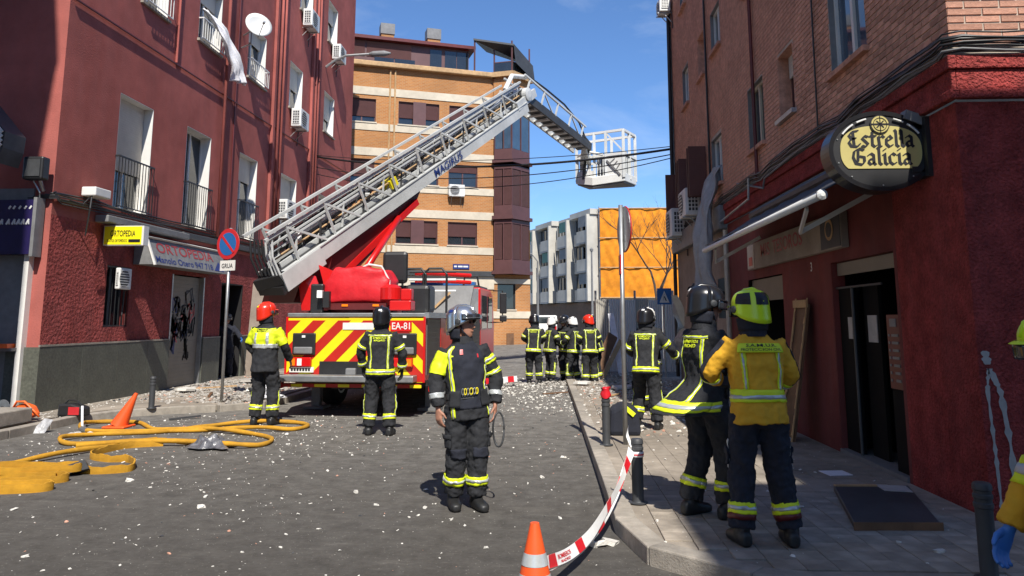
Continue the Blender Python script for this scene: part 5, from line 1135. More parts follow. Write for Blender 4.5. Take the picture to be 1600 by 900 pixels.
# basket
BC = V((2.05, 27.0, 6.35)); bh, br_ = LH, LR
def bp_(h_, r_, z): return tl(BC + bh * h_ + br_ * r_ + Z * z)
bk = MB().prism([bp_(-.55, -.95, .18), bp_(-.75, -.2, .02), bp_(-.55, .95, .12), bp_(.55, .95, .12), bp_(.55, -.95, .18)], _ti @ V((0, 0, .30))).build('rescue_basket', 'white_metal', tk, local=True, bevel=.02)
MB().prism([bp_(-.5, -.9, .13), bp_(-.7, -.2, -.04), bp_(-.5, .9, .07), bp_(.5, .9, .07), bp_(.5, -.9, .13)], _ti @ V((0, 0, .05))).build('basket_underside', 'mid_grey', bk, local=True)
posts = [(-.55, -.9), (-.55, -.2), (-.55, .25), (-.55, .92), (.0, .92), (.55, .92), (.55, 0), (.55, -.9), (0, -.9)]
for h_, r_ in posts: MB().bar(bp_(h_, r_, .25), bp_(h_, r_, 1.95), .10, .10).build('basket_post', 'ladder_grey', bk, local=True)
for z in (1.1, 1.95):
    for (a, b) in zip(posts, posts[1:] + posts[:1]): MB().bar(bp_(*a, z), bp_(*b, z), .085, .085).build('basket_rail', 'white_metal', bk, local=True)
MB().box8([bp_(-.58, .28, .3), bp_(-.58, .9, .3), bp_(-.55, .9, .3), bp_(-.55, .28, .3), bp_(-.58, .28, 1.15), bp_(-.58, .9, 1.15), bp_(-.55, .9, 1.15), bp_(-.55, .28, 1.15)]).build('basket_panel', 'white_metal', bk, local=True)
MB().box8([bp_(-.58, -.88, .3), bp_(-.58, -.25, .3), bp_(-.55, -.25, .3), bp_(-.55, -.88, .3), bp_(-.58, -.88, .6), bp_(-.58, -.25, .6), bp_(-.55, -.25, .6), bp_(-.55, -.88, .6)]).build('basket_panel', 'white_metal', bk, local=True)
MB().bar(bp_(-.56, .28, 1.9), bp_(-.56, .9, 1.2), .05).build('basket_brace', 'white_metal', bk, local=True); MB().bar(bp_(-.6, .3, .9), bp_(-.6, .8, .35), .06).build('basket_brace', 'mid_grey', bk, local=True)
MB().tube([bp_(-.7, -.8, 1.15), bp_(-.8, -.3, 1.25), bp_(-.7, .2, 1.1)], .05, 8).build('basket_bumper', 'white_metal', bk, local=True)
for q in range(3): MB().bar(bp_(-.59, .35 + q * .15, .75 - q * .1), bp_(-.59, .6 + q * .1, .95 - q * .1), .02, .03).build('stencil', 'mid_grey', bk, local=True)
for (a, b) in zip(posts, posts[1:] + posts[:1]):
    for q in (.25, .5, .75): h_, r_ = a[0] + (b[0] - a[0]) * q, a[1] + (b[1] - a[1]) * q; MB().bar(bp_(h_, r_, .3), bp_(h_, r_, 1.1), .03, .03).build('basket_bar', 'ladder_grey', bk, local=True)
for h_, r_ in ((.3, -.5), (.3, .4), (-.2, .55)): MB().box8([bp_(h_, r_, .35), bp_(h_, r_ + .3, .35), bp_(h_ + .15, r_ + .3, .35), bp_(h_ + .15, r_, .35), bp_(h_, r_, 1.25), bp_(h_, r_ + .3, 1.25), bp_(h_ + .15, r_ + .3, 1.25), bp_(h_ + .15, r_, 1.25)]).build('basket_locker', 'ladder_grey' if r_ > .5 else 'mid_grey', bk, local=True)
tb0 = bp_(0, 0, 1.0); MB().lathe(tb0, [(.12, -.3), (.16, .0), (.14, .3)], 12, _ti @ LR).build('water_monitor', 'mid_grey', bk, local=True)
for r_ in (-.75, -.45): MB().bar(ap(AL - .1, .1, .05), bp_(-.45, r_, .9), .12, .2).bar(bp_(-.45, r_, .9), bp_(-.5, r_, .15), .14, .2).build('basket_link', 'ladder_grey', bk, local=True)
MB().tube([ap(AL - .4, .2, .3), ap(AL + .1, .25, .15), bp_(-.6, -.55, 1.0), bp_(-.62, -.6, .3)], .06, 8).build('basket_cylinder', 'dark_grey', bk, local=True)
# ============================================================ HOSES
def spline(P, n_=10):
    P = [V(p) for p in P]; out = []
    for i in range(len(P) - 1):
        p0, p1, p2, p3 = P[max(i - 1, 0)], P[i], P[i + 1], P[min(i + 2, len(P) - 1)]
        for k in range(n_):
            f = k / n_; out.append(.5 * ((2 * p1) + (p2 - p0) * f + (2 * p0 - 5 * p1 + 4 * p2 - p3) * f * f + (-p0 + 3 * p1 - 3 * p2 + p3) * f ** 3))
    return out + [P[-1]]
h1 = [(-6.26, 8.05), (-6.20, 8.54), (-6.01, 9.26), (-5.73, 10.02), (-5.39, 10.52), (-4.83, 10.27), (-4.23, 10.05), (-3.86, 10.17), (-3.87, 10.65), (-4.27, 11.09), (-5.08, 11.43), (-5.96, 11.52), (-6.67, 12.26), (-7.29, 12.31), (-7.35, 11.86), (-6.94, 11.34), (-6.19, 11.31), (-5.37, 11.41), (-4.46, 11.59), (-3.93, 11.62), (-3.81, 12.04), (-4.14, 12.39), (-4.73, 12.28), (-5.32, 11.96), (-5.78, 11.27), (-6.58, 10.98), (-6.78, 10.50), (-6.42, 10.14), (-5.83, 10.33), (-5.46, 10.57)]
P = spline([(x, y, .032 + .03 * (i % 4 == 2)) for i, (x, y) in enumerate(h1)], 8)
HP_ = P; o = MB().tube(P, [.031 + .004 * sin(i * .9) * sin(i * .23) for i in range(len(P))], 10).build('fire_hose', 'hose', smooth=True); tag(o, 'round yellow fire hose lying in long loops on the road', 'fire hose')
h2 = [(-6.1, 9.75), (-5.7, 10.05), (-5.1, 10.2), (-4.5, 10.1)]
o = MB().tube(spline([(x, y, .07) for x, y in h2], 8), .033, 10).build('fire_hose', 'hose', smooth=True); tag(o, 'short length of yellow hose crossing over the loops by the plastic wrap', 'fire hose')
def flat_hose(path, label, z0=.0, hgt=.08):
    P = spline([(x, y, z0 + z) for x, y, z in path], 10); mb = MB(); n_ = len(P); o_ = 0
    for i, p in enumerate(P):
        d = (P[min(i + 1, n_ - 1)] - P[max(i - 1, 0)]); s = V((d.y, -d.x, 0)).normalized() * .009; w_ = hgt * (1 + .10 * sin(i * .7) + .05 * sin(i * 1.9))
        mb.v += [p - s, p + s, p + s * 1.2 + Z * w_ * .5, p + s + Z * w_, p - s + Z * w_, p - s * 1.2 + Z * w_ * .5]
    for i in range(n_ - 1):
        for k in range(6): a = i * 6 + k; b = i * 6 + (k + 1) % 6; mb.f.append((a, b, b + 6, a + 6))
    mb.f.append(tuple(range(6))[::-1]); mb.f.append(tuple((n_ - 1) * 6 + k for k in range(6)))
    o = mb.build('flat_hose', 'hose'); tag(o, label, 'fire hose'); return o
flat_hose([(-5.18, 10.20, 0), (-5.52, 10.03, 0), (-5.64, 9.73, 0), (-5.61, 9.28, 0), (-5.28, 9.05, 0), (-4.97, 9.02, 0), (-4.68, 8.54, 0), (-4.95, 8.35, 0), (-5.32, 8.37, 0), (-5.19, 7.97, 0)], 'flat yellow hose standing on edge in a zigzag on the road')
random.seed(6)
for k, (y, xe, zz, lb) in enumerate(((7.35, -4.95, .0, 'front fold of flat yellow hose at the left edge'), (7.75, -5.05, .0, 'second fold of flat yellow hose at the left edge'), (8.05, -5.1, .05, 'top fold of flat yellow hose heaped at the left edge'), (8.3, -5.3, .0, 'rear fold of flat yellow hose at the left edge'))):
    flat_hose([(-7.2, y - .35, zz), (-6.2, y - .12, zz), (xe - .25, y + .05, zz), (xe, y + .2, zz), (xe - .2, y + .3, zz), (-6.2, y + .22, zz), (-7.3, y + .05, zz)], lb)
o = MB().chunk((-5.2, 8.35, .05), .28, .12, .1).build('hose_coupling_cover', 'dark_grey'); tag(o, 'dark crumpled cloth beside the heap of flat hose', 'cloth')
mb = MB()
mb.grid(lambda i, j: (-4.75 + .55 * i + .04 * sin(j * 9), 9.85 + .4 * j + .03 * sin(i * 11), .03 + .11 * sin(pi * i) * sin(pi * j) * (1 + .35 * sin(i * 17 + j * 5) + .3 * sin(j * 23 - i * 7))), 30, 24); o = mb.build('plastic_wrap', 'wrap_grey', smooth=True); tag(o, 'crumpled grey plastic wrapped over the hoses', 'plastic')
# cut-off saw left of the cone
r = empty('cut_off_saw', (-7.9, 11.9, .12)); SAW = r; tag(r, 'orange and black power saw with round blade on the left kerb', 'power saw')
MB().lathe((-8.42, 11.75, .34), [(.0, -.004), (.19, -.004), (.19, .004), (.0, .004)], 30, (.25, 1, 0)).build('blade', 'steel', r); MB().lathe((-8.42, 11.74, .34), [(.06, -.02), (.06, .02)], 16, (.25, 1, 0)).build('blade_hub', 'dark_grey', r)
MB().prism([(-8.28, 11.7, .16), (-7.85, 11.7, .16), (-7.72, 11.7, .24), (-7.82, 11.7, .40), (-8.0, 11.7, .46), (-8.2, 11.7, .38)], (0, .2, 0)).build('engine_body', 'tool_orange', r, bevel=.03)
MB().tube([(-8.2, 11.68, .3), (-8.08, 11.66, .5), (-7.92, 11.66, .5), (-7.7, 11.68, .3), (-7.62, 11.7, .2)], .022, 8).build('handle', 'tool_orange', r, smooth=True)
B(-8.32, -7.9, 11.62, 11.68, .12, .17).build('guard', 'chevron_yellow', r); B(-8.1, -7.85, 11.64, 11.7, .2, .34).build('air_filter', 'black_metal', r, bevel=.02)
SAW.scale = (.78,) * 3; SAW.location = (-8.16, 11.85, .115); r = empty('tool_bag', (-7.5, 12.3, .0)); tag(r, 'red and black tool bag beside the power saw', 'tool bag')
MB().prism([(-7.72, 12.2, .12), (-7.1, 12.2, .12), (-7.12, 12.2, .32), (-7.4, 12.2, .40), (-7.7, 12.2, .40)], (0, .3, 0)).build('bag', 'black_metal', r, bevel=.04); B(-7.45, -7.2, 12.19, 12.2, .16, .33).build('red_panel', 'sign_red', r); MB().tube([(-7.6, 12.3, .4), (-7.5, 12.28, .48), (-7.3, 12.28, .46), (-7.2, 12.3, .34)], .015, 6).build('handle', 'black_metal', r)
r.scale = (.72,) * 3; r.location = (-7.86, 12.3, .03)
# ============================================================ THINGS ON THE RIGHT PAVEMENT
r = empty('fallen_door', (2.75, 6.7, .12)); tag(r, 'dark door panel lying on the pavement by the bar entrance', 'door panel')
MB().prism([(2.25, 6.04, .125), (2.89, 6.07, .125), (3.25, 7.36, .125), (2.57, 7.33, .125)], (0, 0, .05)).build('panel', 'dark_grey', r, bevel=.006); MB().prism([(2.24, 6.02, .122), (2.9, 6.045, .122), (2.9, 6.035, .122), (2.24, 6.01, .122)][::-1], (0, 0, .058)).build('brown_edge', 'wood', r)
MB().bar((2.57, 7.3, .18), (2.95, 7.32, .18), .05, .012).build('pale_strip', 'pale_wood', r)
o = MB().prism([(2.75, 8.25, .125), (3.0, 8.28, .125), (3.02, 8.05, .125), (2.78, 8.0, .125)], (0, 0, .006)).build('paper_sheet', 'cloth_white'); tag(o, 'white paper sheet on the pavement before the bar door', 'paper')
o = MB().prism([(2.95, 7.35, .178), (3.2, 7.3, .178), (3.15, 7.05, .178), (2.93, 7.1, .178)], (0, 0, .005)).build('paper_sheet', 'cloth_grey'); tag(o, 'pale paper sheet lying on the fallen door', 'paper')
r = empty('leaning_board', (3.2, 10.35, .12)); tag(r, 'splintered wooden frame leaning against the bar wall', 'board')
random.seed(17); L_ = [];
MB().prism([(3.12, 10.15, .12), (3.12, 10.62, .12), (3.40, 10.62, 1.87), (3.40, 10.15, 1.87)], (-.03, 0, .0)).build('board', 'wood', r)
mb = MB()
for k in range(22):
    t = k / 21; x = 3.09 + .28 * t - .012; z = .12 + 1.75 * t; w_ = random.uniform(.02, .07)
    mb.box8([(x, 10.14, z), (x, 10.14 + w_, z), (x - .012, 10.14 + w_, z), (x - .012, 10.14, z), (x + .013, 10.14, z + .085), (x + .013, 10.14 + w_ * .7, z + .085), (x + .001, 10.14 + w_ * .7, z + .085), (x + .001, 10.14, z + .085)])
    w_ = random.uniform(.02, .06); mb.box8([(x, 10.63 - w_, z), (x, 10.63, z), (x - .012, 10.63, z), (x - .012, 10.63 - w_, z), (x + .013, 10.63 - w_, z + .085), (x + .013, 10.63, z + .085), (x + .001, 10.63, z + .085), (x + .001, 10.63 - w_, z + .085)])
tag(mb.build('splinters', 'pale_wood', r), kind='stuff')
B(3.33, 3.36, 10.12, 10.65, 1.83, 1.93).build('top_rail', 'pale_wood', r)
# planks, bent metal, barrier, rubble
for k, (a, b, w_, m, lb) in enumerate((((1.15, 20.9, .1), (1.75, 21.6, 1.25), .3, 'wood', 'brown plank leaning by the group of firefighters'), ((1.35, 20.6, .1), (1.95, 21.4, 1.1), .12, 'pale_wood', 'narrow pale plank leaning beside the brown one'), ((1.95, 21.2, .1), (1.72, 21.9, 1.85), .16, 'cloth_white', 'bent white strip hanging on the hoarding'))):
    o = MB().bar(a, b, w_, .04, V((0, 1, .3))).build('plank', m); tag(o, lb, 'plank')
random.seed(19)
for k in range(3):
    P = [(3.05 + .1 * k, 16.8 + .5 * k, .1)]
    for q in range(7): P.append((P[-1][0] + random.uniform(-.16, .14), P[-1][1] + random.uniform(-.1, .1), .1 + (q + 1) * .3))
    S = spline(P, 6); mb = MB(); mb.grid(lambda i, j: S[min(int(i * (len(S) - 1)), len(S) - 1)] + V((cos(i * 7 + k), .5 * sin(i * 5), 0)) * (j - .5) * .16, len(S) - 1, 2)
    o = mb.build('torn_metal_strip', 'steel', smooth=True); tag(o, ('tallest', 'middle', 'rearmost')[k] + ' torn strip of metal sheet hanging by the beige wall', 'metal strip')
o = MB(); o.grid(lambda i, j: (2.75 + .5 * i + .05 * sin(j * 8), 17.0 + .3 * sin(i * 5 + j * 3), .7 + .7 * j + .1 * sin(i * 8)), 10, 10); o = o.build('crumpled_sheet', 'plastic_grey'); tag(o, 'crumpled bluish metal sheet by the beige wall', 'metal sheet')
r = empty('red_white_barrier', (-1.3, 19.6, 0)); tag(r, 'collapsed red and white barrier on the road beside the group', 'barrier')
MB().bar((-1.75, 19.6, .12), (-.85, 19.5, .2), .03, .14).build('board', 'tape_white', r)
for k in range(3): a = V((-1.68 + k * .3, 19.58 - k * .033, .125 + k * .027)); MB().bar(a, a + V((.15, -.016, .013)), .036, .145).build('red_stripe', 'tape_red', r)
for x in (-1.6, -.95): MB().bar((x, 19.35, .02), (x, 19.8, .02), .05, .04).build('foot', 'black_metal', r)
# plaster chips and rubble
random.seed(23); mb = MB()
def chips(n_, fx, fy, smin, smax, z=0, flat=.35):
    for _ in range(n_):
        x, y = fx(), fy(); s = smin * (smax / smin) ** (random.random() ** 2.2); mb.chunk((x, y, z + s * flat * .5), s, s * random.uniform(.4, .9), s * flat)
U_ = random.uniform
chips(1700, lambda: U_(-7.5, .4), lambda: 4.8 + 16 * random.random() ** .7, .004, .02)
chips(130, lambda: U_(-7, .4), lambda: U_(5, 12), .01, .045)
for _ in range(34):
    cx_, cy_ = U_(-6.5, .2), U_(5.5, 13); chips(random.randint(6, 26), lambda: random.gauss(cx_, .22), lambda: random.gauss(cy_, .3), .004, .03)
chips(500, lambda: U_(-7.6, -3), lambda: U_(8.5, 13.5), .008, .035)
chips(1500, lambda: U_(-2, .6), lambda: U_(14, 23), .006, .06); chips(1300, lambda: U_(-1.6, 3.2), lambda: random.gauss(19.3, 1.8), .006, .07, .02)
chips(160, lambda: U_(.7, 3.3), lambda: U_(5.2, 12), .006, .03, .122)
chips(1600, lambda: U_(.6, 3.3), lambda: U_(11, 21), .006, .06, .122)
chips(900, lambda: U_(-8.6, -5.6), lambda: U_(14.3, 22), .005, .05, .115)
chips(300, lambda: U_(-8.6, -7.9), lambda: U_(11.8, 17), .008, .04, .115)
PC = mb; mb = MB()
chips(420, lambda: U_(-7.5, .5), lambda: 5 + 15 * random.random() ** .6, .006, .03); chips(420, lambda: U_(-8.5, -5.7), lambda: U_(14.3, 21), .01, .06, .115); chips(380, lambda: U_(.7, 3.2), lambda: U_(10.5, 21), .01, .06, .122)
tag(mb.build('brick_fragments', 'brick'), 'small reddish brick fragments mixed into the debris', 'debris', kind='stuff'); mb = MB()
chips(500, lambda: U_(-7.5, .5), lambda: 5 + 15 * random.random() ** .6, .005, .035); chips(260, lambda: U_(-8.5, -5.7), lambda: U_(14.3, 21), .01, .06, .115); chips(260, lambda: U_(.7, 3.2), lambda: U_(10.5, 21), .01, .06, .122)
tag(mb.build('dark_fragments', 'dark_grey'), 'small dark fragments mixed into the debris', 'debris', kind='stuff'); mb = PC
tag(mb.build('plaster_chips', 'plaster_white'), 'small white plaster chips scattered over road and pavements', 'debris', kind='stuff')
def heap(n_, cx, cy, rx, ry, h, label, z0=.11):
    global mb
    mb = MB()
    for _ in range(n_):
        a = U_(0, 2 * pi); q = random.random() ** .6; x = cx + rx * q * cos(a); y = cy + ry * q * sin(a); zz = z0 + max(0, h * (1 - q)) * U_(.3, 1); s = .012 * (8 ** (random.random() ** 1.6)); mb.chunk((x, y, zz), s, s * U_(.4, .9), s * U_(.25, .6))
    tag(mb.build('rubble_heap', 'rubble'), label, 'rubble', kind='stuff')
heap(300, -8.1, 18.2, .55, 1.9, .12, 'pale rubble heaped below the shop shutter'); heap(200, -7.4, 16.3, .9, 1.3, .03, 'flat spread of rubble on the left pavement'); heap(600, 1.9, 20.6, 1.5, 1.4, .3, 'rubble heap at the foot of the hoarding', .05); heap(350, .3, 20.2, 1.4, .8, .1, 'low rubble around the feet of the group', .0); heap(300, 2.6, 13.8, .8, 1.6, .1, 'rubble spread on the right pavement', .11)
random.seed(88); heap(900, -7.2, 17.0, 1.5, 2.8, .05, 'thin layer of pale plaster debris over the left pavement'); heap(700, 1.9, 17.0, 1.2, 2.6, .05, 'thin layer of pale debris over the far right pavement'); heap(220, -6.1, 15.0, .5, .9, .18, 'rubble round the foot of the no parking sign')
# pieces big enough to tell apart
random.seed(40)
for (x, y, s, lb) in ((.30, 5.95, .10, 'crumpled white scrap by the kerb under the tape'), (-3.15, 6.95, .055, 'flat white plaster piece in the middle of the road'), (-1.9, 7.6, .05, 'small white plaster piece left of the silver helmet man'), (-6.7, 6.75, .05, 'white plaster piece near the lower left corner'), (-.1, 8.4, .05, 'white plaster piece right of the silver helmet man'), (-6.9, 10.9, .14, 'white crumpled bag scrap beside the hose loop'), (-4.4, 8.0, .06, 'white plaster piece before the flat hose'), (.15, 9.6, .06, 'white plaster piece near the kerb below the group'), (2.6, 5.5, .05, 'white scrap on the shaded pavement'), (-1.3, 11.0, .06, 'white plaster piece on the road behind the silver helmet man')):
    mb = MB(); z = .12 if x > .6 else 0
    for q in range(3 if s > .09 else 1): mb.chunk((x + q * s * .7, y + q * s * .3, z + s * .2), s, s * .7, s * .4)
    tag(mb.build('plaster_piece', 'plaster_white'), lb, 'debris', 'larger pieces of plaster')
o = MB().bar((-7.15, 11.55, .02), (-7.3, 11.75, .34), .03, .012).build('broken_slat', 'cloth_white'); tag(o, 'thin white broken slat beside the bent cone', 'slat')
o = MB().prism([(-7.75, 11.2, .0), (-7.55, 11.25, .0), (-7.5, 11.35, .18), (-7.62, 11.35, .2)], (.01, .01, 0)).build('glass_shard', 'plastic_grey'); tag(o, 'curved shard lying on the road below the power saw', 'shard')
# jumbled bags by the left sign post
r = empty('rubbish_bags', (-5.75, 15.6, .12)); tag(r, 'white and dark bags dumped beside the no parking sign', 'bags'); random.seed(3)
for nm, m, c, s in (('bag', 'cloth_white', (-5.65, 15.2, .3), (.22, .16, .3)), ('bag', 'dark_grey', (-5.95, 15.5, .24), (.2, .2, .16)), ('bag', 'sign_red', (-5.85, 15.9, .3), (.14, .14, .2)), ('bag', 'cloth_white', (-5.5, 15.1, .17), (.25, .14, .08))):
    mb = MB(); mb.grid(lambda i, j: V(c) + V((s[0] * cos(i * 2 * pi) * sin(j * pi), s[1] * sin(i * 2 * pi) * sin(j * pi), s[2] * cos(j * pi) * .6)) * (1 + .16 * sin(i * 19 + j * 11) + .12 * sin(j * 23)), 18, 10); mb.build(nm, m, r, smooth=True)
# white van far behind the group
r = empty('parked_car', (-.5, 46, .45)); tag(r, 'white car parked in the distance behind the group', 'car')
MB().prism([(-1.3, 46, .7), (-1.3, 49.9, .7), (-1.3, 49.95, 1.2), (-1.3, 48.8, 1.35), (-1.3, 48.2, 1.92), (-1.3, 46.5, 1.95), (-1.3, 46, 1.4)], (1.7, 0, 0)).build('body', 'white_paint', r, bevel=.08); B(-1.15, .25, 46.05, 46.2, 1.45, 1.85).build('rear_window', 'glass_dark', r)
for x in (-1.2, .3):
    for y in (46.8, 49): MB().lathe((x, y, .76), [(.30, -.1), (.32, 0), (.30, .1)], 20, (1, 0, 0)).build('wheel', 'rubber', r)
for x in (-1.25, .25): B(x, x + .12, 45.96, 46.0, 1.1, 1.3).build('tail_light', 'lamp_red', r)
for k in range(2):
    a, b = HP_[(34, 118)[k]], HP_[(36, 120)[k]]; rc_ = MB().tube([a, b], .045, 14).build('hose_coupling', 'steel'); tag(rc_, ('steel coupling on the hose near the left edge', 'steel coupling on the far loop of the hose')[k], 'coupling')

random.seed(51)
for k, (x, y, L_, a_, z_, m_, lb) in enumerate(((-7.6, 17.2, .9, .4, .16, 'pale_wood', 'pale wooden batten in the rubble under the shop canopy'), (-7.0, 15.6, .6, 1.9, .15, 'wood', 'brown wooden batten on the left pavement near the bollard'), (-6.6, 17.8, .8, 1.2, .16, 'steel', 'thin metal bar among the rubble on the left pavement'), (2.2, 14.6, .9, 2.5, .15, 'wood', 'brown batten on the right pavement beyond the white helmet'), (1.2, 15.8, .7, .9, .15, 'pale_wood', 'pale batten on the right pavement before the planks'), (.1, 17.6, .6, .3, .03, 'wood', 'short batten on the road before the huddle'), (-6.2, 12.9, .5, .7, .03, 'dark_grey', 'dark strip on the road beside the hose loop'))):
    d = V((cos(a_), sin(a_), .04)) * L_ / 2; c = V((x, y, z_)); tag(MB().bar(c - d, c + d, .05, .025).build('batten', m_), lb, 'debris')
for k, (x, y, w_, m_, lb) in enumerate(((-7.9, 16.4, .28, 'plaster_white', 'slab of white plaster leaning in rubble near the shop wall'), (-7.5, 18.9, .34, 'rubble', 'grey slab of plaster at the far end of the left rubble'), (-6.5, 16.6, .22, 'plaster_white', 'flat plaster slab on the left pavement beyond the sign'), (1.6, 17.4, .3, 'plaster_white', 'flat plaster slab on the right pavement before the hoarding'), (2.4, 16.2, .26, 'rubble', 'grey plaster slab near the torn metal strips'), (.75, 18.6, .24, 'plaster_white', 'plaster slab at the kerb before the huddle'))):
    mb = MB(); n_ = 6; P_ = [(x + w_ * random.uniform(.6, 1) * cos(2 * pi * q / n_), y + w_ * random.uniform(.6, 1) * sin(2 * pi * q / n_), .14 + random.uniform(0, .03)) for q in range(n_)]; mb.prism(P_, (.01, .02, .045)); tag(mb.build('plaster_fragment', m_), lb, 'debris', 'larger slabs of plaster')
# ============================================================ PEOPLE
class Loft:
    """rings: (centre, right axis, front axis, half width, half depth)"""
    def __init__(s, rings, p=2.0): s.r = rings; s.p = p
    def at(s, t):
        n = len(s.r) - 1; t = min(max(t, 0), 1) * n; i = min(int(t), n - 1); f = t - i
        R = [s.r[max(i - 1, 0)], s.r[i], s.r[i + 1], s.r[min(i + 2, n)]]
        def cr(k): a, b, c, d = (q[k] for q in R); return .5 * ((2 * b) + (c - a) * f + (2 * a - 5 * b + 4 * c - d) * f * f + (3 * b - a - 3 * c + d) * f ** 3)
        return cr(0), cr(1), cr(2), cr(3), cr(4)
    def pt(s, t, a, off=0):
        c, x, y, rx, ry = s.at(t); ca, sa = cos(a), sin(a); e = 2 / s.p
        return c + x.normalized() * (rx + off) * (abs(ca) ** e) * (1 if ca >= 0 else -1) + y.normalized() * (ry + off) * (abs(sa) ** e) * (1 if sa >= 0 else -1)
    def mesh(s, mb, nt=24, na=24):
        o = len(mb.v)
        for i in range(nt + 1):
            for k in range(na): mb.v.append(s.pt(i / nt, 2 * pi * k / na))
        for i in range(nt):
            for k in range(na): k2 = (k + 1) % na; mb.f.append((o + i * na + k, o + i * na + k2, o + (i + 1) * na + k2, o + (i + 1) * na + k))
        mb.f.append(tuple(o + k for k in range(na))[::-1]); mb.f.append(tuple(o + nt * na + k for k in range(na)))
    def strip(s, t0, t1, a0, a1, off, nt=3, na=20, th=.006):
        return MB().grid(lambda i, j: s.pt(t0 + (t1 - t0) * j, a0 + (a1 - a0) * i, off), na, nt)
def limb(pts, rad, front=V((0, 1, 0)), flat=1.0):
    P = [V(p) for p in pts]; rings = []
    for i, p in enumerate(P):
        d = (P[min(i + 1, len(P) - 1)] - P[max(i - 1, 0)]).normalized(); x = d.cross(front)
        if x.length < .2: x = d.cross(V((1, 0, 0)))
        x.normalize(); y = x.cross(d).normalized()
        if y.dot(front) < 0: y = -y
        if x.x < 0 and abs(x.x) > .3: x = -x
        rings.append((p, x, y, rad[i], rad[i] * flat))
    return Loft(rings)
def dense(a, b, c, k=3):
    """points along the bent limb a-b-c with a rounded joint"""
    a, b, c = V(a), V(b), V(c); q0 = b.lerp(a, .18); q1 = b.lerp(c, .18); out = [a.lerp(q0, i / k) for i in range(k + 1)]; m = (q0 + q1) * .25 + b * .5; out.append(m); out += [q1.lerp(c, i / k) for i in range(k + 1)]; return out
def rad_fn(n, r0, rm, r1): return [r0 + (rm - r0) * (i / (n // 2)) if i <= n // 2 else rm + (r1 - rm) * ((i - n // 2) / (n - 1 - n // 2)) for i in range(n)]
_tx = {}
def folds(o, vox, disp, sc=.11, it=3):
    m = o.modifiers.new('skin', 'REMESH'); m.mode = 'VOXEL'; m.voxel_size = vox; m.use_smooth_shade = True
    m = o.modifiers.new('ease', 'SMOOTH'); m.factor = .5; m.iterations = it
    for s_, d_ in ((sc, disp), (sc * .42, disp * .45)):
        if d_ <= 0: continue
        k = round(s_, 4)
        if k not in _tx:
            t = bpy.data.textures.new('cloth_folds', 'CLOUDS'); t.noise_scale = s_; t.noise_depth = 2; _tx[k] = t
        m = o.modifiers.new('fold', 'DISPLACE'); m.texture = _tx[k]; m.strength = d_; m.mid_level = .5; m.texture_coords = 'LOCAL'
    return o
def cling(o, target, off, th=.004):
    m = o.modifiers.new('cling', 'SHRINKWRAP'); m.target = target; m.wrap_method = 'NEAREST_SURFACEPOINT'; m.wrap_mode = 'ABOVE_SURFACE'; m.offset = off
    if th: m = o.modifiers.new('thick', 'SOLIDIFY'); m.thickness = th; m.offset = 0
    o.data.polygons.foreach_set('use_smooth', [True] * len(o.data.polygons)); return o
def hand(mb, w, d, nrm, thumb, curl=.5, s=1.0):
    """w wrist, d forearm direction, nrm back-of-hand normal, thumb direction; five separate fingers"""
    w, d, nrm = V(w), V(d).normalized(), V(nrm); nrm = (nrm - d * nrm.dot(d)).normalized(); th = d.cross(nrm).normalized()
    if th.dot(V(thumb)) < 0: th = -th
    rings = [(w - d * .03, th, nrm, .026, .021), (w + d * .01 * s, th, nrm, .030, .019), (w + d * .045 * s, th, nrm, .041, .016), (w + d * .085 * s, th, nrm, .042, .014), (w + d * .097 * s, th, nrm, .036, .011)]
    Loft(rings).mesh(mb, 10, 14)
    for k, (o_, ln) in enumerate(((.031, .078), (.011, .088), (-.010, .082), (-.030, .064))):
        p = w + d * .088 * s + th * o_ * s; dd = d.copy(); P = [p - d * .02]; P.append(p)
        for q, f in enumerate((.45, .32, .23)):
            a = curl * (.55 + .35 * q) + .05 * k; dd = (dd * cos(a) - nrm * sin(a)); p = p + dd * ln * f * s; P.append(p); nrm2 = nrm
            # keep bending in the palm plane
            nb = (nrm2 - dd * nrm2.dot(dd)); nrm_l = nb.normalized() if nb.length > 1e-3 else nrm
        mb.tube(P, [.0105, .0105, .0095, .0088, .0065], 8)
    p = w + d * .025 * s + th * .03 * s; t1 = (th * .75 + d * .7 - nrm * .25).normalized(); t2 = (th * .35 + d * .9 - nrm * .4).normalized()
    mb.tube([p - t1 * .02, p + t1 * .035 * s, p + t1 * .035 * s + t2 * .032 * s, p + t1 * .035 * s + t2 * .055 * s], [.0135, .0125, .0105, .007], 8)
HEADS = [(1.520, .030, .040, .050), (1.545, .054, .072, .026), (1.575, .064, .088, .014), (1.61, .071, .096, .007), (1.645, .074, .099, .002), (1.672, .076, .101, .0), (1.70, .074, .098, -.004), (1.735, .056, .072, -.010), (1.752, .02, .03, -.012)]
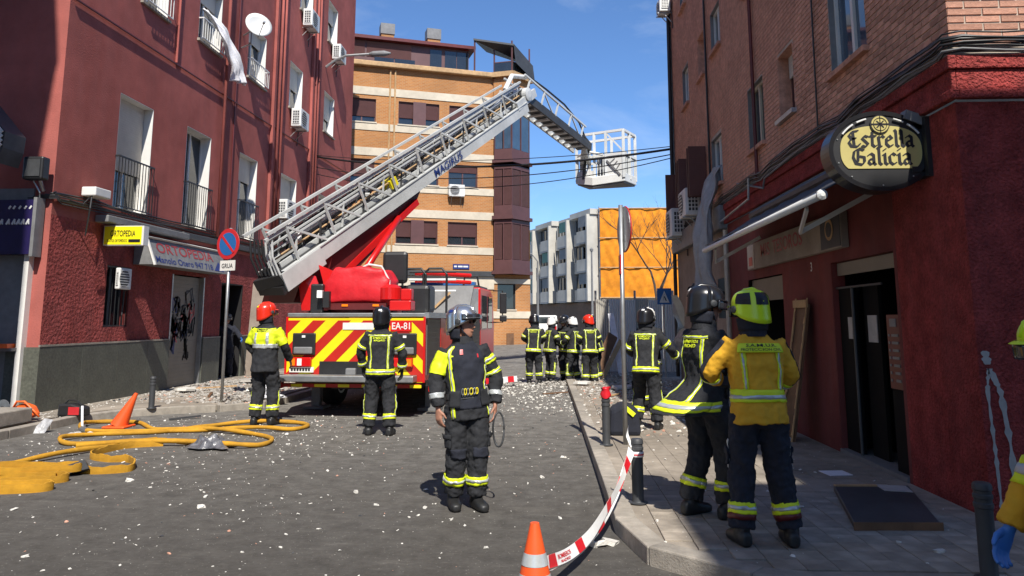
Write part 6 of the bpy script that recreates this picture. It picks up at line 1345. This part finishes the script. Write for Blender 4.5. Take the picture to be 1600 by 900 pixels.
def person(label, loc, rz, H=1.85, lean=(0, 0), feet=((-.13, 0), (.13, 0)), knee=((0, .03), (0, .03)), armL=None, armR=None, head=(0, 0), jacket='turnout_black', trousers='turnout_black', helmet='helmet_black', kind='turnout', skin='skin', gloves=None, fine=True, tilt=0, group='rescue workers', hem=.80, curl=.5, helm_extra=None, flare=0, kneel=None, stripes=True, back_text=('BOMBEROS', 'MADRID'), crouch=0):
    S = H / 1.84; r = empty('person', loc, rz); r.scale = (S, S, S); tag(r, label, 'person', group); vox = .0085 if fine else .014
    lx, ly = lean; hipz = .93 - crouch; up = V((lx, ly, .52 - abs(ly) * .12)); hip = V((0, 0, hipz)); sh = hip + up; tw = V((1, 0, 0)); ty = V((0, 1, 0)); ud = up.normalized()
    fr = (ty - ud * ty.dot(ud)).normalized(); rt = fr.cross(ud).normalized()
    T = lambda u, f=0, x=0: hip + up * (u / .52) + fr * f + rt * x
    LEG = []
    for i, s in enumerate((-1, 1)):
        h = V((s * .095, 0, hipz - .02)); f = V((feet[i][0], feet[i][1], .10)); 
        if kneel == s: k = V((s * .12, .30, .12)); f = V((s * .13, -.14, .10))
        else: k = h.lerp(f, .48) + V((knee[i][0], knee[i][1] + .02, 0))
        LEG.append((h, k, f))
    ARM = []
    for i, s in enumerate((-1, 1)):
        sp_ = T(.485, -.005, s * .185); dflt = ((s * .30, -.02, 1.17), (s * .31, .06, .92)); a = (armL, armR)[i] or dflt
        ARM.append((sp_, V(a[0]), V(a[1])))
    # head frame
    nk = T(.56); hy, hp = head; Rh = Matrix.Rotation(hy, 3, 'Z') @ Matrix.Rotation(hp, 3, 'X') @ Matrix.Rotation(tilt, 3, 'Y'); off = sh + V((0, 0, .01)) - V((0, 0, 1.46))
    HP = lambda x, y, z: nk + Rh @ V((x, y, z - 1.49)) + (sh - T(.52)) + V((0, .015, .0))
    # ---- body: one continuous skin from crown to ankles
    mb = MB(); Loft([(HP(0, cy, z), Rh @ V((1, 0, 0)), Rh @ V((0, 1, 0)), rx, ry) for z, rx, ry, cy in HEADS]).mesh(mb, 24, 24)
    mb.tube([HP(0, .098, 1.655), HP(0, .112, 1.63), HP(0, .122, 1.608), HP(0, .10, 1.598)], [.008, .012, .016, .008], 8)
    for s in (-1, 1): mb.tube([HP(s * .07, -.005, 1.66), HP(s * .083, -.012, 1.64), HP(s * .078, -.006, 1.605)], [.012, .018, .01], 8)
    mb.tube([HP(0, -.01, 1.58), HP(0, -.01, 1.53), T(.5)], [.058, .056, .065], 14)
    Loft([(T(-.06), rt, fr, .14, .10), (T(.1), rt, fr, .13, .095), (T(.34), rt, fr, .155, .105), (T(.46), rt, fr, .15, .085), (T(.53), rt, fr, .07, .06)], 2.3).mesh(mb, 20, 20)
    for i, s in enumerate((-1, 1)):
        P = dense(*ARM[i]); limb(P, rad_fn(len(P), .05, .042, .027)).mesh(mb, 20, 12); P = dense(*LEG[i]); limb(P, rad_fn(len(P), .075, .055, .042)).mesh(mb, 20, 12)
        d = (ARM[i][2] - ARM[i][1]).normalized()
        if not gloves: hand(mb, ARM[i][2] + d * .02, d, rt * s * .9 + fr * .45, fr, curl)
    bd_ = mb.build('body', gloves if False else skin, r, local=True); folds(bd_, vox if fine else .012, 0, it=1)
    for s in (-1, 1): MB().lathe(HP(s * .031, .093, 1.652), [(.0, 0), (.011, .002), (.009, .009), (.0, .011)], 10, Rh @ V((s * .2, 1, 0))).build('eye', 'hair', bd_, local=True)
    MB().tube([HP(-.026, .098, 1.572), HP(0, .106, 1.575), HP(.026, .098, 1.572)], [.003, .006, .003], 6).build('lips', 'skin_tan', bd_, local=True)
    if gloves:
        for i, s in enumerate((-1, 1)):
            mb = MB(); d = (ARM[i][2] - ARM[i][1]).normalized(); hand(mb, ARM[i][2] + d * .018, d, rt * s * .9 + fr * .45, fr, curl, 1.08); g_ = mb.build('glove', gloves, r, local=True); folds(g_, .007 if fine else .01, 0, it=1); sm = g_.modifiers.new('fat', 'DISPLACE'); sm.strength = .004; sm.mid_level = 0
    # ---- trousers
    mb = MB(); LT = []
    for i, s in enumerate((-1, 1)):
        h, k, f = LEG[i]; P = dense(h, k, f + V((0, 0, .02))); L = limb(P, rad_fn(len(P), .115, .094, .088)); L.mesh(mb, 24, 18); LT.append(L)
    Loft([(T(-.12), rt, fr, .13, .10), (T(-.04), rt, fr, .178, .138), (T(.06), rt, fr, .172, .132), (T(.16), rt, fr, .16, .12)], 2.3).mesh(mb, 12, 24)
    tr_ = mb.build('trousers', trousers, r, local=True); folds(tr_, .011 if fine else .016, .042, .085)
    # ---- boots
    for i, s in enumerate((-1, 1)):
        h, k, f = LEG[i]; mb = MB(); a = V((f.x, f.y, 0)); to = V((s * .12, 1, 0)).normalized(); sd = V((to.y, -to.x, 0)); lift = .0
        if kneel == s:
            Loft([(V((f.x, f.y - .02, .10)), V((1, 0, 0)), Z, .05, .05), (V((f.x, f.y - .12, .08)), V((1, 0, 0)), Z, .05, .05), (V((f.x, f.y - .22, .06)), V((1, 0, 0)), Z, .048, .055), (V((f.x, f.y - .27, .05)), V((1, 0, 0)), Z, .03, .05)]).mesh(mb, 10, 14)
        else:
            Loft([(a - to * .085 + Z * .05, sd, Z, .030, .04), (a - to * .06 + Z * .055, sd, Z, .046, .056), (a + to * .02 + Z * .055, sd, Z, .05, .056), (a + to * .10 + Z * .047, sd, Z, .054, .046), (a + to * .165 + Z * .04, sd, Z, .05, .038), (a + to * .20 + Z * .032, sd, Z, .028, .026)], 2.6).mesh(mb, 14, 16)
            limb([a + Z * .05, a + Z * .14, (f + V((0, 0, .15)))], [.056, .056, .06]).mesh(mb, 6, 14)
        b_ = mb.build('boot', 'boot', r, local=True); folds(b_, .011, 0, it=2)
    # ---- jacket
    mb = MB(); hz = hem - .93
    TJ = Loft([(T(hz - .0, -.01 - flare * .15, -flare * .04), rt, fr, .205 + flare * .05, .16 + flare * .14), (T(hz + .12, -.005 - flare * .07, -flare * .02), rt, fr, .195 + flare * .03, .15 + flare * .06), (T(.12), rt, fr, .185, .142), (T(.27), rt, fr, .198, .148), (T(.38), rt, fr, .205, .142), (T(.46), rt, fr, .192, .120), (T(.515), rt, fr, .135, .095), (T(.56), rt, fr, .085, .08)], 2.35)
    TJ.mesh(mb, 40, 36); AJ = []
    for i, s in enumerate((-1, 1)):
        a, b, c = ARM[i]; P = dense(a - rt * s * .03, b, c); L = limb(P, rad_fn(len(P), .082, .068, .060)); L.mesh(mb, 24, 16); AJ.append(L)
    jk = mb.build('jacket', jacket, r, local=True); folds(jk, .011 if fine else .016, .034, .10)
    OF = .013
    def band(L, t0, t1, a0=0, a1=2 * pi, parent=None, off=OF, silver=True, m='hv_yellow'):
        na = max(6, int(abs(a1 - a0) * 5)); o = cling(L.strip(t0, t1, a0, a1, off, 5, na * 2).build('reflective_band', m, parent or jk, local=True), parent or jk, .005)
        if silver: c, w_ = (t0 + t1) / 2, (t1 - t0) * .16; cling(L.strip(c - w_, c + w_, a0, a1, off + .003, 2, na * 2).build('silver_strip', 'silver_tape', parent or jk, local=True), parent or jk, .009)
        return o
    def vband(L, t0, t1, a, wd, parent=None, off=OF, silver=True, m='hv_yellow'):
        o = cling(L.strip(t0, t1, a - wd, a + wd, off, 28, 5).build('reflective_band', m, parent or jk, local=True), parent or jk, .005)
        if silver: cling(L.strip(t0, t1, a - wd * .3, a + wd * .3, off + .003, 28, 2).build('silver_strip', 'silver_tape', parent or jk, local=True), parent or jk, .009)
    BK = 1.5 * pi
    def sleeve(L, t0, t1):
        o = L.strip(t0, t1, 0, 2 * pi, .012, 22, 30).build('yellow_sleeve', 'hv_yellow', jk, local=True); return cling(o, jk, .004)
    def tmap(L, t0, t1, a0, a1, off): return lambda x, y: L.pt(t0 + (t1 - t0) * y, a0 + (a1 - a0) * x, off)
    def ctext(body, m, fn, off): return cling(text(body, m, jk, (0, 0, 0), (1, 0, 0), Z, 1, 1, local=True, fn=fn), jk, off, .002)
    if kind == 'turnout':
        band(TJ, .045, .125); band(TJ, .70, .755, BK - .95, BK + .95)
        for s in (-1, 1): vband(TJ, .125, .70, BK + s * .62, .085)
        for s in (-1, 1): vband(TJ, .125, .62, pi / 2 + s * .45, .06)
        band(TJ, .60, .66, pi / 2 - .9, pi / 2 + .9)
        for i in (0, 1): band(AJ[i], .30, .40); band(AJ[i], .86, .95)
        if back_text: ctext(back_text[0], 'hv_yellow', tmap(TJ, .635, .68, BK - .40, BK + .40, OF), .006); ctext(back_text[1], 'hv_yellow', tmap(TJ, .575, .62, BK - .32, BK + .32, OF), .006)
    if kind == 'hivis':
        cling(TJ.strip(.40, .80, BK - 1.35, BK + 1.35, .012, 24, 36).build('yellow_panel', 'hv_yellow', jk, local=True), jk, .004)
        band(TJ, .36, .42, off=.017, silver=False, m='silver_tape')
        for s in (-1, 1): vband(TJ, .42, .66, BK + s * .42, .12, off=.017, silver=False, m='silver_tape')
        for i in (0, 1): sleeve(AJ[i], .03, .42)
        ctext('BOMBEROS', 'ink', tmap(TJ, .74, .785, BK - .45, BK + .45, .0185), .013); ctext('MADRID', 'ink', tmap(TJ, .685, .72, BK - .35, BK + .35, .0185), .013)
    if kind == 'samur':
        band(TJ, .20, .32, m='hv_yellow', off=.013); 
        for s in (-1, 1): vband(TJ, .32, .63, BK + s * .62, .11, m='hv_yellow', off=.012)
        TJ.strip(.63, .765, BK - .80, BK + .80, .024, 10, 24).build('yellow_panel', 'hv_yellow', jk, local=True, smooth=True).modifiers.new('thick', 'SOLIDIFY').thickness = .012
        text('S.A.M.U.R.', 'ink', jk, (0, 0, 0), (1, 0, 0), Z, 1, 1, local=True, fn=tmap(TJ, .705, .755, BK - .45, BK + .45, .034)); text('PROTECCION CIVIL', 'ink', jk, (0, 0, 0), (1, 0, 0), Z, 1, 1, local=True, fn=tmap(TJ, .65, .685, BK - .62, BK + .62, .034))
        for i in (0, 1): band(AJ[i], .62, .78, off=.012); cling(AJ[i].strip(.06, .62, -.6 if i else pi - .9, .9 if i else pi + .6, .010, 16, 14).build('dark_sleeve_panel', 'navy_cloth', jk, local=True), jk, .003)
    if kind == 'open':
        sleeve(AJ[1], .08, .46); band(AJ[0], .16, .26); band(AJ[0], .36, .44)
        for i in (0, 1): cling(AJ[i].strip(.80, .88, 0, 2 * pi, .010, 4, 26).build('silver_cuff_band', 'silver_tape', jk, local=True), jk, .004)
        cling(TJ.strip(.12, .95, pi / 2 - .72, pi / 2 + .72, .004, 40, 30).build('overall_front', 'navy_cloth', jk, local=True), jk, .003)
        vband(TJ, .04, .86, pi / 2 - .86, .13, off=.016); vband(TJ, .04, .5, pi / 2 + .9, .06, off=.016)
        TJ.strip(.60, .66, pi / 2 + .35, pi / 2 + .42, .012, 2, 3).build('chest_badge', 'sign_red', jk, local=True); TJ.strip(.66, .76, pi / 2 - .3, pi / 2 - .16, .012, 3, 3).build('red_radio_strap', 'sign_red', jk, local=True)
        random.seed(77)
        for q in range(6): MB().tube([TJ.pt(.27, pi / 2 - .3 + q * .1 + .05 * cos(b_), .03) + Z * (.028 * sin(b_)) for b_ in [2 * pi * e_ / 10 for e_ in range(11)]], .005, 5).build('belt_carabiner', 'chevron_yellow' if q % 2 else 'steel', jk, local=True)
        Loft([(T(.04), rt, fr, .182, .142), (T(.09), rt, fr, .178, .138)], 2.3).strip(0, 1, 0, 2 * pi, .008, 2, 30).build('belt', 'dark_grey', jk, local=True)
    # trouser bands
    if stripes:
        for i, s in enumerate((-1, 1)):
            band(LT[i], .80, .885, parent=tr_, off=.013)
            if kind in ('turnout',): vband(LT[i], .42, .80, 0 if s > 0 else pi, .26, parent=tr_, off=.012)
            if kind in ('hivis',): vband(LT[i], .55, .80, 0 if s > 0 else pi, .2, parent=tr_, off=.012)
            if kind == 'samur': vband(LT[i], .22, .5, 0 if s > 0 else pi, .13, parent=tr_, off=.010, silver=False, m='silver_tape'); cling(LT[i].strip(.885, .925, 0, 2 * pi, .010, 2, 26).build('red_hem', 'dark_red', tr_, local=True), tr_, .004)
    # pockets, flaps, radio and strap
    for i, s in enumerate((-1, 1)):
        a_ = .35 if s > 0 else pi - .35
        cling(LT[i].strip(.30, .46, a_ - .5, a_ + .5, .02, 6, 8).build('thigh_pocket', trousers, tr_, local=True), tr_, .011, .014); cling(LT[i].strip(.295, .34, a_ - .53, a_ + .53, .03, 3, 8).build('pocket_flap', trousers, tr_, local=True), tr_, .021, .008)
        if kind in ('turnout', 'open'): a_ = pi / 2 + s * .75; cling(TJ.strip(.14, .28, a_ - .3, a_ + .3, .02, 6, 8).build('jacket_pocket', jacket, jk, local=True), jk, .012, .014)
        cling(LT[i].strip(.47, .60, pi / 2 - .75, pi / 2 + .75, .02, 6, 10).build('knee_patch', 'navy_cloth' if trousers != 'navy_cloth' else 'turnout_black', tr_, local=True), tr_, .006, .008)
    if kind == 'turnout':
        MB().box8([TJ.pt(.5, pi / 2 - .55, .015 + q) for q in (0,)] * 0 or [TJ.pt(.46 + dz, pi / 2 + .5 + da, of_) for dz, of_ in ((0, .01), (.11, .01)) for da, of_ in ((-.12, .01), (.12, .01), (.12, .05), (-.12, .05))]).build('radio', 'black_metal', jk, local=True)
    # collar
    Loft([(T(.53), rt, fr, .105, .10), (T(.60, .0), rt, fr, .092, .094)]).strip(0, 1, 0, 2 * pi, .0, 3, 24, .012).build('collar', jacket if kind != 'samur' else 'navy_cloth', jk, local=True)
    # ---- helmet
    hc = lambda x, y, z: HP(x, y, 1.675 + z)
    def shell(i, j, k=1.0):
        a = 2 * pi * i; fwd = sin(a)                                   # +1 at the front
        low = -.055 + .075 * max(0, fwd) ** 1.5 - .075 * max(0, -fwd) ** .8
        e = (1 - j) * pi / 2; z = .128 * sin(e); rr = cos(e) ** .55
        if j > .72: z = .128 * sin(.28 * pi / 2) * (1 - (j - .72) / .28) + low * ((j - .72) / .28); rr = cos(.28 * pi / 2) ** .55 * (1 + .04 * (j - .72) / .28)
        return hc(.128 * k * rr * cos(a), (.153 * k * rr * fwd) - .008, z * k)
    mb = MB().grid(lambda i, j: shell(i, j), 36, 18); hm = mb.build('helmet', helmet, r, local=True, smooth=True); so = hm.modifiers.new('shell', 'SOLIDIFY'); so.thickness = .010; so.offset = 0
    MB().tube([hc(0, .147, .045), hc(0, .115, .105), hc(0, .04, .134), hc(0, -.05, .134), hc(0, -.125, .10), hc(0, -.158, .03)], [.008, .014, .018, .018, .014, .008], 8).build('comb', helmet, hm, local=True, smooth=True)
    mb = MB(); vz0, vz1 = (.02, -.055) if helm_extra != 'visor_up' else (.055, -.0)
    mb.grid(lambda i, j: hc(.138 * cos(radians(20 + 140 * i)), .165 * sin(radians(20 + 140 * i)) + .004, vz0 + (vz1 - vz0) * j), 24, 4); vo = mb.build('visor', 'visor', hm, local=True, smooth=True); so = vo.modifiers.new('thick', 'SOLIDIFY'); so.thickness = .004
    MB().grid(lambda i, j: hc((.132 + .022 * j) * cos(radians(25 + 130 * i)), (.155 + .03 * j) * sin(radians(25 + 130 * i)), .028 - .012 * j), 20, 2).build('brim', helmet, hm, local=True, smooth=True)
    for s in (-1, 1): MB().lathe(hc(s * .128, .02, -.01), [(.028, 0), (.026, .012), (.012, .016)], 14, Rh @ V((s, 0, 0))).build('side_pivot', 'dark_grey', hm, local=True)
    badge = {'helmet_black': 'helmet_white', 'helmet_lime': 'ink', 'helmet_red': 'chevron_yellow', 'helmet_white': 'ink', 'helmet_silver': 'ink_blue'}[helmet]
    for aa in ((pi * 1.5,) if helmet in ('helmet_black', 'helmet_red') else (pi * 1.13, pi * 1.87, pi * 1.5)):
        big = helmet == 'helmet_lime'; i0 = (aa / (2 * pi)) % 1; w_ = .07 if big else .032
        MB().grid(lambda i, j: shell(i0 + (i - .5) * w_ * 2, .45 + j * (.34 if big else .16), 1.06), 8, 5).build('helmet_marking', badge, hm, local=True)
    # neck curtain
    mb = MB(); mb.grid(lambda i, j: HP((.112 - .012 * j) * cos(radians(165 + 210 * i)), (.125 - .018 * j) * sin(radians(165 + 210 * i)) - .005, 1.60 - .095 * j), 24, 4); nc = mb.build('neck_guard', 'navy_cloth', hm, local=True, smooth=True); nc.modifiers.new('thick', 'SOLIDIFY').thickness = .008
    for s in (-1, 1): MB().tube([HP(s * .085, .02, 1.63), HP(s * .075, .045, 1.57), HP(s * .03, .07, 1.525), HP(0, .075, 1.52)], .007, 6).build('chin_strap', 'navy_cloth', hm, local=True)
    return r
# near pair by the bar
person('person in black turnout coat and black helmet talking by the bar wall', (1.26, 6.36, .12), radians(-66), 1.86, head=(radians(-18), -.08), armL=((-.30, .06, 1.20), (-.20, .30, 1.12)), armR=((.30, .08, 1.18), (.16, .30, 1.05)), feet=((-.12, -.10), (.12, .08)), flare=1.0, hem=.80, helmet='helmet_black', skin='skin_tan', gloves='glove_black')
person('person in orange and yellow vest with lime helmet seen from behind', (1.47, 5.60, .12), radians(6), 1.80, lean=(.0, .03), head=(radians(18), -.08), armL=((-.33, .10, 1.20), (-.20, .30, 1.14)), armR=((.30, .08, 1.17), (.18, .30, 1.08)), feet=((-.15, .02), (.19, -.02)), jacket='orange_cloth', trousers='navy_cloth', helmet='helmet_lime', kind='samur', hem=.84, gloves='glove_black')
# man with the silver helmet
person('person with silver helmet and open jacket standing alone on the road', (-.77, 7.05, 0), radians(203), 1.83, lean=(.03, -.03), head=(radians(45), .05), armL=((-.28, .0, 1.16), (-.25, .08, .92)), armR=((.29, -.02, 1.17), (.28, .04, .90)), feet=((-.09, .04), (.10, -.06)), trousers='turnout_black', jacket='turnout_black', helmet='helmet_silver', kind='open', hem=.78, skin='skin_tan', helm_extra='visor_up')
# two at the back of the engine
person('person with red helmet and yellow backed jacket at the left rear of the fire engine', (-4.62, 12.25, .0), radians(-10), 1.98, head=(radians(-30), .1), armL=((-.29, .02, 1.18), (-.22, .16, .98)), armR=((.29, .05, 1.16), (.28, .22, .96)), helmet='helmet_red', kind='hivis', hem=.78, fine=False, feet=((-.13, 0), (.14, .04)))
person('person in black turnout gear facing the chevron panel of the fire engine', (-2.52, 11.3, 0), radians(3), 1.90, head=(0, .06), armL=((-.30, .05, 1.18), (-.28, .16, .95)), armR=((.31, .03, 1.16), (.29, .14, .92)), fine=False, hem=.82, gloves='glove_black', feet=((-.15, .02), (.16, -.04)))
# one kneeling or bending behind the sign post
person('person in black turnout gear standing behind the grey sign post on the right', (1.38, 11.3, .12), radians(-14), 1.76, lean=(.0, .08), head=(radians(-10), -.15), armL=((-.28, .16, 1.15), (-.12, .38, 1.05)), armR=((.36, .14, 1.2), (.42, .36, 1.05)), feet=((-.16, .16), (.17, -.08)), knee=((0, .14), (0, .03)), fine=False, gloves='glove_black')
# huddle further down the street
G_ = [(-.45, 20.2, -6, 1.86, 'helmet_black', 'leftmost person of the huddle with dark helmet and back turned', 0, None), (-.02, 20.9, -60, 1.80, 'helmet_white', 'person of the huddle with white helmet in profile', 20, None), (.42, 21.3, 150, 1.84, 'helmet_black', 'person of the huddle facing the street with black helmet', 0, None),
      (.62, 20.6, 55, 1.78, 'helmet_white', 'person of the huddle with white helmet looking left', 0, None), (1.0, 19.7, 12, 1.84, 'helmet_red', 'rightmost person of the huddle with red helmet and back turned', 20, None), (1.22, 20.3, 70, 1.86, 'helmet_black', 'person of the huddle hidden behind the red helmet', 0, None)]
for x, y, a, h_, hm_, lb, hy, _ in G_:
    person(lb, (x, y, 0), radians(a), h_, head=(radians(hy + 30 * sin(x * 9)), -.25 - .12 * sin(y * 5)), lean=(.05 * sin(x * 13), .07 + .06 * sin(x * 7)), helmet=hm_, armL=((-.29, .08, 1.18), (-.15, .28, 1.08)), armR=((.29, .08, 1.18), (.14, .28, 1.06)), fine=False, feet=((-.13, .03 + .1 * sin(x * 11)), (.15, -.03 - .1 * sin(x * 5))), group='huddle of rescuers down the street', gloves='glove_black')
person('person with white helmet half hidden beyond the one at the sign post', (1.7, 13.3, .12), radians(150), 1.78, head=(0, -.2), helmet='helmet_white', jacket='turnout_black', fine=False, armL=((-.3, .1, 1.18), (-.15, .3, 1.05)), armR=((.3, .1, 1.18), (.15, .3, 1.05)))
# one cut by the right edge, one in the dark doorway
person('person in orange jacket with lime helmet and blue glove at the right edge', (2.20, 3.42, .0), radians(80), 1.72, head=(radians(10), -.1), armL=((-.30, .0, 1.16), (-.30, .14, .86)), armR=((.3, .0, 1.16), (.26, .19, .80)), jacket='orange_cloth', trousers='navy_cloth', helmet='helmet_lime', kind='samur', gloves='glove_blue')
person('person with blue glove in the dark doorway behind the left sign post', (-8.95, 20.75, .1), radians(-150), 1.78, helmet='helmet_black', jacket='navy_cloth', trousers='navy_cloth', kind='plain', gloves='glove_blue', fine=False, stripes=False, armL=((-.33, .12, 1.2), (-.36, .34, 1.1)))
# black kit bag by the bollard, coil in the hand of the silver helmet man
r = empty('kit_bag', (1.0, 10.7, .12)); tag(r, 'black kit bag with yellow strap behind the bollard', 'bag')
MB().prism([(.78, 10.55, .12), (1.22, 10.55, .12), (1.18, 10.55, .48), (1.0, 10.55, .56), (.8, 10.55, .46)], (0, .4, 0)).build('bag', 'navy_cloth', r, bevel=.06); MB().bar((1.0, 10.53, .5), (1.12, 10.53, .4), .01, .06).build('strap', 'hv_yellow', r)
o = MB().tube([V((-.475, 7.02, .69)) + V((.05 * cos(a), .02 * sin(a * 2), .15 * sin(a))) for a in [2 * pi * k / 24 for k in range(25)]], .009, 6).build('cord_loop', 'dark_grey', smooth=True); tag(o, 'loop of cord held in the hand of the person with the silver helmet', 'cord')
